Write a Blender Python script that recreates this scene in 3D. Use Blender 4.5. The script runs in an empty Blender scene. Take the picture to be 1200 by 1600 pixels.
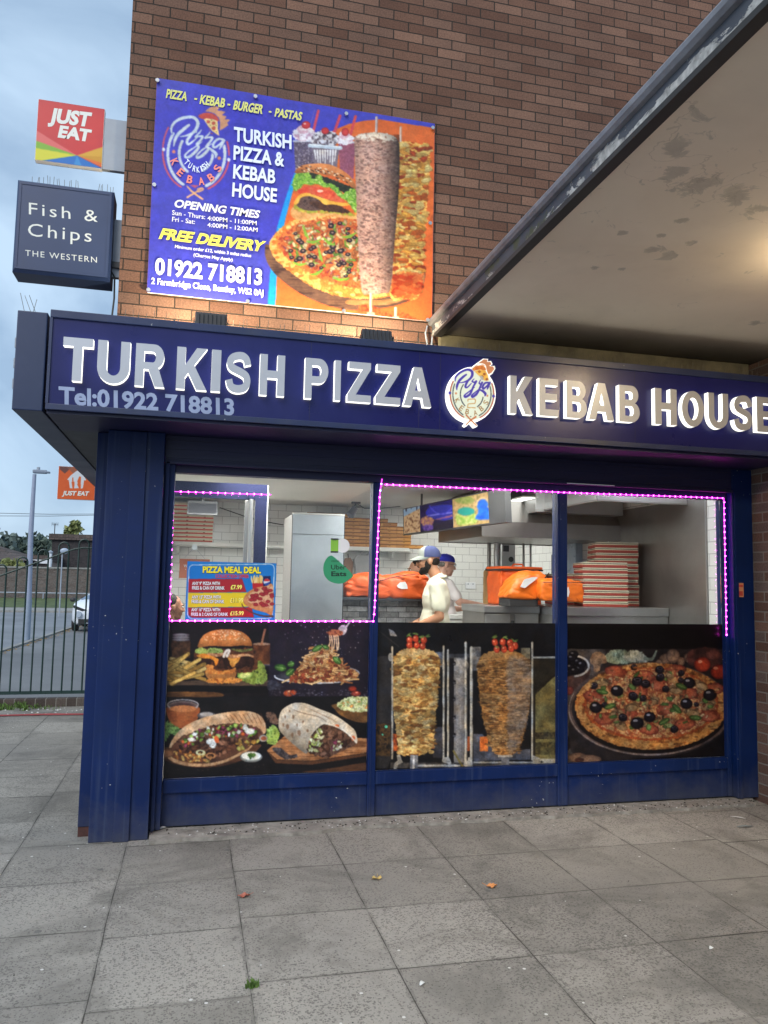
import bpy, bmesh, math, random
import numpy as np
from mathutils import Vector, Matrix
sc = bpy.context.scene
C = sc.collection
R = math.radians
rng = np.random.default_rng(7)
random.seed(7)

def lin(v):
    v = np.asarray(v, float) / 255.0
    return np.where(v <= 0.04045, v / 12.92, ((v + 0.055) / 1.055) ** 2.4)
def L(r, g, b, k=1.0):
    c = lin((r, g, b)) * k
    return (float(c[0]), float(c[1]), float(c[2]), 1.0)

# ---------------------------------------------------------------- camera
# Phone camera held at 1.6 m on the paving; x runs along the shop front, y into the shop, z up.
FPX, PITCH, ROLL, YAW, EYE = 1216.73, R(5.0926), R(1.0770), R(13.6947), 1.6
_f = np.array([math.sin(YAW) * math.cos(PITCH), math.cos(YAW) * math.cos(PITCH), math.sin(PITCH)])
_r = np.array([math.cos(YAW), -math.sin(YAW), 0.0])
_u = np.cross(_r, _f)
_rt = math.cos(ROLL) * _r + math.sin(ROLL) * _u
_up = -math.sin(ROLL) * _r + math.cos(ROLL) * _u
CM = np.array([_rt, _up, _f])
cd = bpy.data.cameras.new('camera')
cam = bpy.data.objects.new('camera', cd)
C.objects.link(cam)
sc.camera = cam
cam.matrix_world = Matrix(((_rt[0], _up[0], -_f[0], 0), (_rt[1], _up[1], -_f[1], 0), (_rt[2], _up[2], -_f[2], EYE), (0, 0, 0, 1)))
cd.sensor_width = 36.0
cd.lens = FPX / 1600 * 36.0
cd.clip_start = 0.05
cd.clip_end = 1500
sc.render.resolution_x, sc.render.resolution_y = 768, 1024

def _ray(x, y):
    return CM.T @ np.array([x - 600.0, 800.0 - y, FPX])
def atY(x, y, Y):
    d = _ray(x, y); return np.array([0, 0, EYE]) + d * (Y / d[1])
def atZ(x, y, Z):
    d = _ray(x, y); return np.array([0, 0, EYE]) + d * ((Z - EYE) / d[2])
def atX(x, y, X):
    d = _ray(x, y); return np.array([0, 0, EYE]) + d * (X / d[0])

# ---------------------------------------------------------------- sky, sun, exposure
SUN_EL, SUN_AZ = R(38), R(215)
w = bpy.data.worlds.new('World')
sc.world = w
w.use_nodes = True
nt = w.node_tree
bg = nt.nodes['Background']
sky = nt.nodes.new('ShaderNodeTexSky')
sky.sky_type = 'NISHITA'
sky.sun_disc = False
sky.sun_elevation = SUN_EL
sky.sun_rotation = SUN_AZ
sky.air_density = 1.0
sky.dust_density = 1.5
tc = nt.nodes.new('ShaderNodeTexCoord')
mp = nt.nodes.new('ShaderNodeMapping')
mp.inputs['Scale'].default_value = (1.0, 1.0, 1.7)
mp.inputs['Location'].default_value = (3.1, 0.4, 0.2)
nz = nt.nodes.new('ShaderNodeTexNoise')
nz.inputs['Scale'].default_value = 4.2
nz.inputs['Detail'].default_value = 6.0
nz.inputs['Roughness'].default_value = 0.5
nz.inputs['Distortion'].default_value = 0.4
cr = nt.nodes.new('ShaderNodeValToRGB')
cr.color_ramp.elements[0].position = 0.38
cr.color_ramp.elements[0].color = (2.3, 3.3, 4.6, 1)
cr.color_ramp.elements[1].position = 0.64
cr.color_ramp.elements[1].color = (4.0, 5.25, 6.6, 1)
mx = nt.nodes.new('ShaderNodeMix')
mx.data_type = 'RGBA'
mx.inputs[0].default_value = 0.86
nt.links.new(tc.outputs['Generated'], mp.inputs[0])
nt.links.new(mp.outputs[0], nz.inputs['Vector'])
nt.links.new(nz.outputs[0], cr.inputs[0])
nt.links.new(sky.outputs[0], mx.inputs[6])
nt.links.new(cr.outputs[0], mx.inputs[7])
nt.links.new(mx.outputs[2], bg.inputs[0])
bg.inputs[1].default_value = 0.10
sd = bpy.data.lights.new('sun', 'SUN')
sd.energy = 1.5
sd.angle = R(40)
sd.color = (1.0, 0.96, 0.9)
so = bpy.data.objects.new('sun', sd)
C.objects.link(so)
so.rotation_euler = (R(90) - SUN_EL, 0, R(180) - SUN_AZ)
so.location = (-6, -8, 12)
vs = sc.view_settings
vs.view_transform = 'Standard'
vs.look = 'None'
vs.exposure = 0.72
vs.gamma = 1.0
vs.use_curve_mapping = False

# ---------------------------------------------------------------- mesh helpers
class MB:
    def __init__(s):
        s.v, s.f, s.m = [], [], []
    def add(s, vs_, fs, mi=0):
        n = len(s.v)
        s.v += [tuple(float(c) for c in p) for p in vs_]
        s.f += [tuple(i + n for i in f) for f in fs]
        s.m += [mi] * len(fs)
        return s
    def box(s, x0, x1, y0, y1, z0, z1, mi=0, bev=0.0):
        if bev <= 0:
            vs_ = [(x, y, z) for x in (x0, x1) for y in (y0, y1) for z in (z0, z1)]
            fs = [(0, 1, 3, 2), (4, 6, 7, 5), (0, 4, 5, 1), (2, 3, 7, 6), (0, 2, 6, 4), (1, 5, 7, 3)]
            return s.add(vs_, fs, mi)
        bm = bmesh.new()
        bmesh.ops.create_cube(bm, size=1.0)
        for v in bm.verts:
            v.co = ((x0 + x1) / 2 + v.co.x * (x1 - x0), (y0 + y1) / 2 + v.co.y * (y1 - y0), (z0 + z1) / 2 + v.co.z * (z1 - z0))
        bmesh.ops.bevel(bm, geom=list(bm.edges), offset=min(bev, .45 * min(abs(x1 - x0), abs(y1 - y0), abs(z1 - z0))), segments=2, affect='EDGES', profile=0.6)
        s.bm(bm, mi)
        return s
    def bm(s, bm, mi=0, M=None):
        bm.verts.ensure_lookup_table()
        bm.verts.index_update()
        s.add([(M @ v.co if M else v.co) for v in bm.verts], [[v.index for v in f.verts] for f in bm.faces], mi)
        bm.free()
        return s
    def prism(s, pts, y0, y1, mi=0):
        # outline in the x-z plane, pushed from y0 to y1
        n = len(pts)
        vs_ = [(p[0], y0, p[1]) for p in pts] + [(p[0], y1, p[1]) for p in pts]
        fs = [tuple(range(n)), tuple(range(2 * n - 1, n - 1, -1))] + [(i, i + n, (i + 1) % n + n, (i + 1) % n) for i in range(n)]
        return s.add(vs_, fs, mi)
    def prismz(s, pts, z0, z1, mi=0):
        n = len(pts)
        vs_ = [(p[0], p[1], z0) for p in pts] + [(p[0], p[1], z1) for p in pts]
        fs = [tuple(range(n - 1, -1, -1)), tuple(range(n, 2 * n))] + [(i, (i + 1) % n, (i + 1) % n + n, i + n) for i in range(n)]
        return s.add(vs_, fs, mi)
    def tube(s, pts, r, n=8, mi=0, cap=True):
        pts = [Vector(p) for p in pts]
        rs = r if isinstance(r, (list, tuple)) else [r] * len(pts)
        rings = []
        ref = Vector((0, 0, 1))
        for i, p in enumerate(pts):
            d = (pts[min(i + 1, len(pts) - 1)] - pts[max(i - 1, 0)]).normalized()
            a = d.cross(ref if abs(d.z) < .92 else Vector((0, 1, 0)))
            a.normalize()
            b = d.cross(a).normalized()
            rings.append([p + (a * math.cos(2 * math.pi * k / n) + b * math.sin(2 * math.pi * k / n)) * rs[i] for k in range(n)])
        vs_ = [v for ring in rings for v in ring]
        fs = []
        for i in range(len(rings) - 1):
            for k in range(n):
                fs.append((i * n + k, i * n + (k + 1) % n, (i + 1) * n + (k + 1) % n, (i + 1) * n + k))
        if cap:
            fs.append(tuple(range(n - 1, -1, -1)))
            fs.append(tuple(range((len(rings) - 1) * n, len(rings) * n)))
        return s.add(vs_, fs, mi)
    def lathe(s, prof, c=(0, 0, 0), n=24, mi=0, axis='z'):
        vs_, fs = [], []
        for (r, z) in prof:
            for k in range(n):
                a = 2 * math.pi * k / n
                p = (r * math.cos(a), r * math.sin(a), z)
                if axis == 'y': p = (p[0], -p[2], p[1])
                if axis == 'x': p = (p[2], p[0], p[1])
                vs_.append((c[0] + p[0], c[1] + p[1], c[2] + p[2]))
        for i in range(len(prof) - 1):
            for k in range(n):
                fs.append((i * n + k, i * n + (k + 1) % n, (i + 1) * n + (k + 1) % n, (i + 1) * n + k))
        fs.append(tuple(range(n - 1, -1, -1)))
        fs.append(tuple(range((len(prof) - 1) * n, len(prof) * n)))
        return s.add(vs_, fs, mi)
    def ell(s, c, r, mi=0, rot=None, seg=14, rings=9):
        bm = bmesh.new()
        bmesh.ops.create_uvsphere(bm, u_segments=seg, v_segments=rings, radius=1.0)
        M = Matrix.Translation(c) @ (rot.to_4x4() if rot else Matrix.Identity(4)) @ Matrix.Diagonal((r[0], r[1], r[2], 1))
        return s.bm(bm, mi, M)
    def cap(s, a, b, ra, rb, mi=0, n=12):
        # tapered limb with rounded ends
        a, b = Vector(a), Vector(b)
        d = (b - a).normalized()
        pts, rs = [], []
        for t in (-1, -.8, -.5, 0):
            pts.append(a + d * ra * t); rs.append(max(ra * math.sqrt(max(0, 1 - t * t)), ra * .05))
        for t in (.25, .5, .75):
            pts.append(a.lerp(b, t)); rs.append(ra + (rb - ra) * t)
        for t in (0, .5, .8, 1):
            pts.append(b + d * rb * t); rs.append(max(rb * math.sqrt(max(0, 1 - t * t)), rb * .05))
        return s.tube(pts, rs, n, mi)
    def quad(s, a, b, c, d, mi=0):
        return s.add([a, b, c, d], [(0, 1, 2, 3)], mi)
    def move(s, M):
        s.v = [tuple(M @ Vector(p)) for p in s.v]
        return s
    def merge(s, o, mi=None):
        n = len(s.v)
        s.v += o.v
        s.f += [tuple(i + n for i in f) for f in o.f]
        s.m += o.m if mi is None else [mi] * len(o.f)
        return s

def wloc(o):
    p = Vector(o.location)
    while o.parent:
        o = o.parent
        p += o.location
    return p

def obj(name, mb, mat, parent=None, smooth=False, loc=None, recalc=True):
    """link the collected shapes as ONE mesh object; mb is in world space, loc is the object's origin"""
    me = bpy.data.meshes.new(name)
    o = bpy.data.objects.new(name, me)
    C.objects.link(o)
    off = Vector((0, 0, 0))
    if parent is not None:
        o.parent = parent
        off = wloc(parent)
    elif loc is not None:
        o.location = loc
        off = Vector(loc)
    me.from_pydata([(p[0] - off.x, p[1] - off.y, p[2] - off.z) for p in mb.v], [], mb.f)
    for m in (mat if isinstance(mat, (list, tuple)) else [mat]):
        me.materials.append(m)
    if isinstance(mat, (list, tuple)):
        me.polygons.foreach_set('material_index', mb.m)
    if recalc:
        bm = bmesh.new(); bm.from_mesh(me)
        bmesh.ops.recalc_face_normals(bm, faces=bm.faces)
        bm.to_mesh(me); bm.free()
    if smooth:
        me.polygons.foreach_set('use_smooth', [True] * len(me.polygons))
        if smooth != 'all':
            try:
                me.set_sharp_from_angle(angle=R(38))
            except Exception:
                pass
    me.update()
    return o

def tag(o, label=None, cat=None, group=None, kind=None):
    if label: o['label'] = label
    if cat: o['category'] = cat
    if group: o['group'] = group
    if kind: o['kind'] = kind
    return o
def thing(name, label, cat, loc=(0, 0, 0), group=None, rz=0):
    o = bpy.data.objects.new(name, None)
    o.empty_display_size = 0.1
    C.objects.link(o)
    o.location = loc
    o.rotation_euler = (0, 0, rz)
    return tag(o, label, cat, group)
def copy_tree(o, parent=None):
    c = o.copy()
    C.objects.link(c)
    c.parent = parent
    for ch in list(o.children):
        copy_tree(ch, c)
    return c

# ---------------------------------------------------------------- material helpers
def newmat(name):
    m = bpy.data.materials.new(name)
    m.use_nodes = True
    return m, m.node_tree, m.node_tree.nodes['Principled BSDF']
def N(nt, t, **kw):
    n = nt.nodes.new(t)
    for k, v in kw.items():
        if k.startswith('i_'):
            key = k[2:]
            n.inputs[int(key) if key.isdigit() else key].default_value = v
        else:
            setattr(n, k, v)
    return n
def math_(nt, op, a, b=None, c=None, clamp=False):
    n = nt.nodes.new('ShaderNodeMath')
    n.operation = op
    n.use_clamp = clamp
    for i, x in enumerate((a, b, c)):
        if x is None: continue
        if isinstance(x, (int, float)): n.inputs[i].default_value = x
        else: nt.links.new(x, n.inputs[i])
    return n.outputs[0]
def mixc(nt, fac, a, b, blend='MIX'):
    n = nt.nodes.new('ShaderNodeMix')
    n.data_type = 'RGBA'
    n.blend_type = blend
    for i, x in ((0, fac), (6, a), (7, b)):
        if isinstance(x, (int, float)): n.inputs[i].default_value = x
        elif isinstance(x, (tuple, list)): n.inputs[i].default_value = x
        else: nt.links.new(x, n.inputs[i])
    return n.outputs[2]
def ramp(nt, fac, p0, p1, c0=(0, 0, 0, 1), c1=(1, 1, 1, 1)):
    n = nt.nodes.new('ShaderNodeValToRGB')
    n.color_ramp.elements[0].position = p0
    n.color_ramp.elements[0].color = c0
    n.color_ramp.elements[1].position = p1
    n.color_ramp.elements[1].color = c1
    nt.links.new(fac, n.inputs[0])
    return n.outputs[0]
def ocoord(nt):
    return nt.nodes.new('ShaderNodeTexCoord').outputs['Object']
def noise(nt, vec, scale, detail=4, rough=.55, dist=0.0):
    n = N(nt, 'ShaderNodeTexNoise', i_Scale=scale, i_Detail=detail, i_Roughness=rough, i_Distortion=dist)
    nt.links.new(vec, n.inputs['Vector'])
    return n.outputs[0]
def bump(nt, bs, h, strength=.3, dist=.01):
    b = N(nt, 'ShaderNodeBump', i_Strength=strength, i_Distance=dist)
    nt.links.new(h, b.inputs['Height'])
    nt.links.new(b.outputs[0], bs.inputs['Normal'])

def pm(name, col, rough=.6, metal=0.0, var=.25, scale=6.0, bmp=.0, spec=.5, dirt=None, chips=0.0, emit=0.0, stretch=None, splash=False):
    """painted / plastic / metal surface with uneven tone, optional dirt colour and pale chips"""
    m, nt, bs = newmat(name)
    v = ocoord(nt)
    if stretch:
        mpn = N(nt, 'ShaderNodeMapping')
        mpn.inputs['Scale'].default_value = stretch
        nt.links.new(v, mpn.inputs[0]); v = mpn.outputs[0]
    n1 = noise(nt, v, scale, 6, .62)
    c0 = tuple(min(1, x * (1 - var)) for x in col[:3]) + (1,)
    c1 = tuple(min(1, x * (1 + var)) for x in col[:3]) + (1,)
    cc = ramp(nt, n1, .3, .7, c0, c1)
    if dirt:
        n2 = noise(nt, v, scale * .45, 8, .7, .6)
        cc = mixc(nt, math_(nt, 'MULTIPLY', ramp(nt, n2, .5, .75), .75), cc, dirt)
    if chips:
        n3 = noise(nt, v, 55, 2, .5)
        n4 = noise(nt, v, 3.1, 3, .5)
        k = math_(nt, 'MULTIPLY', ramp(nt, n3, .725, .745), ramp(nt, n4, .55, .62))
        cc = mixc(nt, math_(nt, 'MULTIPLY', k, chips), cc, (.55, .56, .55, 1))
    if splash:
        # mud splashed up from the pavement and faint vertical run marks
        gp = N(nt, 'ShaderNodeSeparateXYZ'); nt.links.new(nt.nodes.new('ShaderNodeNewGeometry').outputs['Position'], gp.inputs[0])
        k = math_(nt, 'SUBTRACT', math_(nt, 'MULTIPLY_ADD', noise(nt, v, 7, 6, .7), .5, .02), math_(nt, 'MULTIPLY', gp.outputs[2], 1.1))
        cc = mixc(nt, math_(nt, 'MULTIPLY', math_(nt, 'MULTIPLY', k, 2.6, clamp=True), .5), cc, (.10, .10, .095, 1))
        mr = N(nt, 'ShaderNodeMapping'); mr.inputs['Scale'].default_value = (30, 30, .7); nt.links.new(v, mr.inputs[0])
        cc = mixc(nt, math_(nt, 'MULTIPLY', ramp(nt, noise(nt, mr.outputs[0], 1.0, 3), .58, .72), .22), cc, (.07, .10, .17, 1))
    nt.links.new(cc, bs.inputs['Base Color'])
    nt.links.new(math_(nt, 'MULTIPLY_ADD', n1, .3, rough - .15, clamp=True), bs.inputs['Roughness'])
    bs.inputs['Metallic'].default_value = metal
    bs.inputs['Specular IOR Level'].default_value = spec
    if bmp:
        bump(nt, bs, noise(nt, v, scale * 9, 5, .6), bmp, .004)
    if emit:
        nt.links.new(cc, bs.inputs['Emission Color'])
        bs.inputs['Emission Strength'].default_value = emit
    return m
def emat(name, col, strength, base=(.8, .8, .8, 1)):
    m, nt, bs = newmat(name)
    n1 = noise(nt, ocoord(nt), 30, 2)
    nt.links.new(ramp(nt, n1, .2, .8, tuple(x * .92 for x in col[:3]) + (1,), col), bs.inputs['Emission Color'])
    bs.inputs['Base Color'].default_value = base
    bs.inputs['Emission Strength'].default_value = strength
    return m
def steel(name, col=(.5, .51, .52, 1), rough=.32, st=(1, 1, 30)):
    m, nt, bs = newmat(name)
    v = ocoord(nt)
    mpn = N(nt, 'ShaderNodeMapping'); mpn.inputs['Scale'].default_value = st
    nt.links.new(v, mpn.inputs[0])
    n1 = noise(nt, mpn.outputs[0], 9, 4, .6)
    n2 = noise(nt, v, 2.2, 6, .6, .4)
    nt.links.new(ramp(nt, n2, .3, .75, tuple(x * .72 for x in col[:3]) + (1,), col), bs.inputs['Base Color'])
    bs.inputs['Metallic'].default_value = .85
    nt.links.new(math_(nt, 'ADD', math_(nt, 'MULTIPLY', n1, .18), math_(nt, 'MULTIPLY_ADD', n2, .25, rough - .2)), bs.inputs['Roughness'])
    bump(nt, bs, n1, .06, .002)
    return m
def bricks(name, plane='xz', bw=.2265, rh=.0757, mortar=.0045, ca=(.16, .085, .06, 1), cb=(.3, .19, .14, 1), cm=(.07, .06, .055, 1), off=(0, 0), bs_str=.9, grain=90, rough=.9, cc_=(.12, .09, .085, 1), offset=.5, gloss=False):
    """brick / tile coursing in object space"""
    m, nt, bs = newmat(name)
    v = ocoord(nt)
    sp = N(nt, 'ShaderNodeSeparateXYZ'); nt.links.new(v, sp.inputs[0])
    cb_ = N(nt, 'ShaderNodeCombineXYZ')
    a, b = plane
    idx = {'x': 0, 'y': 1, 'z': 2}
    nt.links.new(math_(nt, 'ADD', sp.outputs[idx[a]], off[0]), cb_.inputs[0])
    nt.links.new(math_(nt, 'ADD', sp.outputs[idx[b]], off[1]), cb_.inputs[1])
    # wobble of the joints
    nzv = N(nt, 'ShaderNodeTexNoise', i_Scale=14.0, i_Detail=2.0)
    nt.links.new(v, nzv.inputs['Vector'])
    vm = N(nt, 'ShaderNodeVectorMath', operation='MULTIPLY_ADD')
    vm.inputs[1].default_value = (.004,) * 3 if not gloss else (.0006,) * 3
    nt.links.new(nzv.outputs['Color'], vm.inputs[0]); nt.links.new(cb_.outputs[0], vm.inputs[2])
    bt = N(nt, 'ShaderNodeTexBrick', offset=offset, offset_frequency=2)
    bt.inputs['Scale'].default_value = 1.0
    bt.inputs['Brick Width'].default_value = bw
    bt.inputs['Row Height'].default_value = rh
    bt.inputs['Mortar Size'].default_value = mortar
    bt.inputs['Mortar Smooth'].default_value = .25
    bt.inputs['Bias'].default_value = 0.0
    bt.inputs['Color1'].default_value = (0, 0, 0, 1)
    bt.inputs['Color2'].default_value = (1, 1, 1, 1)
    bt.inputs['Mortar'].default_value = (.5, .5, .5, 1)
    nt.links.new(vm.outputs[0], bt.inputs['Vector'])
    tone = N(nt, 'ShaderNodeValToRGB')
    e = tone.color_ramp.elements
    e[0].position = 0.0; e[0].color = ca
    e[1].position = 1.0; e[1].color = cb
    x = e.new(.45); x.color = tuple((p + q) / 2 for p, q in zip(ca, cb))
    x = e.new(.8); x.color = cc_
    nt.links.new(bt.outputs['Color'], tone.inputs[0])
    g = noise(nt, v, grain, 5, .7)
    g2 = noise(nt, v, 2.2, 5, .6)
    col = mixc(nt, 1.0, tone.outputs[0], ramp(nt, g, .25, .75, (.5, .5, .5, 1), (1.45, 1.42, 1.4, 1)) if not gloss else ramp(nt, g, .2, .8, (.96, .96, .96, 1), (1.02, 1.02, 1.02, 1)), 'MULTIPLY')
    col = mixc(nt, 1.0, col, ramp(nt, g2, .25, .75, (.78, .78, .8, 1), (1.15, 1.13, 1.1, 1)) if not gloss else ramp(nt, g2, .2, .8, (.93, .93, .92, 1), (1.03, 1.03, 1.03, 1)), 'MULTIPLY')
    col = mixc(nt, bt.outputs['Fac'], col, cm)
    nt.links.new(col, bs.inputs['Base Color'])
    h = math_(nt, 'ADD', math_(nt, 'MULTIPLY', math_(nt, 'SUBTRACT', 1.0, bt.outputs['Fac']), 1.0), math_(nt, 'MULTIPLY', g, .35 if not gloss else .02))
    bump(nt, bs, h, bs_str, .006)
    bs.inputs['Roughness'].default_value = rough
    if not gloss: bs.inputs['Specular IOR Level'].default_value = .25
    return m
# ---------------------------------------------------------------- printed artwork: colours laid on the vertices of a fine grid
def _lat(seed, n=128):
    return np.random.default_rng(seed).random((n, n))
def vnoise(u, v, seed):
    T = _lat(seed)
    iu, iv = np.floor(u).astype(int), np.floor(v).astype(int)
    fu, fv = u - iu, v - iv
    fu = fu * fu * (3 - 2 * fu); fv = fv * fv * (3 - 2 * fv)
    a, b, c, d = T[iv % 128, iu % 128], T[iv % 128, (iu + 1) % 128], T[(iv + 1) % 128, iu % 128], T[(iv + 1) % 128, (iu + 1) % 128]
    return (a * (1 - fu) + b * fu) * (1 - fv) + (c * (1 - fu) + d * fu) * fv
def fbm(u, v, seed, o=4):
    r, a, t = 0, 1.0, 0
    for k in range(o):
        r = r + a * vnoise(u * 2 ** k + 17 * k, v * 2 ** k + 31 * k, seed + k); t += a; a *= .55
    return r / t
def smooth_pts(pts, closed=True, k=6):
    P = np.array(pts, float); n = len(P); out = []
    rngi = range(n) if closed else range(n - 1)
    for i in rngi:
        p0, p1, p2, p3 = (P[(i - 1) % n], P[i], P[(i + 1) % n], P[(i + 2) % n]) if closed else (P[max(i - 1, 0)], P[i], P[i + 1], P[min(i + 2, n - 1)])
        for t in np.arange(k) / k:
            out.append(.5 * (2 * p1 + (p2 - p0) * t + (2 * p0 - 5 * p1 + 4 * p2 - p3) * t * t + (3 * p1 - p0 - 3 * p2 + p3) * t ** 3))
    if not closed: out.append(P[-1])
    return np.array(out)

class Art:
    def __init__(s, px, py, base):
        s.px, s.py = px, py
        s.C = np.empty(px.shape + (3,)); s.C[:] = base
        s.frame(0, 0, 1)
        s.seed = 1
    def frame(s, ox, oy, k):
        s.U, s.V = (s.px - ox) * k, (s.py - oy) * k
        s.cu, s.cv = s.U.mean(0), s.V.mean(1)
        s.mu, s.mv = np.abs(s.U - s.cu).max() + 2, np.abs(s.V - s.cv[:, None]).max() + 2
    def win(s, x0, x1, y0, y1):
        a = np.where((s.cu >= x0 - s.mu) & (s.cu <= x1 + s.mu))[0]
        b = np.where((s.cv >= y0 - s.mv) & (s.cv <= y1 + s.mv))[0]
        if len(a) == 0 or len(b) == 0: return None
        return slice(b[0], b[-1] + 1), slice(a[0], a[-1] + 1)
    def put(s, W, m, col, var=None, amp=1.0, sc=12, st=1.0, alpha=1.0, shade=None, ridge=False, oct_=4):
        if not m.any(): return
        s.seed += 3
        u, v = s.U[W][m], s.V[W][m]
        c = np.empty((len(u), 3)); c[:] = col
        if var is not None:
            f = fbm(u / sc / st, v / sc, s.seed, oct_)
            f = np.abs(f - .5) * 3.2 if ridge else (f - .5) * 2.3 + .5
            f = np.clip(f * amp, 0, 1)[:, None]
            vs_ = np.array(var, float)
            if vs_.ndim == 1: c = c * (1 - f) + vs_ * f
            else:
                k = f[:, 0] * (len(vs_)); i = np.minimum(k.astype(int), len(vs_) - 1)
                allc = np.vstack([np.array(col, float)[None], vs_])
                t = (k - i)[:, None]; c = allc[i] * (1 - t) + allc[i + 1] * t
        if shade is not None:
            c = c * shade(u, v)[:, None]
        s.C[W][m] = s.C[W][m] * (1 - alpha) + c * alpha if alpha < 1 else c
    def poly(s, pts, col, smooth=True, rag=0, rsc=8, **k):
        P = smooth_pts(pts) if smooth else np.array(pts, float)
        W = s.win(P[:, 0].min() - rag, P[:, 0].max() + rag, P[:, 1].min() - rag, P[:, 1].max() + rag)
        if W is None: return
        u, v = s.U[W], s.V[W]
        if rag:
            s.seed += 1
            u = u + (fbm(u / rsc, v / rsc, s.seed, 3) - .5) * 2 * rag; v = v + (fbm(s.U[W] / rsc, v / rsc, s.seed + 50, 3) - .5) * 2 * rag
        m = np.zeros(u.shape, bool)
        n = len(P)
        for i in range(n):
            (x0, y0), (x1, y1) = P[i], P[(i + 1) % n]
            if y0 == y1: continue
            cnd = ((y0 > v) != (y1 > v))
            if cnd.any():
                m ^= cnd & (u < (x1 - x0) * (v - y0) / (y1 - y0) + x0)
        s.put(W, m, col, **k)
    def rect(s, x0, y0, x1, y1, col, **k):
        s.poly([(x0, y0), (x1, y0), (x1, y1), (x0, y1)], col, smooth=False, **k)
    def ell(s, cx, cy, rx, ry, col, ang=0, rag=0, inner=0.0, edge=None, **k):
        r = max(rx, ry) + rag
        W = s.win(cx - r, cx + r, cy - r, cy + r)
        if W is None: return
        u, v = s.U[W] - cx, s.V[W] - cy
        ca, sa = math.cos(ang), math.sin(ang)
        d = np.sqrt(((u * ca + v * sa) / rx) ** 2 + ((-u * sa + v * ca) / ry) ** 2)
        if rag:
            s.seed += 1
            d = d + (fbm(s.U[W] / 9, s.V[W] / 9, s.seed, 3) - .5) * rag / max(rx, ry) * 2
        m = (d <= 1) & (d >= inner)
        if edge is not None:
            dd = d[m]
            s.put(W, m, col, **k)
            t = (np.clip((dd - .45) / .55, 0, 1) ** 1.5)[:, None]
            s.C[W][m] = s.C[W][m] * (1 - t) + np.array(edge, float) * t
        else:
            s.put(W, m, col, **k)
    def stroke(s, pts, wd, col, smooth=True, **k):
        P = smooth_pts(pts, False) if smooth and len(pts) > 2 else np.array(pts, float)
        ws = np.interp(np.linspace(0, 1, len(P)), np.linspace(0, 1, len(wd)), wd) if isinstance(wd, (list, tuple)) else np.full(len(P), wd)
        r = ws.max()
        W = s.win(P[:, 0].min() - r, P[:, 0].max() + r, P[:, 1].min() - r, P[:, 1].max() + r)
        if W is None: return
        u, v = s.U[W], s.V[W]
        m = np.zeros(u.shape, bool)
        for i in range(len(P) - 1):
            a, b = P[i], P[i + 1]
            d = b - a; l2 = max(d @ d, 1e-9)
            t = np.clip(((u - a[0]) * d[0] + (v - a[1]) * d[1]) / l2, 0, 1)
            ww = (ws[i] + (ws[i + 1] - ws[i]) * t) / 2
            m |= ((u - a[0] - d[0] * t) ** 2 + (v - a[1] - d[1] * t) ** 2) <= ww * ww
        s.put(W, m, col, **k)
    def arc(s, cx, cy, rx, ry, a0, a1, wd, col, **k):
        A = np.radians(np.linspace(a0, a1, 40))
        s.stroke(np.c_[cx + rx * np.cos(A), cy + ry * np.sin(A)], wd, col, smooth=False, **k)
    def scatter(s, n, inside, size, cols, seed=1, asp=.6, rag=.35, edge=.55, ang=None):
        rg = np.random.default_rng(seed)
        P = np.array(inside, float)
        x0, y0 = P.min(0); x1, y1 = P.max(0)
        k = 0
        tries = 0
        while k < n and tries < n * 20:
            tries += 1
            x, y = rg.uniform(x0, x1), rg.uniform(y0, y1)
            c = False
            for i in range(len(P)):
                (ax, ay), (bx, by) = P[i], P[(i + 1) % len(P)]
                if (ay > y) != (by > y) and x < (bx - ax) * (y - ay) / (by - ay) + ax: c = not c
            if not c: continue
            k += 1
            r = rg.uniform(*size)
            col = np.array(cols[rg.integers(len(cols))], float) * rg.uniform(.8, 1.15)
            s.ell(x, y, r, r * rg.uniform(asp * .7, min(1, asp * 1.5)), col, ang=rg.uniform(-1.6, 1.6) if ang is None else ang + rg.uniform(-.3, .3), rag=r * rag, edge=col * edge if edge else None)

def art_mat(name, gain=1.0, rough=.4, spec=.4, emit=0.0, gloss_noise=True):
    m, nt, bs = newmat(name)
    a = N(nt, 'ShaderNodeAttribute', attribute_name='print')
    n1 = noise(nt, ocoord(nt), 3.0, 3)
    nt.links.new(a.outputs['Color'], bs.inputs['Base Color'])
    nt.links.new(math_(nt, 'MULTIPLY_ADD', n1, .2, rough - .1), bs.inputs['Roughness'])
    bs.inputs['Specular IOR Level'].default_value = spec
    if emit:
        nt.links.new(a.outputs['Color'], bs.inputs['Emission Color'])
        bs.inputs['Emission Strength'].default_value = emit
    return m

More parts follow.
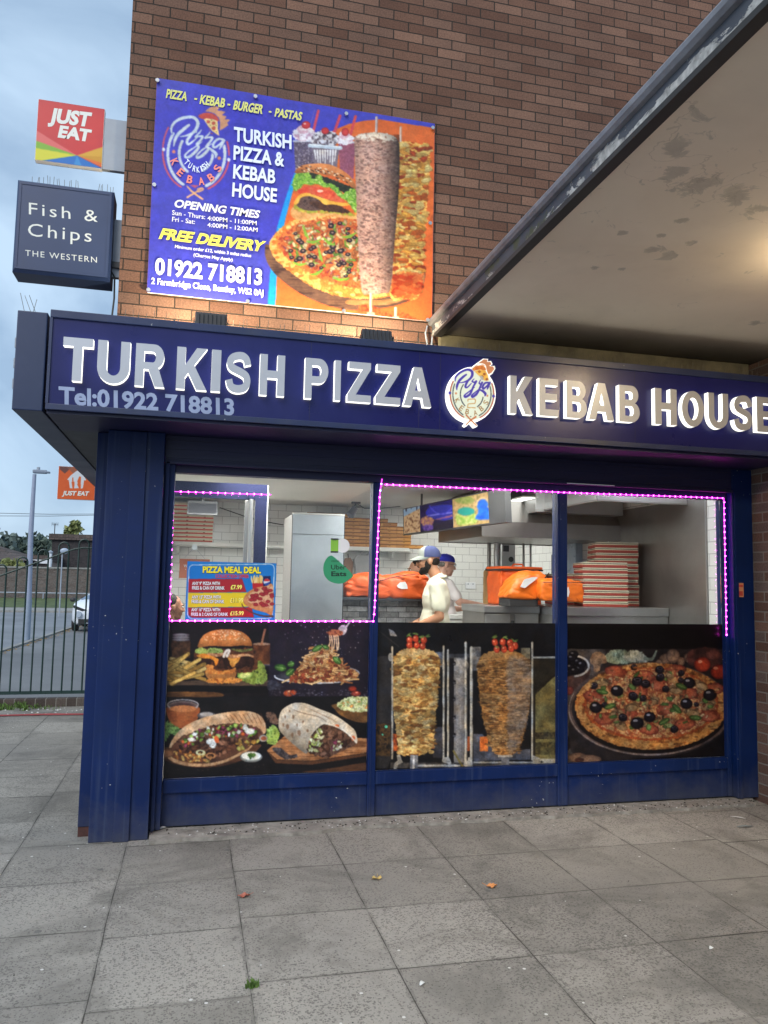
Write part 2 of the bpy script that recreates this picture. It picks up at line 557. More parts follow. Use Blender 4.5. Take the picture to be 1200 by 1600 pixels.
def print_sheet(name, P0, PU, PV, nu, nv, paint, mat, parent, gain=1.0, keep=None, wave=None, soft=True, grain=0.0, base=(20, 18, 20)):
    """a printed sheet spanned by corner P0 (top left), PU (to the top right) and PV (to the bottom left)"""
    P0, PU, PV = (np.array(p, float) for p in (P0, PU, PV))
    a, b = np.meshgrid(np.linspace(0, 1, nu), np.linspace(0, 1, nv))
    W3 = P0 + a[..., None] * PU + b[..., None] * PV
    c = (W3 - np.array([0, 0, EYE])) @ CM.T
    px = 600 + FPX * c[..., 0] / c[..., 2]; py = 800 - FPX * c[..., 1] / c[..., 2]
    art = Art(px, py, base)
    paint(art)
    for _ in range(2):
        for ax in (0, 1):
            art.C = art.C * .5 + .25 * (np.roll(art.C, 1, ax) + np.roll(art.C, -1, ax)) if soft else art.C
    if grain:
        art.frame(0, 0, 1)
        lum = 1 + grain * (fbm(art.U / 2.2, art.V / 2.2, 301, 3) - .5) * 1.6 + grain * (fbm(art.U / 9, art.V / 9, 311, 3) - .5) * 2.2
        warm = grain * (fbm(art.U / 14, art.V / 14, 321, 3) - .5)
        art.C = art.C * lum[..., None] * np.stack([1 + warm, 1 + warm * .2, 1 - warm], -1)
    col = lin(np.clip(art.C, 0, 255)) * gain
    if wave is not None:
        nrm = np.cross(PU, PV); nrm /= np.linalg.norm(nrm)
        W3 = W3 + wave(a, b)[..., None] * nrm
    off = np.array(wloc(parent)) if parent is not None else np.zeros(3)
    V = (W3 - off).reshape(-1, 3)
    i = np.arange(nu * nv).reshape(nv, nu)
    F = np.stack([i[:-1, :-1], i[1:, :-1], i[1:, 1:], i[:-1, 1:]], -1).reshape(-1, 4)
    colf = col.reshape(-1, 3)
    if keep is not None:
        k = keep(art).reshape(-1)
        F = F[k[F].all(1)]
        used = np.zeros(len(V), bool); used[F.ravel()] = True
        remap = np.cumsum(used) - 1
        V, colf, F = V[used], colf[used], remap[F]
    me = bpy.data.meshes.new(name)
    me.vertices.add(len(V)); me.vertices.foreach_set('co', V.ravel())
    me.loops.add(F.size); me.loops.foreach_set('vertex_index', F.ravel().astype(np.int32))
    me.polygons.add(len(F))
    me.polygons.foreach_set('loop_start', np.arange(0, F.size, 4, dtype=np.int32))
    try: me.polygons.foreach_set('loop_total', np.full(len(F), 4, np.int32))
    except Exception: pass
    me.update(calc_edges=True)
    at = me.color_attributes.new('print', 'FLOAT_COLOR', 'POINT')
    at.data.foreach_set('color', np.c_[colf, np.ones(len(colf))].astype(np.float32).ravel())
    me.materials.append(mat)
    me.polygons.foreach_set('use_smooth', [True] * len(F))
    o = bpy.data.objects.new(name, me)
    C.objects.link(o)
    if parent is not None: o.parent = parent
    return o

# ---------------------------------------------------------------- lettering
_gc = {}
def glyphs(s, bold=0.0, space=1.0):
    key = (s, bold, space)
    if key not in _gc:
        c = bpy.data.curves.new('lettering', 'FONT')
        c.body = s; c.offset = bold; c.space_character = space; c.resolution_u = 3
        o = bpy.data.objects.new('lettering', c)
        C.objects.link(o)
        bpy.context.view_layer.update()
        me = bpy.data.meshes.new_from_object(o.evaluated_get(bpy.context.evaluated_depsgraph_get()))
        V = np.array([v.co[:] for v in me.vertices]); F = [tuple(p.vertices) for p in me.polygons]
        bpy.data.objects.remove(o); bpy.data.curves.remove(c); bpy.data.meshes.remove(me)
        _gc[key] = (V, F)
    return _gc[key]
_CAPH = None
def text3(mb, s, A, B, Tp, bold=.02, space=1.0, lift=(0, 0, 0), shear=0.0, mi=0, caps=True):
    """lettering s laid from A (baseline, left) to B (baseline, right) with capitals reaching up to Tp above A"""
    global _CAPH
    if _CAPH is None: _CAPH = glyphs('H', 0)[0][:, 1].max()
    V, F = glyphs(s, bold, space)
    A, B, Tp = (np.array(p, float) for p in (A, B, Tp))
    x0, x1 = V[:, 0].min(), V[:, 0].max()
    a = (V[:, 0] - x0) / (x1 - x0)
    h = _CAPH + bold
    b = V[:, 1] / h
    U, W = B - A, Tp - A
    P = A + a[:, None] * U + b[:, None] * W + (b * shear)[:, None] * U / np.linalg.norm(U) * np.linalg.norm(W) + np.array(lift)
    return mb.add(P, F, mi)
def textY(mb, s, lb, rb, lt, Y, **k):
    return text3(mb, s, atY(lb[0], lb[1], Y), atY(rb[0], rb[1], Y), atY(lt[0], lt[1], Y), **k)

# block capitals for the raised sign letters: outlines and holes in a unit box
def _arc(cx, cy, rx, ry, a0, a1, n=14):
    return [(cx + rx * math.cos(R(a0 + (a1 - a0) * i / n)), cy + ry * math.sin(R(a0 + (a1 - a0) * i / n))) for i in range(n + 1)]
def _S():
    cl = smooth_pts([(.86, .69), (.8, .83), (.66, .905), (.46, .905), (.25, .85), (.16, .73), (.22, .62), (.4, .56), (.62, .5), (.8, .42), (.85, .28), (.77, .15), (.58, .095), (.36, .095), (.2, .16), (.13, .31)], False, 5)
    asp = .74
    p = cl * np.array([asp, 1]); d = np.gradient(p, axis=0); d /= np.linalg.norm(d, axis=1)[:, None]
    n = np.c_[-d[:, 1], d[:, 0]]
    th = .098
    l, r_ = p + n * th, p - n * th
    o = np.vstack([l, r_[::-1]]) / np.array([asp, 1])
    lo, hi = o.min(0), o.max(0)
    return [[tuple(q) for q in (o - lo) / (hi - lo)]]
GLY = {
    'T': [[(0, 1), (1, 1), (1, .8), (.655, .8), (.655, 0), (.345, 0), (.345, .8), (0, .8)]],
    'I': [[(0, 0), (0, 1), (1, 1), (1, 0)]],
    'H': [[(0, 0), (0, 1), (.3, 1), (.3, .61), (.7, .61), (.7, 1), (1, 1), (1, 0), (.7, 0), (.7, .42), (.3, .42), (.3, 0)]],
    'E': [[(0, 0), (0, 1), (.97, 1), (.97, .82), (.32, .82), (.32, .6), (.92, .6), (.92, .42), (.32, .42), (.32, .18), (1, .18), (1, 0)]],
    'K': [[(0, 0), (0, 1), (.28, 1), (.28, .58), (.64, 1), (.98, 1), (.57, .58), (1, 0), (.66, 0), (.38, .39), (.28, .28), (.28, 0)]],
    'Z': [[(0, 0), (0, .17), (.62, .82), (.05, .82), (.05, 1), (.98, 1), (.98, .84), (.36, .18), (1, .18), (1, 0)]],
    'A': [[(0, 0), (.36, 1), (.64, 1), (1, 0), (.72, 0), (.655, .22), (.345, .22), (.28, 0)], [(.405, .4), (.595, .4), (.5, .72)]],
    'U': [[(0, 1), (0, .38)] + _arc(.5, .38, .5, .38, 180, 360) + [(1, 1), (.71, 1), (.71, .38)] + _arc(.5, .38, .21, .19, 360, 180) + [(.29, 1)]],
    'O': [_arc(.5, .5, .5, .5, 0, 360, 40)[:-1], _arc(.5, .5, .24, .31, 0, 360, 32)[:-1]],
    'P': [[(0, 0), (0, 1), (.58, 1)] + _arc(.6, .69, .4, .31, 90, -90) + [(.3, .38), (.3, 0)], [(.3, .56), (.3, .82), (.55, .82)] + _arc(.56, .69, .13, .13, 90, -90)],
    'R': [[(0, 0), (0, 1), (.62, 1)] + _arc(.62, .71, .34, .29, 90, -62) + [(1, 0), (.68, 0), (.44, .4), (.29, .4), (.29, 0)], [(.29, .57), (.29, .82), (.58, .82)] + _arc(.58, .695, .1, .125, 90, -90)],
    'B': [[(0, 0), (0, 1), (.56, 1)] + _arc(.6, .745, .34, .255, 90, -62) + _arc(.6, .275, .4, .275, 58, -90), [(.29, .61), (.29, .83), (.55, .83)] + _arc(.56, .72, .1, .11, 90, -90), [(.29, .17), (.29, .43), (.57, .43)] + _arc(.58, .3, .12, .13, 90, -90)],
    'S': _S(),
}
def block_letter(ch, x0, x1, z0, z1, yf, yb):
    """a raised letter with a face at y = yf and returns running back to y = yb; slot 0 face, slot 1 returns"""
    c = bpy.data.curves.new('letter', 'CURVE')
    c.dimensions = '2D'; c.fill_mode = 'BOTH'; c.extrude = (yb - yf) / 2
    for pl in GLY[ch]:
        sp = c.splines.new('POLY'); sp.points.add(len(pl) - 1); sp.use_cyclic_u = True
        for p, q in zip(sp.points, pl):
            p.co = (x0 + q[0] * (x1 - x0), z0 + q[1] * (z1 - z0), 0, 1)
    o = bpy.data.objects.new('letter', c); C.objects.link(o)
    bpy.context.view_layer.update()
    me = bpy.data.meshes.new_from_object(o.evaluated_get(bpy.context.evaluated_depsgraph_get()))
    mb = MB()
    ym = (yf + yb) / 2
    mb.v = [(v.co.x, ym - v.co.z, v.co.y) for v in me.vertices]
    for p in me.polygons:
        mb.f.append(tuple(p.vertices)); mb.m.append(0 if abs(p.normal.z) > .7 else 1)
    bpy.data.objects.remove(o); bpy.data.curves.remove(c); bpy.data.meshes.remove(me)
    return mb
# ---------------------------------------------------------------- the printed pictures
MEAT = [(92, 58, 44), (70, 42, 34), (120, 82, 66), (140, 98, 78), (58, 36, 32)]
GREEN = [(110, 150, 60), (150, 180, 90), (80, 120, 50), (180, 200, 120)]
def blobs(a, pts, cols, seed, **k):
    rg = np.random.default_rng(seed)
    for (x, y, rx, ry) in pts:
        c = np.array(cols[rg.integers(len(cols))], float)
        a.ell(x, y, rx, ry, c, ang=rg.uniform(-.5, .5), rag=min(rx, ry) * .3, var=c * .6, sc=9, edge=c * .45, **k)

def paint_dishes(a):
    # burger, pasta, pitta and wrap on black
    a.frame(230, 960, 3.243)
    a.rect(0, 0, 1300, 1200, (24, 20, 24), var=(12, 11, 14), sc=120)
    a.rect(60, 30, 612, 415, (30, 23, 24), var=(18, 15, 18), sc=90)
    a.rect(616, 30, 1130, 415, (26, 20, 30), var=(34, 28, 40), sc=140)
    a.rect(40, 420, 1130, 830, (26, 23, 25), var=(16, 15, 18), sc=150)
    # --- burger quarter
    a.poly([(60, 340), (620, 335), (625, 365), (470, 372), (300, 360), (60, 358)], (92, 72, 58), var=(60, 46, 38), sc=16, st=5)
    a.rect(60, 362, 612, 398, (16, 13, 15))
    a.poly([(60, 396), (200, 392), (360, 396), (362, 418), (60, 416)], (124, 82, 46), var=(74, 46, 28), sc=10, st=7)
    a.poly([(128, 128), (212, 128), (216, 205), (210, 222), (132, 222), (126, 205)], (84, 56, 36), var=(44, 28, 20), sc=16)
    for k in range(3): a.ell(171, 104 + 12 * k, 46, 9, (128, 128, 132), edge=(50, 50, 56))
    a.poly([(536, 150), (622, 148), (622, 255), (545, 252)], (112, 66, 40), smooth=False, var=(64, 36, 26), sc=25)
    a.ell(580, 150, 44, 7, (150, 120, 100))
    a.stroke([(597, 78), (588, 112), (580, 150)], 11, (146, 100, 74))
    a.rect(540, 252, 622, 262, (150, 150, 160), alpha=.35)
    a.poly([(460, 275), (520, 235), (580, 240), (605, 290), (600, 345), (520, 352), (465, 320)], (96, 112, 44), rag=9, var=[(150, 170, 80), (50, 66, 28)], sc=16)
    a.ell(497, 308, 40, 19, (206, 214, 130), ang=-.2, edge=(110, 150, 60))
    a.poly([(295, 286), (320, 278), (430, 278), (452, 290), (446, 318), (420, 326), (320, 326), (298, 312)], (206, 146, 84), var=(150, 92, 48), sc=26)
    a.poly([(300, 326), (460, 322), (470, 342), (400, 350), (310, 346)], (196, 112, 44), rag=6, var=[(228, 160, 80), (140, 70, 30)], sc=8)
    a.poly([(244, 186), (290, 172), (400, 176), (540, 170), (556, 215), (552, 280), (450, 296), (330, 296), (246, 276)], (62, 36, 26), rag=8, var=[(100, 58, 36), (40, 24, 20)], sc=16)
    blobs(a, [(286, 242, 42, 30), (372, 246, 40, 28), (470, 246, 58, 28), (416, 238, 30, 24), (520, 240, 24, 26)], [(78, 46, 34), (66, 38, 30)], 3)
    a.poly([(255, 205), (330, 190), (345, 215), (362, 232), (348, 262), (338, 236), (322, 226), (300, 222), (270, 224)], (228, 150, 58), rag=4, var=(196, 110, 36), sc=12)
    a.poly([(410, 205), (470, 215), (452, 250), (432, 270), (418, 244)], (226, 160, 74), rag=4, var=(190, 116, 46), sc=12)
    a.poly([(290, 262), (330, 256), (350, 285), (420, 280), (446, 268), (440, 296), (360, 304), (300, 296)], (226, 156, 76), rag=5, var=(180, 100, 46), sc=10)
    a.stroke([(300, 196), (350, 206), (392, 200), (430, 214), (500, 205), (536, 214)], [13, 17, 14, 18, 12, 10], (150, 92, 60), var=(206, 160, 116), sc=9)
    a.stroke([(388, 214), (400, 186), (416, 184), (404, 212)], 13, (232, 222, 206))
    a.poly([(238, 190), (262, 168), (300, 176), (340, 168), (378, 178), (384, 194), (320, 196), (270, 200)], (128, 152, 66), rag=6, var=[(180, 196, 110), (80, 104, 40)], sc=10)
    a.stroke([(430, 176), (480, 184), (530, 178)], [9, 14, 10], (120, 130, 70), var=(70, 60, 36), sc=8)
    a.poly([(260, 168), (262, 142), (285, 106), (330, 83), (400, 75), (470, 85), (515, 115), (532, 150), (526, 162), (480, 158), (400, 163), (320, 160)], (188, 122, 66), var=(160, 94, 46), sc=60,
           shade=lambda u, v: np.clip(1.18 - ((u - 370) / 230) ** 2 * .55 - np.clip((v - 120) / 60, 0, 1) * .28, .4, 1.25))
    rg = np.random.default_rng(5)
    for k in range(75):
        x, y = rg.uniform(290, 505), rg.uniform(80, 130)
        if ((x - 398) / 118) ** 2 + ((y - 150) / 72) ** 2 < .93: a.ell(x, y, 4.2, 2.6, (238, 208, 160), ang=rg.uniform(-1, 1))
    for k in range(46):
        x, y = rg.uniform(84, 258), rg.uniform(226, 330)
        if y < 226 + abs(x - 160) * .3: continue
        an = rg.uniform(-.75, .55); l = rg.uniform(26, 58)
        c = np.array([(226, 184, 98), (204, 154, 74), (240, 206, 128)][rg.integers(3)], float) * rg.uniform(.75, 1.05)
        dx, dy = l * math.cos(an), l * math.sin(an)
        a.stroke([(x - dx, y - dy), (x + dx, y + dy)], 21, c * .45); a.stroke([(x - dx, y - dy), (x + dx, y + dy)], 16, c, var=c * .82, sc=12)
    a.stroke([(122, 352), (240, 296)], 20, (100, 70, 36)); a.stroke([(122, 352), (240, 296)], 16, (240, 200, 112), var=(214, 166, 84), sc=14)
    # --- pasta quarter
    a.ell(858, 318, 214, 36, (72, 72, 82), edge=(40, 40, 48))
    a.arc(858, 312, 212, 36, 30, 182, 7, (196, 196, 204)); a.arc(870, 300, 205, 44, -42, -2, 6, (140, 142, 152))
    a.poly([(720, 335), (748, 290), (790, 235), (828, 190), (862, 168), (905, 162), (942, 180), (968, 220), (1005, 262), (1060, 285), (1068, 318), (1010, 338), (870, 345), (760, 345)], (150, 92, 58), rag=6, var=[(206, 156, 104), (110, 60, 42)], sc=16)
    rg = np.random.default_rng(8)
    for k in range(210):
        t = rg.uniform(0, 1); y = 172 + 168 * t; hw = 34 + 170 * t ** 1.15
        x = 898 - 10 * t + rg.uniform(-hw, hw) * .86
        l = rg.uniform(18, 52); an = rg.uniform(-1.1, 1.1); b = rg.uniform(-16, 16)
        c = np.array([(226, 176, 118), (198, 142, 88), (240, 200, 146), (168, 104, 64), (214, 160, 100)][rg.integers(5)], float)
        p = [(x - l * math.cos(an), y - l * .6 * math.sin(an)), (x, y + b), (x + l * math.cos(an), y + l * .6 * math.sin(an))]
        a.stroke(p, 9.5, c * .5); a.stroke(p, 6.2, c)
    a.scatter(60, [(735, 330), (800, 240), (890, 170), (960, 215), (1050, 300), (1000, 330), (860, 340)], (5, 12), [(126, 58, 42), (104, 48, 36), (150, 76, 50)], seed=4)
    a.scatter(22, [(720, 335), (760, 290), (840, 315), (840, 338), (760, 344)], (7, 15), [(140, 66, 44), (110, 50, 38)], seed=6)
    for x, y, rx, ry, an in ((676, 270, 32, 19, .15), (728, 252, 19, 16, -.3), (724, 292, 26, 17, -.7), (862, 172, 30, 14, -.5), (905, 166, 18, 12, .4), (962, 232, 26, 16, .7)):
        a.ell(x, y, rx, ry, (92, 134, 62), ang=an, var=(54, 92, 38), sc=12, edge=(30, 56, 26)); a.stroke([(x - rx * .8 * math.cos(an), y - rx * .8 * math.sin(an)), (x + rx * .8 * math.cos(an), y + rx * .8 * math.sin(an))], 2.5, (150, 180, 110))
    a.poly([(968, 75), (985, 55), (1008, 58), (1012, 82), (996, 104), (975, 100)], (150, 150, 158), var=(210, 210, 216), sc=14)
    a.stroke([(1008, 66), (1022, 44), (1030, 28)], 8, (176, 176, 184))
    a.ell(952, 94, 40, 18, (142, 72, 52), rag=8, var=[(190, 120, 80), (96, 48, 40)], sc=8)
    for x0, x1, y1 in ((924, 920, 160), (934, 936, 184), (946, 944, 176), (956, 962, 182), (966, 968, 178)): a.stroke([(x0, 108), (x0 + 3, 140), (x1, y1)], 6.5, (226, 196, 160))
    for k in range(60): a.ell(rg.uniform(690, 1080), rg.uniform(50, 240), rg.uniform(1.2, 3.2), rg.uniform(1, 3), (190, 186, 190), alpha=.8)
    a.ell(716, 400, 27, 17, (190, 84, 48), edge=(96, 34, 24)); a.ell(722, 390, 10, 5, (236, 180, 140)); a.ell(740, 396, 18, 14, (176, 72, 42), edge=(80, 28, 22))
    a.ell(1040, 377, 22, 15, (150, 50, 36), edge=(70, 22, 20)); a.ell(1057, 401, 27, 15, (140, 48, 36), edge=(60, 22, 20)); a.ell(1062, 396, 8, 4, (214, 130, 110))
    a.poly([(612, 340), (660, 340), (690, 370), (640, 382), (612, 378)], (66, 66, 80), rag=8, var=(34, 32, 42), sc=12)
    for k in range(120): a.ell(rg.uniform(620, 1115), 412 - abs(rg.normal(0, 14)), rg.uniform(1.5, 5), rg.uniform(1, 2.5), (112, 108, 122), alpha=.7)
    # --- pitta quarter
    a.poly([(62, 690), (90, 672), (300, 690), (540, 660), (575, 670), (500, 730), (380, 768), (240, 776), (120, 752), (70, 720)], (96, 62, 46), var=(62, 40, 32), sc=16, st=5)
    a.poly([(104, 468), (258, 466), (252, 540), (236, 574), (130, 574), (112, 540)], (172, 100, 58), var=(132, 70, 42), sc=40)
    a.ell(181, 466, 78, 27, (66, 46, 46), edge=(120, 104, 100)); a.arc(181, 458, 78, 26, 0, 360, 6, (170, 160, 160)); a.ell(181, 478, 68, 17, (196, 122, 74))
    a.ell(302, 512, 48, 20, (120, 116, 120), edge=(60, 58, 62)); a.ell(300, 506, 34, 10, (170, 166, 168))
    a.poly([(64, 560), (95, 542), (130, 556), (165, 580), (160, 612), (120, 606), (96, 636), (66, 632)], (74, 108, 52), rag=12, var=[(130, 164, 92), (40, 62, 30)], sc=9)
    a.poly([(112, 676), (124, 640), (160, 592), (230, 545), (350, 505), (480, 489), (556, 502), (594, 540), (602, 592), (580, 606), (520, 580), (420, 566), (300, 580), (190, 622), (140, 664)], (222, 188, 152), var=(186, 142, 104), sc=36)
    for k in range(9): a.stroke([(398 + 22 * k, 512 - 1.5 * k), (424 + 22 * k, 545 + k)], [3, 8, 3], (108, 64, 42), alpha=.85)
    a.poly([(118, 690), (150, 640), (230, 596), (340, 562), (450, 552), (540, 566), (586, 600), (560, 640), (480, 680), (360, 722), (240, 742), (150, 728)], (74, 46, 38), rag=6, var=[(110, 70, 54), (48, 30, 28)], sc=14)
    PIT = [(140, 690), (180, 625), (300, 575), (450, 555), (570, 595), (540, 640), (360, 715), (220, 735)]
    a.scatter(120, PIT, (8, 20), MEAT, seed=11)
    a.scatter(85, [(170, 640), (260, 585), (440, 552), (570, 585), (540, 615), (330, 625), (200, 670)], (6, 15), GREEN + [(226, 226, 216), (210, 210, 196), (146, 62, 92), (120, 44, 78), (214, 104, 58)], seed=12)
    a.scatter(40, [(110, 690), (170, 690), (330, 715), (330, 745), (170, 750), (110, 730)], (8, 18), [(196, 132, 70), (170, 104, 54), (120, 66, 42), (206, 170, 100)], seed=13, asp=.4)
    a.scatter(22, [(440, 650), (540, 618), (570, 640), (470, 690)], (7, 15), [(196, 146, 70), (180, 170, 90)], seed=14, asp=.5)
    for x, y, rx, ry in ((326, 645, 26, 17), (332, 664, 15, 14), (224, 634, 20, 11), (520, 592, 24, 16), (500, 578, 13, 9), (240, 606, 14, 10)): a.ell(x, y, rx, ry, (236, 236, 232), rag=6, edge=(190, 194, 190))
    a.ell(352, 634, 12, 19, (206, 96, 52), ang=-.3); a.ell(374, 598, 18, 9, (150, 60, 96), inner=.6); a.ell(270, 700, 24, 14, (206, 210, 170), inner=.55); a.ell(322, 716, 26, 16, (190, 130, 84), inner=.6)
    a.stroke([(78, 692), (140, 742), (250, 764), (380, 748), (500, 690), (530, 664)], [12, 18, 16, 14, 12, 6], (206, 164, 122), var=(150, 106, 72), sc=20)
    a.ell(100, 704, 34, 22, (148, 104, 76), edge=(96, 64, 48))
    a.ell(527, 722, 57, 28, (170, 174, 170), edge=(90, 92, 92)); a.ell(527, 717, 50, 21, (232, 234, 228)); a.scatter(8, [(505, 715), (530, 700), (550, 714), (530, 726)], (5, 10), [(90, 130, 60), (60, 100, 40)], seed=15)
    for k in range(40): a.ell(rg.uniform(80, 600), rg.uniform(745, 800), rg.uniform(1, 3.5), rg.uniform(1, 2), (110, 84, 66), alpha=.7)
    # --- wrap quarter
    a.poly([(605, 690), (700, 612), (1118, 628), (1118, 700), (830, 742), (660, 736)], (150, 98, 62), smooth=False, var=[(178, 124, 82), (112, 70, 44)], sc=10, st=12)
    a.poly([(606, 692), (660, 738), (830, 744), (1118, 702), (1118, 716), (830, 762), (650, 754)], (84, 54, 38), smooth=False)
    a.poly([(790, 800), (930, 780), (1118, 752), (1118, 800)], (86, 58, 42), var=(60, 40, 32), sc=10, st=8)
    a.poly([(944, 456), (1120, 448), (1120, 540), (1060, 544), (985, 515), (950, 480)], (126, 88, 50), var=(90, 60, 36), sc=24)
    a.poly([(962, 462), (985, 434), (1030, 418), (1080, 416), (1120, 424), (1120, 486), (1050, 492), (990, 484)], (186, 196, 140), rag=6, var=[(222, 226, 180), (140, 150, 90)], sc=10)
    a.scatter(30, [(970, 460), (1040, 425), (1115, 430), (1115, 480), (1000, 480)], (5, 12), [(226, 232, 196), (150, 180, 100), (222, 160, 90)], seed=16, asp=.4)
    a.poly([(606, 496), (640, 500), (664, 530), (660, 556), (616, 540)], (92, 66, 54), rag=10, var=[(130, 100, 84), (40, 30, 28)], sc=8)
    a.poly([(605, 600), (620, 570), (646, 562), (668, 590), (664, 640), (640, 660), (606, 650)], (122, 152, 58), rag=10, var=[(176, 200, 110), (70, 100, 36)], sc=9)
    a.ell(588, 628, 22, 18, (196, 196, 190), edge=(120, 116, 112)); a.ell(590, 628, 15, 11, (150, 84, 60))
    a.poly([(636, 676), (680, 680), (720, 712), (756, 708), (758, 724), (700, 734), (650, 700)], (46, 40, 44), rag=4, var=(90, 84, 88), sc=8)
    a.poly([(666, 545), (672, 505), (692, 476), (740, 450), (800, 450), (870, 478), (950, 510), (1010, 550), (1052, 588), (1064, 630), (1060, 654), (1030, 620), (960, 572), (900, 556), (850, 590), (820, 640), (812, 702), (780, 690), (720, 640), (672, 590)], (208, 196, 178), var=(178, 164, 146), sc=50,
           shade=lambda u, v: np.clip(1.08 - np.clip((v - 520 - (u - 700) * .3) / 150, 0, 1) * .42, .5, 1.1))
    for x, y, rx, ry in ((712, 570, 8, 14), (740, 520, 6, 10), (700, 520, 5, 9), (736, 610, 6, 12), (770, 600, 9, 14), (790, 545, 6, 7), (760, 560, 4, 9), (690, 560, 4, 8), (812, 590, 6, 9), (722, 490, 5, 6)): a.ell(x, y, rx, ry, (120, 88, 66), rag=4, alpha=.8)
    a.stroke([(735, 482), (790, 500), (870, 520), (910, 545)], [2, 5, 4, 2], (120, 96, 80), alpha=.8)
    for k in range(5): a.stroke([(800 + 30 * k, 470 + 12 * k), (880 + 24 * k, 505 + 13 * k)], [2, 7, 2], (146, 108, 80), alpha=.7)
    a.poly([(815, 690), (824, 640), (852, 592), (902, 558), (962, 574), (1028, 622), (1056, 656), (1020, 676), (960, 706), (906, 728), (850, 706)], (78, 54, 44), rag=4, var=[(112, 80, 64), (50, 34, 32)], sc=14)
    WR = [(825, 690), (860, 595), (905, 562), (970, 582), (1045, 650), (960, 700), (905, 722)]
    a.scatter(46, WR, (10, 24), MEAT + [(132, 96, 80)], seed=21)
    a.scatter(26, [(820, 690), (835, 630), (880, 575), (890, 640), (860, 690)], (9, 20), [(206, 210, 150), (176, 192, 104), (226, 226, 190)], seed=22, asp=.4)
    a.scatter(14, [(930, 690), (960, 620), (1000, 625), (990, 690)], (7, 16), [(222, 226, 180), (190, 204, 130), (232, 232, 222), (140, 60, 90)], seed=23, asp=.35)
    a.ell(962, 566, 12, 9, (222, 110, 60)); a.ell(1044, 628, 10, 14, (206, 104, 62))
    a.stroke([(1060, 654), (1040, 628), (1000, 592), (950, 566), (905, 556)], [3, 7, 7, 6, 3], (232, 222, 206))

def flakes(a, rg, n, inside, lx, ly, cols, shade=None, tilt=.35, gap=1.5):
    # overlapping slices of meat, each with a dark lower edge
    P = []
    while len(P) < n:
        x, y = inside(rg)
        if x is not None: P.append((x, y))
    P.sort(key=lambda p: p[1] + rg.uniform(-25, 25))
    for x, y in P:
        f = shade(x, y) if shade else 1.0
        c = np.array(cols[rg.integers(len(cols))], float) * f * rg.uniform(.85, 1.1)
        l, h, an = rg.uniform(*lx), rg.uniform(*ly), rg.uniform(-tilt, tilt)
        a.ell(x, y + gap, l, h * 1.15, c * .55, ang=an, rag=h * .7, alpha=.6)
        a.ell(x, y, l, h, c, ang=an, rag=h * .7, var=c * .78, sc=7, alpha=.78)
        if rg.random() < .5: a.ell(x - l * .2, y - h * .35, l * .5, h * .3, np.minimum(c * 1.25, 255), ang=an, alpha=.6)

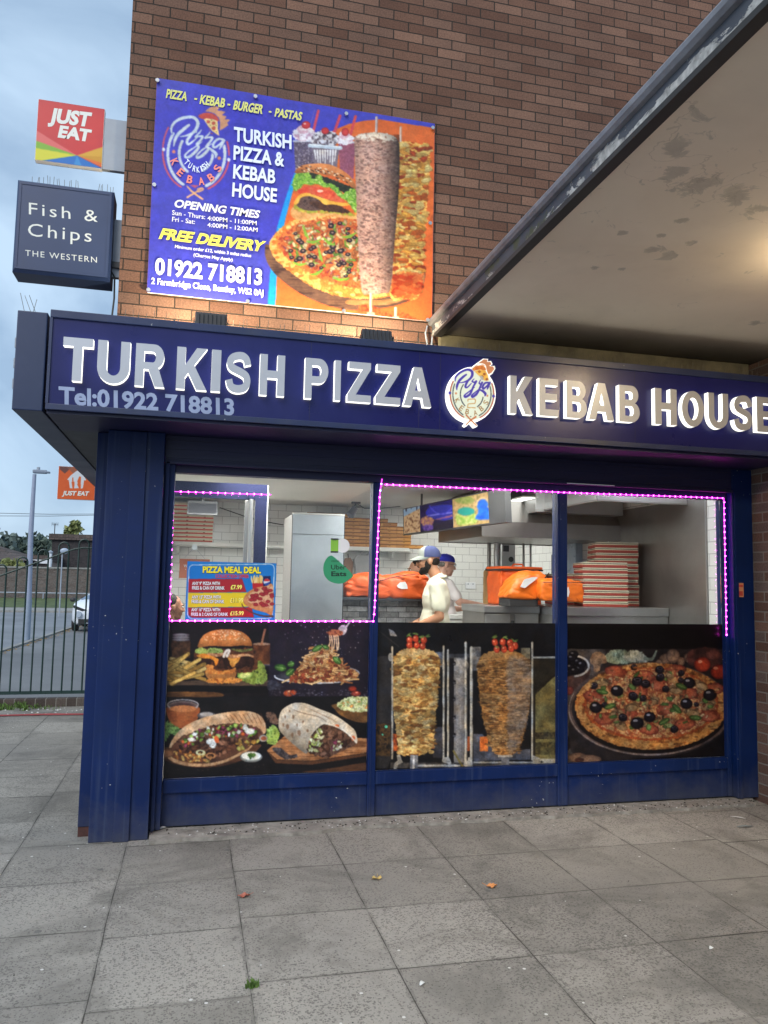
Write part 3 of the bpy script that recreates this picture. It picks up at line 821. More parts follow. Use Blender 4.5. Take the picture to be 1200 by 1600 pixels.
def paint_spits(a):
    # two vertical spits of meat in front of a grill
    a.frame(570, 960, 3.75)
    a.rect(0, 0, 1300, 1300, (26, 26, 29), var=(17, 17, 20), sc=140)
    a.poly([(60, 250), (160, 240), (175, 800), (130, 900), (60, 900)], (54, 52, 54), smooth=False, var=(40, 38, 40), sc=200, st=.4)
    a.poly([(140, 84), (168, 96), (190, 128), (150, 126)], (150, 150, 156), smooth=False)
    a.stroke([(100, 110), (200, 190)], 5, (54, 54, 58)); a.ell(150, 250, 13, 24, (150, 150, 150))
    a.rect(60, 640, 150, 830, (38, 30, 28), var=[(90, 66, 40), (30, 26, 26)], sc=20)
    a.ell(125, 658, 9, 9, (90, 200, 170)); a.ell(104, 704, 6, 6, (90, 190, 160))
    a.poly([(985, 250), (1130, 250), (1130, 880), (985, 880)], (40, 36, 30), smooth=False)
    a.poly([(1000, 470), (1130, 345), (1130, 860), (1000, 860)], (128, 118, 74), smooth=False, var=(86, 78, 50), sc=130)
    a.stroke([(1000, 440), (1130, 345)], 12, (34, 30, 26)); a.rect(985, 246, 1130, 257, (150, 150, 146)); a.rect(1000, 690, 1130, 730, (40, 36, 30), var=(80, 72, 50), sc=12)
    a.rect(1000, 750, 1130, 822, (96, 88, 56), var=(52, 46, 32), sc=16)
    a.rect(500, 250, 600, 880, (104, 100, 102), var=(134, 128, 122), sc=160, st=.25)
    a.rect(536, 250, 566, 880, (168, 160, 152), alpha=.35); a.rect(580, 250, 600, 880, (70, 68, 76), alpha=.6)
    a.ell(560, 300, 50, 40, (196, 190, 184), alpha=.4); a.rect(480, 230, 660, 254, (60, 60, 64))
    a.rect(500, 255, 522, 880, (26, 24, 28)); a.rect(630, 190, 680, 330, (120, 118, 116), var=(70, 70, 74), sc=30)
    a.rect(415, 220, 460, 310, (120, 124, 134), var=(70, 74, 84), sc=30); a.rect(915, 195, 970, 260, (132, 122, 100), var=(90, 84, 70), sc=20)
    a.poly([(400, 660), (460, 660), (460, 840), (400, 840)], (74, 72, 80), smooth=False, var=(44, 44, 50), sc=40); a.poly([(636, 700), (690, 700), (760, 800), (970, 790), (970, 850), (636, 860)], (96, 100, 116), smooth=False, var=(60, 62, 72), sc=40)
    a.rect(166, 700, 192, 800, (214, 104, 46), var=(120, 50, 30), sc=26); a.rect(378, 706, 406, 786, (222, 132, 74)); a.rect(674, 716, 722, 802, (226, 128, 62), var=(200, 104, 50), sc=30); a.rect(600, 714, 620, 800, (150, 74, 40))
    a.rect(150, 868, 1000, 900, (84, 80, 78), var=(44, 42, 44), sc=20); a.rect(300, 880, 560, 892, (170, 168, 164)); a.rect(636, 862, 1000, 872, (150, 148, 144))
    for k, y in enumerate((287, 398, 496, 604, 708)): a.ell(514, y, 20, 15, (24, 22, 26), rag=5); a.ell(524, y + 4, 8, 5, (90, 88, 94))
    a.stroke([(520, 800), (560, 870), (580, 900)], 12, (120, 106, 60))
    # the pale spit
    CH = [(166, 300), (174, 250), (200, 215), (250, 198), (330, 195), (395, 212), (432, 245), (441, 320), (430, 440), (420, 560), (410, 650), (404, 740), (384, 790), (350, 812), (320, 826), (200, 822), (190, 760), (180, 650), (166, 560), (162, 420)]
    a.poly(CH, (222, 178, 104), rag=10, rsc=14, var=[(240, 206, 140), (206, 156, 84), (150, 100, 52), (96, 60, 34)], sc=15, st=2.0, ridge=True, amp=1.0, shade=lambda u, v: np.clip(1.02 - ((u - 285) / 190) ** 2 * .38, .55, 1.1))
    a.poly([(200, 225), (250, 199), (330, 196), (395, 213), (425, 245), (340, 262), (250, 258)], (206, 178, 130), rag=10, var=(176, 140, 90), sc=16, alpha=.75)
    rg = np.random.default_rng(31)
    def ins(r):
        x, y = r.uniform(172, 434), r.uniform(245, 812)
        return (x, y) if abs(x - 300) < 126 - max(0, y - 540) * .13 else (None, None)
    flakes(a, rg, 330, ins, (12, 30), (5, 11), [(240, 206, 138), (226, 184, 112), (214, 164, 92), (190, 132, 70), (150, 98, 54), (246, 218, 160)], lambda x, y: (1.02 - ((x - 285) / 190) ** 2 * .4) * (1.0 if y < 560 or y > 720 else .8))
    # the dark spit
    BF = [(660, 330), (662, 288), (688, 240), (735, 218), (800, 212), (870, 216), (930, 240), (966, 282), (976, 340), (974, 440), (962, 560), (944, 660), (922, 740), (890, 800), (850, 826), (775, 824), (745, 790), (722, 730), (698, 640), (674, 500)]
    a.poly(BF, (146, 104, 60), rag=7, rsc=14, var=[(176, 128, 74), (120, 80, 46), (78, 50, 32)], sc=11, st=3.2, ridge=True, shade=lambda u, v: np.clip(1.05 - ((u - 790) / 210) ** 2 * .45, .5, 1.1))
    a.poly([(830, 250), (930, 250), (972, 300), (972, 440), (945, 640), (890, 790), (840, 800), (835, 500)], (128, 112, 100), rag=22, var=[(150, 132, 120), (84, 66, 58)], sc=9, st=3.5, ridge=True, alpha=.6)
    a.poly([(690, 245), (740, 220), (860, 217), (930, 245), (900, 262), (850, 262), (834, 290), (815, 262), (730, 262)], (178, 136, 84), rag=9, var=(140, 100, 60), sc=15, alpha=.8)
    def ins(r):
        x, y = r.uniform(668, 970), r.uniform(262, 812)
        return (x, y) if abs(x - 819) < 148 - 90 * max(0, (y - 260) / 560 - .25) ** 1.2 else (None, None)
    flakes(a, rg, 620, ins, (9, 26), (2.2, 5), [(190, 142, 88), (160, 112, 66), (120, 80, 48), (140, 98, 60), (96, 64, 42), (206, 162, 110)], lambda x, y: 1.05 - ((x - 790) / 210) ** 2 * .45, tilt=.14, gap=2)
    a.poly([(838, 262), (925, 262), (968, 310), (968, 440), (942, 640), (888, 780), (846, 800), (838, 500)], (150, 138, 132), rag=24, alpha=.34)
    # bars, spindles and feet
    for x, y0, y1, wd in ((161, 190, 845, 10), (462, 186, 845, 12), (488, 208, 862, 12), (591, 166, 866, 14), (624, 194, 850, 17), (981, 165, 850, 12)):
        a.stroke([(x, y0), (x, y1)], wd, (150, 146, 138)); a.stroke([(x - wd * .15, y0), (x - wd * .15, y1)], wd * .35, (206, 202, 192))
    a.rect(266, 824, 312, 908, (140, 142, 150), var=(96, 98, 108), sc=30); a.rect(280, 824, 292, 908, (206, 206, 210)); a.rect(800, 830, 846, 895, (132, 132, 138), var=(92, 92, 98), sc=30); a.rect(780, 824, 866, 836, (170, 164, 158))
    for p in ([(168, 908), (172, 872), (192, 856), (186, 824), (206, 820), (216, 850), (224, 868), (196, 880), (186, 908)], [(452, 862), (456, 836), (494, 838), (508, 868), (506, 900), (490, 900), (486, 874), (466, 870)], [(578, 884), (582, 862), (604, 858), (606, 836), (628, 838), (632, 868), (630, 892), (584, 892)], [(984, 860), (982, 826), (1000, 830), (1030, 846), (1032, 878), (1000, 878)]): a.poly(p, (184, 182, 178), smooth=False, var=(140, 138, 136), sc=20)
    a.rect(985, 846, 1130, 884, (168, 164, 150), var=(130, 126, 116), sc=30); a.ell(1036, 864, 7, 7, (40, 38, 36))
    # peppers on top
    for pts, leaf in (([(262, 150), (297, 142), (346, 150), (262, 180), (305, 182), (338, 186)], [(256, 120), (294, 112), (330, 130), (364, 126), (268, 162), (318, 162)]), ([(762, 164), (808, 162), (850, 168), (880, 184), (774, 204), (816, 204), (858, 198)], [(758, 130), (766, 186), (820, 134), (870, 152), (812, 180), (884, 156)])):
        for x, y in leaf: a.ell(x, y, 19, 6, (84, 104, 54), ang=rg.uniform(-.9, .9), edge=(48, 64, 32))
        for x, y in pts: a.ell(x, y, 19, 22, (196, 74, 46), rag=3, edge=(120, 34, 28)); a.ell(x - 5, y - 7, 5, 6, (236, 150, 120))
        for x, y in leaf[:4]: a.ell(x + 8, y + 4, 14, 4, (110, 128, 70), ang=rg.uniform(-.6, .6))

def pizza_top(a, cx, cy, rx, ry, seed, n=60, cols=None, tilt=0.0):
    a.ell(cx, cy, rx, ry, (190, 126, 68), ang=tilt, rag=8, var=[(206, 150, 90), (160, 96, 50), (110, 64, 38)], sc=26)
    a.ell(cx, cy - ry * .05, rx * .89, ry * .84, (150, 62, 36), ang=tilt, rag=14, var=(186, 96, 50), sc=14)
    a.ell(cx, cy - ry * .06, rx * .85, ry * .8, (190, 138, 88), ang=tilt, rag=12, var=[(206, 168, 116), (160, 96, 60), (150, 66, 46), (214, 184, 138)], sc=15)

def paint_pizza(a):
    a.frame(860, 980, 3.53)
    a.rect(0, 0, 1300, 1300, (44, 38, 40), var=(30, 26, 28), sc=80)
    a.poly([(80, 120), (300, 120), (220, 330), (120, 470), (100, 600), (130, 700), (280, 745), (80, 760)], (92, 84, 82), var=(66, 60, 60), sc=60)
    a.poly([(560, 600), (985, 560), (985, 760), (480, 760)], (22, 19, 22), smooth=False)
    a.rect(0, 0, 1300, 120, (12, 11, 13))
    a.poly([(305, 190), (320, 140), (360, 126), (420, 130), (440, 200)], (118, 132, 112), rag=8, var=[(160, 172, 150), (80, 92, 76)], sc=20, st=.4)
    a.poly([(410, 180), (420, 140), (470, 126), (520, 150), (530, 200)], (146, 150, 140), rag=6, var=[(180, 182, 172), (100, 106, 96)], sc=16, st=.4)
    a.stroke([(520, 170), (560, 176), (585, 130)], [16, 18, 8], (110, 118, 108))
    a.poly([(218, 190), (232, 148), (270, 136), (305, 160), (308, 196), (276, 204), (270, 240), (240, 244), (238, 210)], (162, 128, 100), rag=4, var=(120, 90, 70), sc=26)
    for x, y, rx, ry in ((632, 176, 32, 30), (676, 160, 38, 40), (720, 190, 22, 26), (766, 170, 30, 30), (600, 196, 20, 18)): a.ell(x, y, rx, ry, (150, 122, 104), rag=4, var=(112, 88, 76), sc=22, edge=(70, 52, 48))
    a.ell(850, 170, 100, 60, (88, 50, 46), rag=10, var=(52, 32, 32), sc=26); a.ell(898, 150, 46, 36, (108, 62, 58), edge=(50, 30, 30))
    a.ell(838, 206, 46, 42, (172, 62, 40), edge=(84, 26, 22)); a.ell(826, 190, 12, 8, (226, 150, 120)); a.ell(930, 246, 46, 42, (166, 54, 36), edge=(76, 22, 20)); a.ell(912, 226, 13, 8, (226, 140, 112)); a.ell(964, 222, 16, 14, (140, 50, 40))
    a.poly([(80, 220), (212, 210), (216, 260), (190, 310), (110, 350), (80, 350)], (96, 66, 56), var=(60, 42, 40), sc=40); a.ell(130, 214, 84, 56, (44, 38, 42)); a.arc(128, 214, 84, 56, -75, 85, 11, (196, 190, 186))
    for x, y in ((100, 180), (128, 150), (150, 190), (110, 220), (160, 230), (132, 240), (96, 250), (118, 170), (172, 205)): a.ell(x, y, 27, 21, (24, 22, 30), edge=(10, 9, 14)); a.ell(x - 8, y - 7, 8, 5, (112, 112, 124))
    a.ell(104, 350, 26, 26, (120, 56, 48), edge=(60, 28, 28)); a.ell(92, 640, 20, 40, (30, 24, 26)); a.ell(150, 720, 56, 28, (140, 106, 86), rag=5, edge=(80, 58, 50)); a.ell(215, 730, 66, 26, (150, 114, 92), rag=5, edge=(88, 64, 54)); a.ell(160, 732, 26, 12, (74, 44, 38))
    a.ell(548, 470, 452, 250, (38, 33, 36)); a.ell(548, 452, 454, 258, (104, 84, 80), inner=.945, var=(74, 60, 58), sc=50); a.arc(548, 452, 446, 252, 60, 200, 5, (150, 136, 132)); a.ell(555, 470, 420, 226, (24, 20, 22))
    pizza_top(a, 555, 436, 420, 240, 1)
    a.arc(555, 436, 396, 218, 20, 160, 26, (214, 142, 70), alpha=.55, var=(230, 176, 104), sc=30)
    rg = np.random.default_rng(41)
    for x, y in ((240, 385), (480, 352), (640, 450), (540, 560), (760, 360), (740, 535), (300, 505), (360, 245), (690, 240), (880, 490), (520, 270), (600, 320), (900, 340), (420, 480)):
        a.ell(x, y, 60, 34, (160, 72, 54), ang=rg.uniform(-.3, .3), rag=9, var=(186, 104, 78), sc=18, edge=(104, 40, 32), alpha=.8)
    for x, y in ((285, 305), (385, 540), (830, 320), (870, 430), (690, 345), (360, 480), (450, 440), (780, 470), (640, 260), (560, 410), (500, 520)):
        a.ell(x, y, 44, 24, (184, 154, 116), ang=rg.uniform(-.6, .6), rag=5, var=(150, 116, 80), sc=14, edge=(112, 82, 58)); a.arc(x, y, 30, 14, 180, 360, 6, (92, 68, 50))
    T = [(190, 420), (250, 300), (420, 245), (640, 235), (820, 280), (915, 400), (860, 500), (700, 560), (480, 570), (280, 520)]
    a.scatter(260, T, (4, 14), [(206, 174, 124), (216, 190, 144), (130, 64, 46), (150, 80, 54), (110, 80, 58), (186, 136, 88), (96, 70, 52)], seed=42, asp=.5)
    a.scatter(28, T, (12, 24), [(112, 140, 76), (150, 164, 104), (86, 116, 60)], seed=43, asp=.5)
    for x, y, r in ((240, 322, 22), (368, 350, 34), (250, 442, 34), (298, 428, 17), (478, 298, 29), (525, 312, 26), (606, 275, 24), (602, 234, 24), (456, 380, 26), (512, 392, 20), (548, 495, 32), (478, 528, 36), (750, 420, 33), (765, 306, 34), (722, 252, 18), (880, 372, 36), (684, 562, 22), (636, 340, 20), (720, 292, 16), (400, 498, 24), (462, 220, 18), (805, 425, 14)):
        a.ell(x, y + 4, r * 1.1, r * .9, (60, 34, 28), alpha=.6); a.ell(x, y, r, r * .88, (30, 27, 36), ang=rg.uniform(-.5, .5), rag=2, edge=(12, 10, 16)); a.ell(x - r * .25, y - r * .35, r * .36, r * .2, (150, 150, 166))
        if r < 30: a.ell(x + r * .1, y - r * .3, r * .6, r * .32, (92, 84, 96)); a.ell(x + r * .1, y - r * .28, r * .42, r * .2, (16, 13, 18))
    for x, y, an in ((330, 436, -.3), (698, 450, .8), (800, 500, .1), (285, 356, .2), (628, 520, -.5), (722, 326, .4)): a.ell(x, y, 34, 15, (78, 108, 54), ang=an, edge=(40, 60, 30)); a.stroke([(x - 24 * math.cos(an), y - 24 * math.sin(an)), (x + 24 * math.cos(an), y + 24 * math.sin(an))], 3, (140, 160, 104))
    for k in range(90):
        t = rg.uniform(0, 2 * math.pi); q = rg.uniform(.9, .985)
        a.ell(555 + 420 * q * math.cos(t), 436 + 240 * q * math.sin(t), rg.uniform(4, 15), rg.uniform(3, 7), [(150, 86, 42), (232, 180, 110), (96, 56, 34)][rg.integers(3)], alpha=.7, rag=3)
    # colours get darker towards the right
    yy = np.clip((a.U - 600) / 420, 0, 1)[..., None]; a.C *= (1 - .12 * yy)

def flames(a, base, tips, col, **k):
    a.poly(base + tips, col, smooth=False, **k)

def logo_banner(a):
    a.frame(240, 150, 9.23)
    W_, RD, OR = (198, 214, 232), (206, 84, 110), (216, 134, 84)
    a.arc(612, 800, 480, 610, 155, 214, 24, RD, alpha=.95); a.arc(620, 860, 476, 520, 118, 172, 24, RD); a.arc(610, 850, 478, 545, -20, 0, 24, RD); a.arc(610, 850, 478, 530, 8, 68, 26, RD)
    a.arc(618, 840, 412, 500, 118, 216, 42, W_); a.arc(618, 840, 410, 490, -14, 70, 44, W_)
    a.arc(620, 830, 250, 310, 122, 214, 40, W_); a.arc(615, 820, 240, 280, 2, 66, 42, W_)
    for x, y in ((145, 772), (1083, 920)): a.ell(x, y, 23, 26, (232, 236, 244))
    for x, y in ((291, 805), (946, 900)): a.ell(x, y, 24, 25, (222, 132, 108))
    # flaming slice
    a.poly([(740, 228), (820, 170), (900, 155), (955, 170), (920, 215), (985, 222), (1036, 238), (985, 282), (1050, 300), (1030, 340), (1108, 345), (1062, 392), (1078, 425), (1018, 470), (950, 505), (960, 400), (940, 320), (880, 262), (800, 236)], (206, 152, 120), smooth=False)
    a.poly([(645, 300), (690, 265), (780, 248), (870, 270), (925, 320), (935, 372), (850, 340), (740, 345), (690, 335)], (206, 84, 76), var=(186, 70, 66), sc=60)
    a.poly([(722, 345), (760, 330), (850, 340), (925, 370), (930, 480), (948, 580), (905, 555), (845, 510), (785, 440)], (238, 206, 146), smooth=False)
    for x, y, rx, ry in ((788, 378, 26, 22), (864, 400, 25, 24), (868, 470, 28, 28)): a.ell(x, y, rx, ry, (206, 96, 76), edge=(150, 60, 54))
    for x, y in ((820, 430), (900, 430), (905, 520), (835, 355)): a.ell(x, y, 8, 8, (90, 130, 60))
    a.stroke([(790, 450), (830, 540), (850, 545)], [4, 12, 4], (190, 84, 90))
    # script
    for c, k in (((62, 62, 190), 18), (W_, 0)):
        S = lambda p, wd: a.stroke(p, [q + k for q in wd], c)
        S([(262, 545), (256, 470), (300, 390), (390, 335), (500, 312), (590, 325), (638, 390), (620, 470), (560, 540), (470, 575), (380, 590)], [14, 34, 40, 44, 44, 44, 50, 50, 40, 26, 12])
        S([(512, 424), (440, 480), (350, 560), (305, 650), (290, 730)], [34, 48, 50, 44, 12])
        S([(570, 545), (520, 590), (480, 660), (500, 700), (560, 665), (640, 590)], [20, 44, 40, 36, 24, 14])
        S([(600, 505), (612, 520)], [34, 34])
        S([(690, 492), (655, 540), (600, 595), (660, 585), (708, 590), (670, 650), (620, 700), (650, 735), (610, 800), (530, 870), (470, 890), (455, 855), (520, 790), (620, 725), (700, 660)], [10, 26, 22, 26, 34, 34, 30, 38, 44, 42, 36, 28, 22, 18, 12])
        S([(815, 520), (790, 560), (740, 610), (800, 600), (848, 605), (810, 670), (760, 730), (790, 755), (760, 810), (690, 870), (630, 895), (625, 860), (690, 790), (770, 735), (840, 690)], [10, 24, 22, 26, 34, 34, 30, 38, 44, 44, 36, 28, 22, 18, 12])
        S([(1000, 630), (930, 625), (870, 680), (860, 735), (900, 740), (960, 690), (1020, 640), (975, 720), (950, 770)], [34, 34, 36, 36, 34, 26, 30, 36, 14])
        S([(780, 740), (850, 790), (900, 840), (890, 895)], [20, 44, 50, 16])
    # crossed cutlery
    a.stroke([(480, 1305), (560, 1390), (705, 1495)], [14, 28, 26], (232, 176, 130)); a.stroke([(485, 1470), (600, 1400), (660, 1360)], [26, 24, 22], (232, 176, 130)); a.poly([(620, 1390), (630, 1340), (700, 1322), (728, 1345), (712, 1375), (650, 1400)], (232, 176, 130), smooth=False)
    a.stroke([(650, 1372), (700, 1350)], 6, (90, 80, 190)); a.poly([(520, 1290), (650, 1296), (600, 1338)], (196, 92, 118), smooth=False)

def paint_banner(a):
    a.rect(200, 90, 720, 540, (66, 66, 196), var=(72, 76, 190), sc=90)
    logo_banner(a)
    a.frame(410, 150, 4.138)
    a.poly([(30, 1400), (40, 1250), (58, 1050), (92, 860), (140, 690), (190, 540), (240, 420), (330, 330), (1200, 300), (1200, 1500), (30, 1500)], (30, 150, 236), smooth=False)
    a.poly([(82, 1400), (92, 1180), (118, 950), (150, 790), (190, 640), (240, 480), (300, 370), (380, 280), (470, 215), (560, 180), (660, 160), (760, 152), (1140, 212), (1180, 1500), (82, 1500)], (226, 112, 54), smooth=False, var=(216, 102, 48), sc=120)
    # milkshakes
    for x0, x1, y0, y1, c, v in ((490, 600, 300, 540, (166, 96, 120), (136, 74, 96)), (202, 342, 290, 520, (120, 108, 136), [(70, 60, 80), (170, 160, 180)])):
        a.poly([(x0, y0), (x1, y0), (x1 - 12, y1), (x0 + 14, y1)], c, smooth=False, var=v, sc=9)
        a.stroke([(x0, y0), (x1, y0)], 14, (196, 206, 224), alpha=.8)
    a.stroke([(362, 95), (330, 225)], 17, (206, 74, 100)); a.stroke([(502, 128), (456, 262)], 18, (206, 70, 96)); a.stroke([(602, 132), (566, 262)], 18, (212, 76, 84)); a.stroke([(338, 90), (312, 180)], 4, (120, 100, 190))
    for cx, cy, rx, ry in ((270, 245, 74, 48), (535, 280, 56, 36)): a.ell(cx, cy, rx, ry, (226, 222, 234), rag=14, var=[(240, 238, 244), (190, 150, 176)], sc=18); a.ell(cx - 6, cy - 30, rx * .55, 28, (232, 228, 238), rag=8, var=(206, 160, 180), sc=12)
    a.ell(283, 186, 29, 25, (206, 66, 74), edge=(150, 36, 50)); a.ell(274, 178, 8, 6, (246, 190, 190)); a.ell(536, 232, 24, 26, (206, 66, 66), edge=(150, 40, 48))
    a.ell(405, 280, 88, 62, (206, 208, 222), rag=8, var=[(236, 236, 242), (110, 100, 116), (70, 56, 66)], sc=12); a.ell(406, 224, 25, 22, (206, 60, 66), edge=(150, 36, 48))
    for k in range(14): a.stroke([(330 + 11 * k, 300 - 20 * math.sin(k / 13 * 3.1)), (345 + 10 * k, 250 + abs(k - 6) * 5)], 4, (66, 54, 66), alpha=.7)
    a.poly([(318, 330), (498, 335), (480, 470), (336, 455)], (120, 110, 126), smooth=False)
    for k in range(9): a.stroke([(338 + 17 * k, 352), (346 + 15 * k, 380 + 50 * ((k * 7) % 5) / 4 + 30)], [12, 10, 4], (236, 236, 240))
    a.stroke([(306, 318), (505, 336)], 24, (190, 206, 224)); a.stroke([(306, 312), (505, 330)], 6, (232, 240, 248))
    # serving board
    a.poly([(16, 1000), (40, 960), (200, 1100), (600, 1300), (1000, 1250), (1046, 1100), (1050, 1190), (1000, 1290), (880, 1350), (700, 1382), (560, 1384), (400, 1350), (230, 1270), (90, 1160), (30, 1070)], (92, 64, 54), var=[(120, 88, 70), (66, 44, 40)], sc=12, st=8)
    a.poly([(560, 1320), (760, 1320), (960, 1270), (1040, 1150), (1036, 1230), (960, 1300), (800, 1350), (560, 1350)], (196, 146, 96), var=(150, 106, 66), sc=10, st=6)
    # pizza
    PZ = [(44, 960), (60, 920), (110, 860), (190, 810), (300, 778), (420, 770), (560, 760), (700, 800), (840, 1000), (860, 1200), (840, 1280), (740, 1310), (600, 1312), (450, 1286), (310, 1230), (170, 1130), (80, 1050)]
    a.poly(PZ, (232, 176, 88), rag=10, var=[(244, 200, 120), (206, 120, 50), (226, 160, 76)], sc=28)
    a.poly([(100, 960), (130, 890), (220, 828), (340, 800), (560, 790), (700, 830), (820, 1100), (780, 1230), (640, 1250), (480, 1220), (330, 1160), (180, 1070)], (190, 92, 48), rag=14, var=[(216, 130, 70), (160, 60, 40)], sc=14)
    IN = [(125, 960), (160, 890), (260, 835), (420, 810), (600, 815), (660, 1000), (650, 1200), (480, 1190), (330, 1130), (190, 1050)]
    a.scatter(300, IN, (9, 24), [(236, 214, 168), (226, 190, 136), (206, 120, 70), (196, 84, 56), (216, 196, 150)], seed=52, asp=.5)
    a.scatter(60, IN, (10, 26), [(120, 160, 60), (146, 180, 84), (96, 140, 60)], seed=53, asp=.3)
    a.scatter(34, IN, (9, 18), [(150, 70, 100), (170, 96, 120)], seed=54, asp=.25)
    rg = np.random.default_rng(55)
    for k in range(46):
        x, y = rg.uniform(150, 640), rg.uniform(820, 1190)
        if y > 1060 + (x - 190) * .32 or y < 900 - (x - 130) * .3: continue
        r = rg.uniform(13, 22); a.ell(x, y, r, r * .75, (44, 38, 50), edge=(20, 16, 24)); a.ell(x, y - 2, r * .45, r * .3, (150, 120, 110))
    for x, y, an in ((280, 880, 1.2), (240, 1080, .1), (500, 1180, .1), (375, 1030, 1.3), (430, 940, .6), (350, 1140, -.4), (560, 900, -.3), (330, 935, -.1)):
        a.stroke([(x - 44 * math.cos(an), y - 44 * math.sin(an)), (x, y + 12), (x + 44 * math.cos(an), y + 44 * math.sin(an))], [8, 20, 8], (130, 176, 62))
    for k in range(70):
        i = rg.integers(len(PZ)); j = (i + 1) % len(PZ); t = rg.uniform(0, 1)
        x, y = PZ[i][0] * (1 - t) + PZ[j][0] * t, PZ[i][1] * (1 - t) + PZ[j][1] * t
        x, y = x + (450 - x) * .05, y + (1030 - y) * .08
        a.ell(x, y, rg.uniform(6, 22), rg.uniform(4, 12), [(206, 110, 46), (250, 210, 140), (180, 84, 40)][rg.integers(3)], rag=4, alpha=.75)
    # burger
    a.poly([(182, 740), (230, 715), (400, 730), (590, 770), (590, 800), (400, 775), (280, 800), (200, 790)], (230, 180, 120), rag=6, var=(206, 146, 84), sc=20)
    a.poly([(205, 705), (260, 690), (420, 700), (560, 750), (590, 780), (440, 762), (300, 760), (215, 740)], (222, 190, 80), rag=9, var=[(150, 170, 60), (190, 120, 60)], sc=14)
    a.ell(325, 690, 110, 55, (84, 60, 56), rag=8, var=[(120, 92, 84), (50, 36, 36)], sc=8); a.poly([(300, 690), (430, 690), (560, 745), (540, 760), (400, 745)], (92, 60, 44), rag=8, var=(60, 38, 32), sc=10)
    a.poly([(204, 690), (240, 642), (300, 630), (380, 660), (480, 690), (590, 700), (530, 715), (450, 705), (400, 705), (360, 672), (300, 650), (250, 660), (235, 690), (215, 706)], (250, 200, 92), var=(232, 170, 62), sc=40)
    a.poly([(240, 600), (330, 585), (450, 620), (540, 655), (500, 690), (380, 660), (300, 632), (235, 630)], (212, 66, 46), rag=5, var=(226, 110, 76), sc=24); a.ell(372, 618, 20, 9, (248, 200, 180))
    a.poly([(300, 500), (420, 530), (600, 610), (600, 660), (480, 610), (360, 570), (290, 560)], (52, 60, 44), rag=10, var=(30, 36, 28), sc=14)
    a.poly([(192, 570), (215, 505), (250, 500), (300, 498), (330, 540), (370, 505), (400, 560), (450, 570), (480, 590), (520, 640), (545, 620), (600, 610), (605, 760), (560, 700), (520, 670), (480, 640), (440, 600), (390, 590), (350, 570), (320, 580), (270, 575), (230, 610), (205, 612)], (112, 172, 50), rag=9, var=[(170, 214, 90), (70, 130, 36), (200, 230, 130)], sc=16)
    a.poly([(212, 500), (226, 468), (270, 446), (360, 436), (440, 446), (520, 486), (580, 540), (604, 610), (570, 585), (480, 530), (400, 512), (300, 496)], (206, 134, 82), var=(184, 108, 60), sc=50, shade=lambda u, v: np.clip(1.15 - (v - 440 - (u - 300) * .28) / 190, .6, 1.15))
    for k in range(60):
        x = rg.uniform(235, 575); y = 446 + (max(0, x - 330) / 250) ** 1.6 * 105 + rg.uniform(4, 44)
        a.ell(x, y, 7, 4, [(70, 46, 40), (240, 214, 180)][k % 2], ang=.5)
    # spits
    a.stroke([(737, 140), (737, 245)], 17, (176, 150, 146)); a.stroke([(734, 140), (734, 245)], 6, (232, 220, 216)); a.stroke([(895, 203), (893, 300)], 16, (190, 150, 130)); a.stroke([(892, 203), (891, 300)], 6, (236, 214, 196))
    a.poly([(862, 320), (880, 298), (960, 295), (1035, 318), (1080, 360), (1084, 440), (1070, 620), (1058, 800), (1038, 1000), (1032, 1150), (1010, 1300), (920, 1312), (820, 1268), (850, 700)], (232, 150, 60), rag=8, var=[(248, 214, 130), (236, 170, 70), (206, 96, 36), (150, 50, 24)], sc=22, st=1.7, ridge=True)
    def ins(r):
        x, y = r.uniform(850, 1074), r.uniform(312, 1296)
        return (x, y) if x < 1080 - (y - 400) * .075 else (None, None)
    flakes(a, rg, 360, ins, (16, 40), (8, 17), [(250, 220, 140), (244, 200, 110), (232, 160, 66), (206, 100, 40), (176, 64, 30), (240, 184, 90)], lambda x, y: .95 if y < 1150 else .8, tilt=.5, gap=4)
    a.poly([(840, 1160), (1030, 1150), (1010, 1300), (900, 1310), (836, 1270)], (206, 56, 24), rag=26, alpha=.5)
    KB = [(594, 300), (604, 262), (650, 242), (740, 236), (830, 252), (876, 290), (886, 360), (880, 560), (866, 800), (848, 1020), (828, 1250), (780, 1278), (700, 1284), (640, 1262), (622, 1050), (606, 700)]
    a.poly(KB, (146, 112, 100), rag=4, var=[(172, 140, 126), (120, 88, 80), (100, 68, 64)], sc=9, st=2.2, ridge=True, shade=lambda u, v: np.clip(1.22 - ((u - 690) / 190) ** 2 * .55, .55, 1.25))
    a.poly([(604, 262), (650, 242), (740, 236), (830, 252), (872, 288), (780, 300), (660, 286)], (206, 190, 170), rag=6, var=[(226, 216, 200), (150, 110, 90)], sc=14)
    KI = [(600, 275), (868, 290), (878, 480), (850, 1000), (822, 1250), (660, 1262), (626, 1000)]
    a.scatter(900, KI, (4, 13), [(172, 140, 126), (160, 128, 116), (134, 100, 90), (148, 114, 102), (122, 90, 82)], seed=58, asp=.5, edge=.95, ang=0.0)
    for k in range(34):
        y = 290 + k * 29 + rg.uniform(-8, 8); x0 = rg.uniform(602, 700) + (y - 290) * .03
        a.stroke([(x0, y), (x0 + rg.uniform(60, 160), y + rg.uniform(4, 16))], [1, 4, 1], [(96, 66, 66), (214, 196, 190)][k % 2], alpha=.6)
    f = np.clip(1.18 - ((a.U - 690) / 185) ** 2 * .6, .5, 1.2)
    m = (a.U > 596) & (a.U < 886 - np.clip(a.V - 560, 0, 800) * .085) & (a.V > 250) & (a.V < 1278) & (a.U > 596 + np.clip(a.V - 700, 0, 800) * .08)
    a.C[m] *= f[m][:, None]
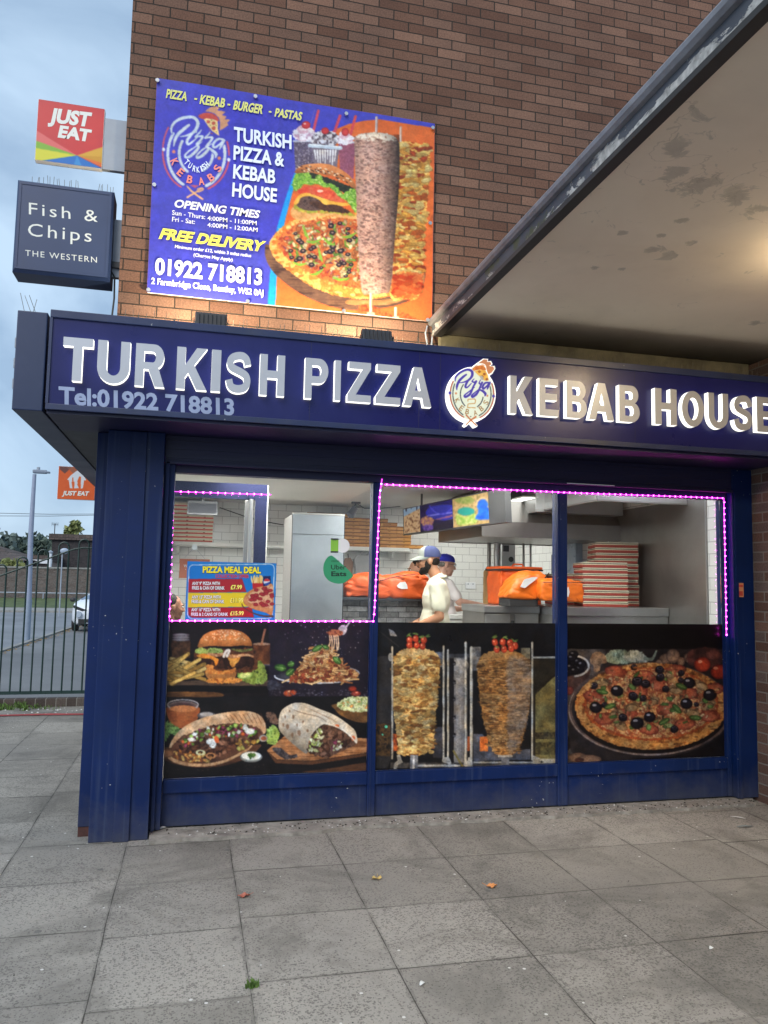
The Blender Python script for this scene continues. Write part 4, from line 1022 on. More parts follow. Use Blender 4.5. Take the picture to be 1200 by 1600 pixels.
    a.poly([(640, 1350), (720, 1362), (800, 1392), (900, 1400), (980, 1425), (1030, 1462), (960, 1470), (640, 1410)], (214, 66, 34), rag=14, var=[(240, 110, 56), (170, 40, 26)], sc=14)
    for x, y0, y1 in ((700, 1276, 1404), (862, 1370, 1440)): a.stroke([(x, y0), (x, y1)], 17, (196, 176, 166)); a.stroke([(x - 4, y0), (x - 4, y1)], 6, (250, 240, 232))
    a.rect(676, 1398, 726, 1424, (196, 160, 140)); a.rect(842, 1424, 884, 1450, (206, 170, 150))
    # fold creases in the vinyl
    a.frame(0, 0, 1)
    for x0, y0, x1, y1 in ((232, 300, 440, 326), (300, 128, 290, 470)):
        d = np.abs((a.U - x0) * (y1 - y0) - (a.V - y0) * (x1 - x0)) / math.hypot(x1 - x0, y1 - y0)
        a.C *= (1 + .05 * np.exp(-(d / 5) ** 2))[..., None]

def paint_badge(a):
    a.frame(690, 550, 10.9)
    CR, BL = (206, 214, 196), (62, 52, 150)
    a.rect(0, 0, 1300, 1500, (250, 250, 246))
    a.ell(515, 720, 370, 436, CR)
    a.arc(515, 715, 368, 425, 112, 210, 22, (158, 84, 66)); a.arc(520, 715, 368, 430, -24, 68, 22, (158, 84, 66))
    a.arc(515, 720, 395, 452, 100, 225, 14, (252, 252, 248)); a.arc(520, 720, 395, 455, -28, 80, 14, (252, 252, 248))
    a.arc(520, 715, 328, 400, 118, 205, 17, (44, 52, 62)); a.arc(520, 715, 322, 395, -20, 68, 17, (44, 52, 62)); a.arc(520, 720, 200, 245, 128, 222, 17, (44, 52, 62)); a.arc(520, 720, 190, 240, 12, 62, 17, (44, 52, 62))
    for x, y in ((140, 697), (884, 752)): a.ell(x, y, 24, 26, BL)
    for x, y in ((245, 704), (778, 744)): a.ell(x, y, 18, 19, (190, 130, 90))
    a.poly([(508, 290), (600, 210), (720, 125), (780, 130), (770, 170), (830, 170), (850, 215), (800, 235), (880, 250), (895, 290), (850, 350), (800, 380), (770, 320), (740, 240), (650, 200)], (190, 124, 84), smooth=False)
    a.stroke([(520, 270), (590, 215), (680, 200), (740, 225), (760, 300), (790, 400)], 16, (250, 250, 246))
    a.poly([(508, 330), (530, 280), (600, 240), (690, 225), (740, 260), (748, 310), (640, 300), (560, 320), (530, 350)], (206, 128, 60), var=(180, 90, 40), sc=40)
    a.poly([(560, 330), (640, 300), (748, 315), (790, 400), (800, 485), (735, 490), (690, 450), (630, 400)], (222, 178, 86), smooth=False, var=(206, 150, 60), sc=30)
    for x, y in ((645, 335), (728, 375), (690, 420), (770, 465)): a.ell(x, y, 22, 20, (160, 84, 44), edge=(110, 54, 34))
    a.poly([(640, 400), (700, 410), (720, 470), (680, 480)], (160, 156, 150), smooth=False)
    for c, k in (((214, 220, 206), 16), (BL, 0)):
        S = lambda p, wd: a.stroke(p, [q + k for q in wd], c)
        S([(232, 495), (240, 430), (290, 370), (370, 320), (450, 300), (515, 330), (520, 400), (470, 470), (390, 510), (310, 525)], [14, 30, 36, 38, 38, 44, 44, 36, 24, 12])
        S([(420, 385), (360, 430), (295, 500), (262, 580), (258, 645)], [28, 40, 42, 40, 12])
        S([(460, 485), (420, 540), (405, 595), (440, 600), (510, 530)], [20, 38, 34, 26, 12])
        S([(555, 455), (520, 500), (560, 515), (590, 500), (540, 590), (520, 640), (480, 720), (410, 765), (390, 740), (460, 680), (560, 600)], [10, 24, 28, 34, 30, 34, 40, 38, 30, 20, 12])
        S([(665, 470), (640, 530), (670, 545), (690, 520), (650, 610), (630, 660), (590, 720), (530, 765), (515, 740), (580, 680), (680, 600)], [10, 24, 28, 34, 30, 34, 40, 38, 30, 20, 12])
        S([(800, 520), (740, 530), (700, 590), (715, 625), (770, 580), (825, 520), (790, 600), (775, 635)], [28, 32, 34, 34, 26, 28, 34, 14])
        S([(640, 640), (700, 665), (745, 710), (735, 750)], [18, 40, 46, 16])
    G = (176, 134, 76)
    a.stroke([(448, 838), (450, 805), (560, 800), (576, 815), (574, 862), (560, 876), (455, 884), (446, 900), (444, 945), (574, 952)], 15, G, smooth=False)
    a.stroke([(420, 1075), (500, 1160), (590, 1250)], [24, 26, 18], (176, 104, 66)); a.stroke([(420, 1235), (500, 1160), (580, 1105)], [18, 22, 34], (176, 104, 66)); a.poly([(478, 1095), (512, 1092), (496, 1112)], (60, 60, 56), smooth=False)

def _badge_keep(a):
    a.frame(690, 550, 10.9)
    b = Art(a.px, a.py, 0.0)
    b.frame(690, 550, 10.9)
    b.ell(515, 720, 402, 460, 1.0)
    for p in BADGE_EXTRA: b.poly(p, 1.0, smooth=False)
    for x, y in ((140, 697), (884, 752)): b.ell(x, y, 36, 40, 1.0)
    return b.C[..., 0] > .5
BADGE_EXTRA = [[(490, 290), (600, 190), (710, 110), (795, 115), (790, 155), (845, 150), (870, 205), (825, 232), (905, 235), (920, 280), (870, 365), (800, 395), (600, 420)],
               [(395, 1075), (440, 1060), (520, 1150), (615, 1245), (610, 1275), (580, 1275), (505, 1190), (430, 1262), (398, 1250), (395, 1225), (470, 1160)], [(500, 1120), (570, 1080), (610, 1110), (520, 1170)]]

def paint_deal(a):
    a.frame(255, 860, 6.316)
    B = (28, 128, 214)
    a.rect(200, 80, 1200, 760, B, var=(34, 138, 222), sc=90)
    a.poly([(252, 180), (290, 140), (1050, 132), (1092, 170), (1078, 640), (1050, 668), (280, 672), (242, 640)], B, smooth=False)
    for p in ([(254, 190), (262, 160), (285, 144), (1060, 136)], [(1060, 136), (1088, 150), (1096, 180), (1078, 636)], [(1078, 636), (1064, 664), (1040, 672), (290, 676)], [(290, 676), (256, 664), (240, 636), (254, 190)]): a.stroke(p, 7, (236, 240, 246), smooth=False)
    a.poly([(252, 282), (780, 280), (822, 412), (248, 416)], (178, 42, 54), smooth=False)
    a.poly([(248, 420), (826, 416), (872, 556), (244, 562)], (238, 214, 44), smooth=False)
    a.poly([(244, 566), (872, 560), (896, 660), (285, 664), (250, 640)], (174, 36, 48), smooth=False)
    a.poly([(876, 290), (980, 300), (1000, 392), (886, 400)], (196, 40, 48), smooth=False)
    rg = np.random.default_rng(61)
    for k in range(30):
        x = rg.uniform(878, 975); a.stroke([(x, 320), (x + rg.uniform(-12, 12), rg.uniform(245, 280))], 10, [(240, 206, 120), (222, 176, 90), (250, 226, 160)][rg.integers(3)])
    a.poly([(985, 256), (1060, 252), (1064, 354), (988, 360)], (26, 38, 92), smooth=False)
    a.ell(1022, 312, 31, 35, (232, 232, 238)); a.poly([(993, 300), (1010, 280), (1040, 283), (1052, 300), (1020, 305)], (206, 50, 60)); a.poly([(995, 330), (1022, 322), (1051, 310), (1046, 336), (1020, 346)], (44, 80, 170))
    a.poly([(776, 520), (800, 560), (880, 610), (990, 640), (1078, 640), (1080, 660), (960, 650), (840, 600), (780, 550)], (92, 62, 56))
    a.poly([(790, 510), (800, 460), (850, 400), (930, 366), (1020, 350), (1082, 346), (1080, 620), (1000, 612), (900, 584), (820, 545)], (222, 160, 106), rag=4, var=(196, 126, 76), sc=20)
    a.poly([(830, 500), (850, 440), (910, 390), (1000, 366), (1082, 358), (1080, 560), (980, 550), (890, 530)], (226, 180, 130), rag=6, var=[(236, 200, 156), (196, 96, 70)], sc=14)
    for k in range(40):
        x, y = rg.uniform(845, 1075), rg.uniform(375, 545)
        if x < 850 + abs(y - 480) * .7: continue
        a.ell(x, y, 24, 17, (172, 52, 58), rag=4, edge=(126, 30, 40))

def paint_redsign(a):
    # courier sign: red with a fan of bright wedges
    a.frame(0, 130, 4.323)
    a.rect(200, 60, 760, 620, (202, 62, 62), var=(194, 58, 62), sc=90)
    o = (520, 488)
    a.poly([o, (200, 290), (200, 395)], (216, 106, 104), smooth=False); a.poly([o, (200, 372), (200, 480)], (128, 176, 62), smooth=False)
    a.poly([o, (200, 430), (200, 560)], (208, 206, 62), smooth=False); a.poly([o, (200, 535), (200, 640), (700, 640), (740, 600)], (40, 110, 190), smooth=False)
    a.poly([o, (470, 640), (590, 640)], (58, 140, 206), smooth=False); a.poly([o, (760, 600), (760, 555)], (214, 108, 52), smooth=False)
    a.poly([o, (760, 560), (760, 408)], (196, 146, 48), smooth=False); a.poly([o, (760, 500), (760, 408)], (208, 162, 60), smooth=False)

def paint_orangesign(a):
    a.frame(0, 700, 7.5)
    a.rect(600, 150, 1200, 700, (222, 100, 44), var=(214, 94, 42), sc=80)
    a.poly([(700, 215), (850, 215), (760, 300), (700, 250)], (110, 72, 66), smooth=False); a.poly([(770, 215), (850, 215), (990, 330), (910, 350)], (140, 96, 80), smooth=False, alpha=.75)
    Wt = (214, 222, 232)
    a.poly([(785, 372), (830, 320), (905, 262), (945, 290), (945, 274), (982, 278), (985, 330), (1012, 378), (985, 378), (972, 470), (945, 478), (950, 345), (918, 380), (905, 430), (925, 470), (868, 474), (874, 430), (872, 395), (860, 395), (860, 345), (848, 345), (846, 395), (838, 395), (850, 474), (818, 470), (806, 376)], Wt, smooth=False)
    a.poly([(930, 330), (905, 390), (920, 440), (940, 460), (950, 340)], (222, 100, 44), smooth=False)

def paint_menu(k):
    def f(a):
        a.frame(590, 750, 5.714)
        if k == 0:
            a.rect(100, 100, 700, 600, (196, 152, 110), var=[(226, 190, 150), (120, 80, 60)], sc=14)
            a.poly([(220, 270), (400, 190), (400, 240), (230, 330)], (150, 176, 206), smooth=False)
            for t in ((255, 260, 8), (300, 240, 5), (350, 250, 6)): a.ell(t[0], t[1], t[2], 22, (70, 70, 90))
        elif k == 1:
            a.rect(300, 0, 800, 600, (22, 18, 60), var=(40, 30, 110), sc=60)
            a.ell(600, 290, 170, 70, (60, 70, 220), alpha=.6); a.stroke([(440, 320), (700, 285)], 8, (150, 150, 250)); a.stroke([(460, 230), (520, 290), (600, 300), (690, 230)], 6, (96, 96, 230))
            a.stroke([(500, 360), (700, 310)], [6, 18], (206, 120, 110), alpha=.8); a.ell(440, 370, 60, 45, (236, 180, 90), rag=20, var=(120, 70, 110), sc=9); a.ell(450, 425, 50, 30, (150, 110, 190), rag=14, var=(60, 40, 120), sc=8)
            a.poly([(500, 400), (720, 330), (720, 420), (500, 470)], (34, 30, 50), smooth=False)
        else:
            a.rect(600, 0, 1100, 600, (170, 132, 90), var=[(206, 172, 120), (110, 100, 60)], sc=12)
            a.poly([(690, 60), (850, 60), (840, 130), (700, 160)], (96, 170, 226), smooth=False); a.ell(780, 180, 90, 34, (110, 130, 60), rag=14, var=(150, 150, 90), sc=10)
            a.ell(790, 280, 78, 38, (44, 140, 130), rag=8); a.poly([(705, 300), (780, 330), (870, 300), (880, 380), (720, 400)], (120, 160, 60), rag=10, var=(206, 200, 130), sc=14)
            a.poly([(880, 200), (940, 160), (985, 210), (975, 260), (1000, 180), (1060, 180), (1060, 330), (880, 350), (900, 280)], (36, 80, 190), rag=5, var=(50, 120, 210), sc=30)
            a.arc(940, 220, 56, 58, 180, 380, 16, (214, 180, 130)); a.ell(1025, 205, 30, 34, (60, 170, 150))
    return f
# ---------------------------------------------------------------- materials of the place
def paving_mat():
    m, nt, bs = newmat('concrete paving slabs')
    v = ocoord(nt)
    sp = N(nt, 'ShaderNodeSeparateXYZ'); nt.links.new(v, sp.inputs[0])
    wob = N(nt, 'ShaderNodeTexNoise', i_Scale=1.7, i_Detail=2.0); nt.links.new(v, wob.inputs['Vector'])
    ws = N(nt, 'ShaderNodeSeparateXYZ'); nt.links.new(wob.outputs['Color'], ws.inputs[0])
    X = math_(nt, 'DIVIDE', math_(nt, 'ADD', math_(nt, 'SUBTRACT', sp.outputs[0], .285 - .606 * 20), math_(nt, 'MULTIPLY_ADD', ws.outputs[0], .02, -.01)), .606)
    col_id = math_(nt, 'FLOOR', X)
    # each lane of slabs is laid with a small stagger of its own
    wn0 = N(nt, 'ShaderNodeTexWhiteNoise', noise_dimensions='1D'); nt.links.new(col_id, wn0.inputs['W'])
    stag = math_(nt, 'MULTIPLY_ADD', math_(nt, 'POWER', wn0.outputs['Value'], 3.0), .16, 0.0)
    Y = math_(nt, 'DIVIDE', math_(nt, 'ADD', math_(nt, 'ADD', math_(nt, 'SUBTRACT', sp.outputs[1], 3.27 - .61 * 30), stag), math_(nt, 'MULTIPLY_ADD', ws.outputs[1], .02, -.01)), .61)
    row_id = math_(nt, 'FLOOR', Y)
    fx, fy = math_(nt, 'FRACT', X), math_(nt, 'FRACT', Y)
    dx = math_(nt, 'MULTIPLY', math_(nt, 'MINIMUM', fx, math_(nt, 'SUBTRACT', 1.0, fx)), .606)
    dy = math_(nt, 'MULTIPLY', math_(nt, 'MINIMUM', fy, math_(nt, 'SUBTRACT', 1.0, fy)), .61)
    cid = N(nt, 'ShaderNodeCombineXYZ'); nt.links.new(col_id, cid.inputs[0]); nt.links.new(row_id, cid.inputs[1])
    wn = N(nt, 'ShaderNodeTexWhiteNoise', noise_dimensions='2D'); nt.links.new(cid.outputs[0], wn.inputs['Vector'])
    jn = noise(nt, v, 5, 4, .6)
    jw = math_(nt, 'MULTIPLY_ADD', jn, .012, -.0040)
    jwy = math_(nt, 'MULTIPLY', math_(nt, 'SUBTRACT', noise(nt, v, 1.3, 2, .5), .40), .018)
    jx = math_(nt, 'LESS_THAN', dx, jw)
    jy = math_(nt, 'LESS_THAN', dy, jwy)
    joint = math_(nt, 'MAXIMUM', jx, jy)
    tone = ramp(nt, wn.outputs['Value'], 0, 1, (.285, .275, .252, 1), (.375, .362, .335, 1))
    spk = noise(nt, v, 82, 3, .6)
    spk2 = noise(nt, v, 48, 3, .6)
    worn = noise(nt, v, .9, 5, .6, .5)
    # exposed dark aggregate, more of it where the surface has worn
    edge = math_(nt, 'MULTIPLY_ADD', worn, .16, .40)
    chip = N(nt, 'ShaderNodeTexVoronoi', i_Scale=112.0); chs = N(nt, 'ShaderNodeSeparateXYZ')
    wv_ = N(nt, 'ShaderNodeVectorMath', operation='MULTIPLY_ADD'); wn_c = N(nt, 'ShaderNodeTexNoise', i_Scale=60.0, i_Detail=2.0); nt.links.new(v, wn_c.inputs['Vector'])
    wv_.inputs[1].default_value = (.016,) * 3; nt.links.new(wn_c.outputs['Color'], wv_.inputs[0]); nt.links.new(v, wv_.inputs[2]); nt.links.new(wv_.outputs[0], chip.inputs['Vector']); nt.links.new(chip.outputs['Color'], chs.inputs[0])
    size = math_(nt, 'MULTIPLY', math_(nt, 'SUBTRACT', chs.outputs[0], math_(nt, 'MULTIPLY_ADD', worn, -1.25, .86)), 1.0)
    agg = math_(nt, 'MULTIPLY', math_(nt, 'SUBTRACT', size, chip.outputs['Distance']), 5.0, clamp=True)
    agg = math_(nt, 'MAXIMUM', agg, math_(nt, 'MULTIPLY', ramp(nt, spk, .52, .68), .45))
    c = mixc(nt, math_(nt, 'MULTIPLY', agg, .66), tone, (.095, .093, .088, 1))
    c = mixc(nt, math_(nt, 'MULTIPLY', ramp(nt, spk2, .6, .75), .35), c, (.44, .42, .38, 1))
    st = noise(nt, v, 1.6, 7, .65, .8)
    c = mixc(nt, math_(nt, 'MULTIPLY', ramp(nt, st, .48, .66), .6), c, (.11, .107, .098, 1))
    st2 = noise(nt, v, .45, 5, .6, .3)
    c = mixc(nt, 1.0, c, ramp(nt, st2, .3, .72, (.66, .66, .67, 1), (1.22, 1.2, 1.15, 1)), 'MULTIPLY')
    # trodden-in white specks
    vo = N(nt, 'ShaderNodeTexVoronoi', i_Scale=17.0); nt.links.new(v, vo.inputs['Vector'])
    sps = N(nt, 'ShaderNodeSeparateXYZ'); nt.links.new(vo.outputs['Color'], sps.inputs[0])
    fl = math_(nt, 'MULTIPLY', math_(nt, 'LESS_THAN', vo.outputs['Distance'], .12), math_(nt, 'GREATER_THAN', sps.outputs[0], .93))
    c = mixc(nt, fl, c, (.62, .62, .6, 1))
    gum = N(nt, 'ShaderNodeTexVoronoi', i_Scale=3.2); nt.links.new(v, gum.inputs['Vector'])
    gs = N(nt, 'ShaderNodeSeparateXYZ'); nt.links.new(gum.outputs['Color'], gs.inputs[0])
    gm = math_(nt, 'MULTIPLY', math_(nt, 'LESS_THAN', gum.outputs['Distance'], .055), math_(nt, 'GREATER_THAN', gs.outputs[1], .45))
    c = mixc(nt, math_(nt, 'MULTIPLY', gm, .6), c, (.1, .1, .1, 1))
    c = mixc(nt, math_(nt, 'MULTIPLY', math_(nt, 'LESS_THAN', math_(nt, 'MINIMUM', dx, dy), math_(nt, 'MULTIPLY_ADD', noise(nt, v, 9, 4, .6), .06, -.02)), .3), c, (.10, .097, .088, 1))
    c = mixc(nt, math_(nt, 'MULTIPLY', joint, .85), c, (.04, .038, .033, 1))
    nt.links.new(c, bs.inputs['Base Color'])
    h = math_(nt, 'ADD', math_(nt, 'MULTIPLY', math_(nt, 'SUBTRACT', 1.0, joint), .8), math_(nt, 'MULTIPLY', spk, .35))
    bump(nt, bs, h, .55, .006)
    bs.inputs['Roughness'].default_value = .86
    bs.inputs['Specular IOR Level'].default_value = .3
    return m

def soffit_mat():
    # old cream paint on plaster, flaked off in a few patches
    m, nt, bs = newmat('flaking cream soffit paint')
    v = nt.nodes.new('ShaderNodeNewGeometry').outputs['Position']
    n0 = noise(nt, v, 1.2, 6, .6, .4)
    c = ramp(nt, n0, .25, .75, (.76, .67, .55, 1), (.86, .78, .66, 1))
    flk = noise(nt, v, 9, 8, .72, .7)
    spots = [((1090, 285), .20), ((1060, 270), .13), ((1150, 305), .15), ((1185, 325), .10), ((1020, 390), .11), ((1045, 400), .10), ((972, 364), .05), ((1032, 368), .05), ((1065, 345), .07), ((972, 420), .04), ((1180, 505), .12), ((1080, 380), .06), ((930, 418), .06), ((1055, 235), .10)]
    tot = None
    for (a, b), rad in spots:
        p = atZ(a, b, 3.37)
        d = N(nt, 'ShaderNodeVectorMath', operation='DISTANCE')
        nt.links.new(v, d.inputs[0]); d.inputs[1].default_value = (p[0], p[1], 3.37); rad *= .8
        k = math_(nt, 'SUBTRACT', 1.0, math_(nt, 'DIVIDE', d.outputs['Value'], rad), clamp=True)
        tot = k if tot is None else math_(nt, 'MAXIMUM', tot, k)
    msk = ramp(nt, math_(nt, 'ADD', math_(nt, 'MULTIPLY', tot, .36), flk), .65, .73)
    edg = ramp(nt, math_(nt, 'ADD', math_(nt, 'MULTIPLY', tot, .36), flk), .63, .65)
    c = mixc(nt, math_(nt, 'MULTIPLY', edg, .5), c, (.52, .5, .44, 1))
    c = mixc(nt, math_(nt, 'MULTIPLY', msk, .6), c, ramp(nt, flk, .4, .75, (.45, .41, .35, 1), (.6, .56, .48, 1)))
    crk = N(nt, 'ShaderNodeTexVoronoi', feature='DISTANCE_TO_EDGE', i_Scale=1.1)
    vm = N(nt, 'ShaderNodeVectorMath', operation='ADD'); nzv = N(nt, 'ShaderNodeTexNoise', i_Scale=2.5, i_Detail=5.0); nt.links.new(v, nzv.inputs['Vector']); nt.links.new(v, vm.inputs[0]); nt.links.new(nzv.outputs['Color'], vm.inputs[1]); nt.links.new(vm.outputs[0], crk.inputs['Vector'])
    cm = math_(nt, 'MULTIPLY', math_(nt, 'LESS_THAN', crk.outputs['Distance'], .004), ramp(nt, noise(nt, v, .8, 3), .5, .6))
    c = mixc(nt, math_(nt, 'MULTIPLY', cm, .22), c, (.2, .18, .15, 1))
    # shade along the wall end of the soffit, painted into the colour
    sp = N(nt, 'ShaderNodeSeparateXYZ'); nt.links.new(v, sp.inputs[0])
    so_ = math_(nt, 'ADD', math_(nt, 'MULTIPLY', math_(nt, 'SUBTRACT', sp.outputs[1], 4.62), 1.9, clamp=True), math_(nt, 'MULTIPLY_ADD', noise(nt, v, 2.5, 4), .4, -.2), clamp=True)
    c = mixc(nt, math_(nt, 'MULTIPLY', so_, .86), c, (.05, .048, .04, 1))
    nt.links.new(c, bs.inputs['Base Color'])
    h = math_(nt, 'SUBTRACT', math_(nt, 'MULTIPLY', flk, .12), math_(nt, 'MULTIPLY', msk, .8))
    bump(nt, bs, h, .6, .006)
    bs.inputs['Roughness'].default_value = .75
    return m

def flaking_board():
    # blue-grey board paint, flaked to pale plaster low down, moss near the wall
    m, nt, bs = newmat('flaking blue grey edge board')
    v = nt.nodes.new('ShaderNodeNewGeometry').outputs['Position']
    n0 = noise(nt, v, 3, 5)
    c = ramp(nt, n0, .3, .7, (.05, .058, .075, 1), (.085, .095, .115, 1))
    mpn = N(nt, 'ShaderNodeMapping'); mpn.inputs['Scale'].default_value = (1, .55, 1.6); nt.links.new(v, mpn.inputs[0])
    f = noise(nt, mpn.outputs[0], 7, 8, .7, .5)
    big = noise(nt, v, .9, 3, .5)
    sp = N(nt, 'ShaderNodeSeparateXYZ'); nt.links.new(v, sp.inputs[0])
    low = math_(nt, 'MULTIPLY', math_(nt, 'SUBTRACT', 3.44, sp.outputs[2]), 2.4)
    k = math_(nt, 'ADD', math_(nt, 'ADD', f, low), math_(nt, 'MULTIPLY_ADD', big, .5, -.25))
    fl = ramp(nt, k, .64, .66)
    c = mixc(nt, fl, c, ramp(nt, noise(nt, v, 26, 5), .3, .7, (.2, .2, .19, 1), (.6, .6, .58, 1)))
    ms = noise(nt, v, 5, 5, .7)
    moss = math_(nt, 'MULTIPLY', ramp(nt, ms, .48, .56), math_(nt, 'MULTIPLY', math_(nt, 'GREATER_THAN', sp.outputs[1], 3.3), math_(nt, 'LESS_THAN', sp.outputs[1], 4.2)))
    c = mixc(nt, math_(nt, 'MULTIPLY', moss, .8), c, (.06, .075, .025, 1))
    nt.links.new(c, bs.inputs['Base Color'])
    bump(nt, bs, math_(nt, 'SUBTRACT', 1.0, fl), .5, .004)
    bs.inputs['Roughness'].default_value = .7
    return m

def glass_mat():
    m, nt, bs = newmat('shop window glass')
    nt.nodes.remove(bs)
    o = nt.nodes['Material Output']
    tr = N(nt, 'ShaderNodeBsdfTransparent'); tr.inputs[0].default_value = (.96, .98, .97, 1)
    gl = N(nt, 'ShaderNodeBsdfGlossy'); gl.inputs['Roughness'].default_value = .03
    fr = N(nt, 'ShaderNodeFresnel', i_IOR=1.42)
    sm = N(nt, 'ShaderNodeTexNoise', i_Scale=2.0, i_Detail=6.0, i_Roughness=.7)
    nt.links.new(ocoord(nt), sm.inputs['Vector'])
    mxs = N(nt, 'ShaderNodeMixShader')
    nt.links.new(math_(nt, 'ADD', math_(nt, 'MULTIPLY', fr.outputs[0], .8), math_(nt, 'MULTIPLY', ramp(nt, sm.outputs[0], .5, .8), .02)), mxs.inputs[0])
    nt.links.new(tr.outputs[0], mxs.inputs[1]); nt.links.new(gl.outputs[0], mxs.inputs[2])
    nt.links.new(mxs.outputs[0], o.inputs[0])
    return m

M = {}
M['paving'] = paving_mat()
M['brick'] = bricks('brown facing brick', 'xz', ca=(.112, .058, .041, 1), cb=(.215, .122, .087, 1), cc_=(.152, .09, .067, 1), cm=(.032, .026, .022, 1), off=(.09, .012))
M['brick_side'] = bricks('brown facing brick side', 'yz', ca=(.115, .068, .054, 1), cb=(.235, .145, .112, 1), cc_=(.13, .105, .1, 1), cm=(.2, .185, .165, 1), off=(.03, .012), mortar=.006, bs_str=.6)
M['blue'] = pm('worn navy shopfront paint', L(2, 30, 80), .5, var=.2, scale=2.2, bmp=.1, spec=.28, dirt=L(14, 34, 72), chips=1.0, splash=True)
M['blue_dk'] = pm('navy shutter box paint', L(24, 28, 66), .5, var=.18, scale=3, bmp=.06, dirt=L(20, 20, 34), stretch=(.4, 1, 6))
M['fascia'] = pm('glossy royal blue sign panel', L(20, 24, 84), .3, var=.08, scale=1.6, spec=.35, dirt=L(40, 44, 96))
M['fascia_trim'] = pm('blue grey sign trim', L(30, 43, 80), .4, var=.15, scale=4, dirt=L(52, 56, 66), chips=.6)
M['silver'] = pm('silver vinyl', L(140, 154, 186), .5, var=.08, scale=5, metal=.15)
M['letter_face'] = pm('brushed grey letter faces', L(178, 182, 190), .42, metal=.2, var=.06, scale=3)
M['letter_glow'] = emat('lit letter returns', (1.0, .99, .9, 1), .95)
M['white'] = pm('white print', L(232, 234, 238), .5, var=.03)
M['soffit'] = soffit_mat()
M['board'] = flaking_board()
M['lead'] = pm('weathered lead capping', (.2, .21, .235, 1), .55, var=.3, scale=7, bmp=.2, metal=.2)
M['dark'] = pm('dark grey metal', (.03, .03, .034, 1), .5, var=.3)
M['darktrim'] = pm('dark drip edge', (.035, .035, .035, 1), .7, var=.3, scale=6)
M['cement'] = pm('rough cement', (.27, .255, .23, 1), .9, var=.35, scale=14, bmp=.6, dirt=(.09, .085, .075, 1))
M['plaster'] = pm('stained cream render', (.2, .185, .12, 1), .85, var=.45, scale=5, bmp=.4, dirt=(.04, .038, .03, 1))
M['glass'] = glass_mat()
M['print'] = art_mat('printed window vinyl', rough=.32, spec=.35)
M['banner'] = art_mat('printed banner vinyl', rough=.45, spec=.3)
M['led_tape'] = emat('magenta light strip tape', (.75, .03, .72, 1), 1.5, (.5, .3, .5, 1))
M['led'] = emat('magenta light', (1.0, .03, .8, 1), 28)
M['led_blue'] = emat('blue violet light', (.25, .2, 1.0, 1), 12)
M['eyelet'] = steel('metal eyelet', (.55, .56, .58, 1), .35)
M['bracket'] = pm('pale grey bracket', L(150, 158, 170), .5, var=.1)
M['spike'] = pm('plastic bird spike', L(120, 116, 104), .5, var=.2)
M['signbox'] = pm('slate blue sign box', L(36, 53, 90), .4, var=.1, scale=3, dirt=L(40, 50, 74))
M['offwhite'] = pm('off white lettering', L(216, 220, 216), .5, var=.04)
M['rust'] = pm('rusty foot', L(70, 44, 40), .9, var=.4, scale=20)
M['cable'] = pm('black cable', (.015, .015, .015, 1), .5)

# ---------------------------------------------------------------- ground near the shop
OUT = -0.35
g = MB()
g.box(-14, 16, -14, 10.36, -.3, 0)
tag(obj('paving', g, M['paving']), kind='structure')

# ---------------------------------------------------------------- the brick building
W = 5.26
bld = thing('brick_building', 'brown brick corner building above and behind the blue takeaway front', 'building', (-.547, W, 0))
obj('upper_wall', MB().box(-.547, 9.0, W, 15.0, 2.66, 7.4), M['brick'], bld)
obj('side_wall', MB().box(-.547, -.49, 5.42, 10.06, 0, 2.655).box(-.547, 9.0, 10.06, 15.0, 0, 2.655), M['brick_side'], bld)
obj('parapet_coping', MB().box(-.6, 9.05, W - .05, 15.05, 7.403, 7.5, bev=.01), M['cement'], bld)
obj('rendered_band', MB().box(1.66, 4.215, 5.19, W - .002, 3.05, 3.366), M['plaster'], bld)

pw = MB()
pw.box(4.22, 5.2, -5.0, 5.255, 0, 3.36)
o = obj('passage_wall', pw, M['brick_side'], loc=(4.22, 5, 0))
tag(o, 'dark brick passage wall beside the right end of the shopfront', 'wall')

# ---------------------------------------------------------------- canopy over the passage
cn = thing('concrete_canopy', 'flat cream canopy with flaking dark edge reaching out above the passage', 'canopy', (1.6, W, 3.37))
obj('soffit', MB().box(1.662, 4.9, -3.2, W - .072, 3.37, 3.40), M['soffit'], cn)
obj('roof_slab', MB().box(1.64, 4.9, -3.2, W - .003, 3.402, 3.47), M['cement'], cn)
obj('edge_board', MB().box(1.612, 1.638, -3.2, W - .003, 3.372, 3.47), M['board'], cn)
obj('drip_lip', MB().box(1.606, 1.66, -3.2, W - .075, 3.345, 3.37), M['darktrim'], cn)
nose = MB()
prof = [(0, -.03), (-.018, -.026), (-.03, -.01), (-.032, .008), (-.022, .024), (0, .03), (.05, .03), (.05, -.03)]
nose.v = [(1.612 + p[0], y, 3.47 + p[1]) for y in (-3.2, W - .003) for p in prof]
nn = len(prof)
nose.f = [tuple(range(nn - 1, -1, -1)), tuple(range(nn, 2 * nn))] + [(i, (i + 1) % nn, (i + 1) % nn + nn, i + nn) for i in range(nn)]
nose.m = [0] * len(nose.f)
obj('lead_nosing', nose, M['lead'], cn)
cb = MB()
cb.tube([(1.575, W - .01, 3.44), (1.555, W - .03, 3.38), (1.57, W - .03, 3.3), (1.6, W - .05, 3.2)], .006, 6)
cb.tube([(1.61, W - .02, 3.36), (1.6, W - .04, 3.3), (1.61, W - .05, 3.2)], .006, 6)
tag(obj('loose_cable', cb, M['bracket'], loc=(1.58, W, 3.2)), 'pale loose cable hanging where the canopy edge meets the brick wall', 'cable')

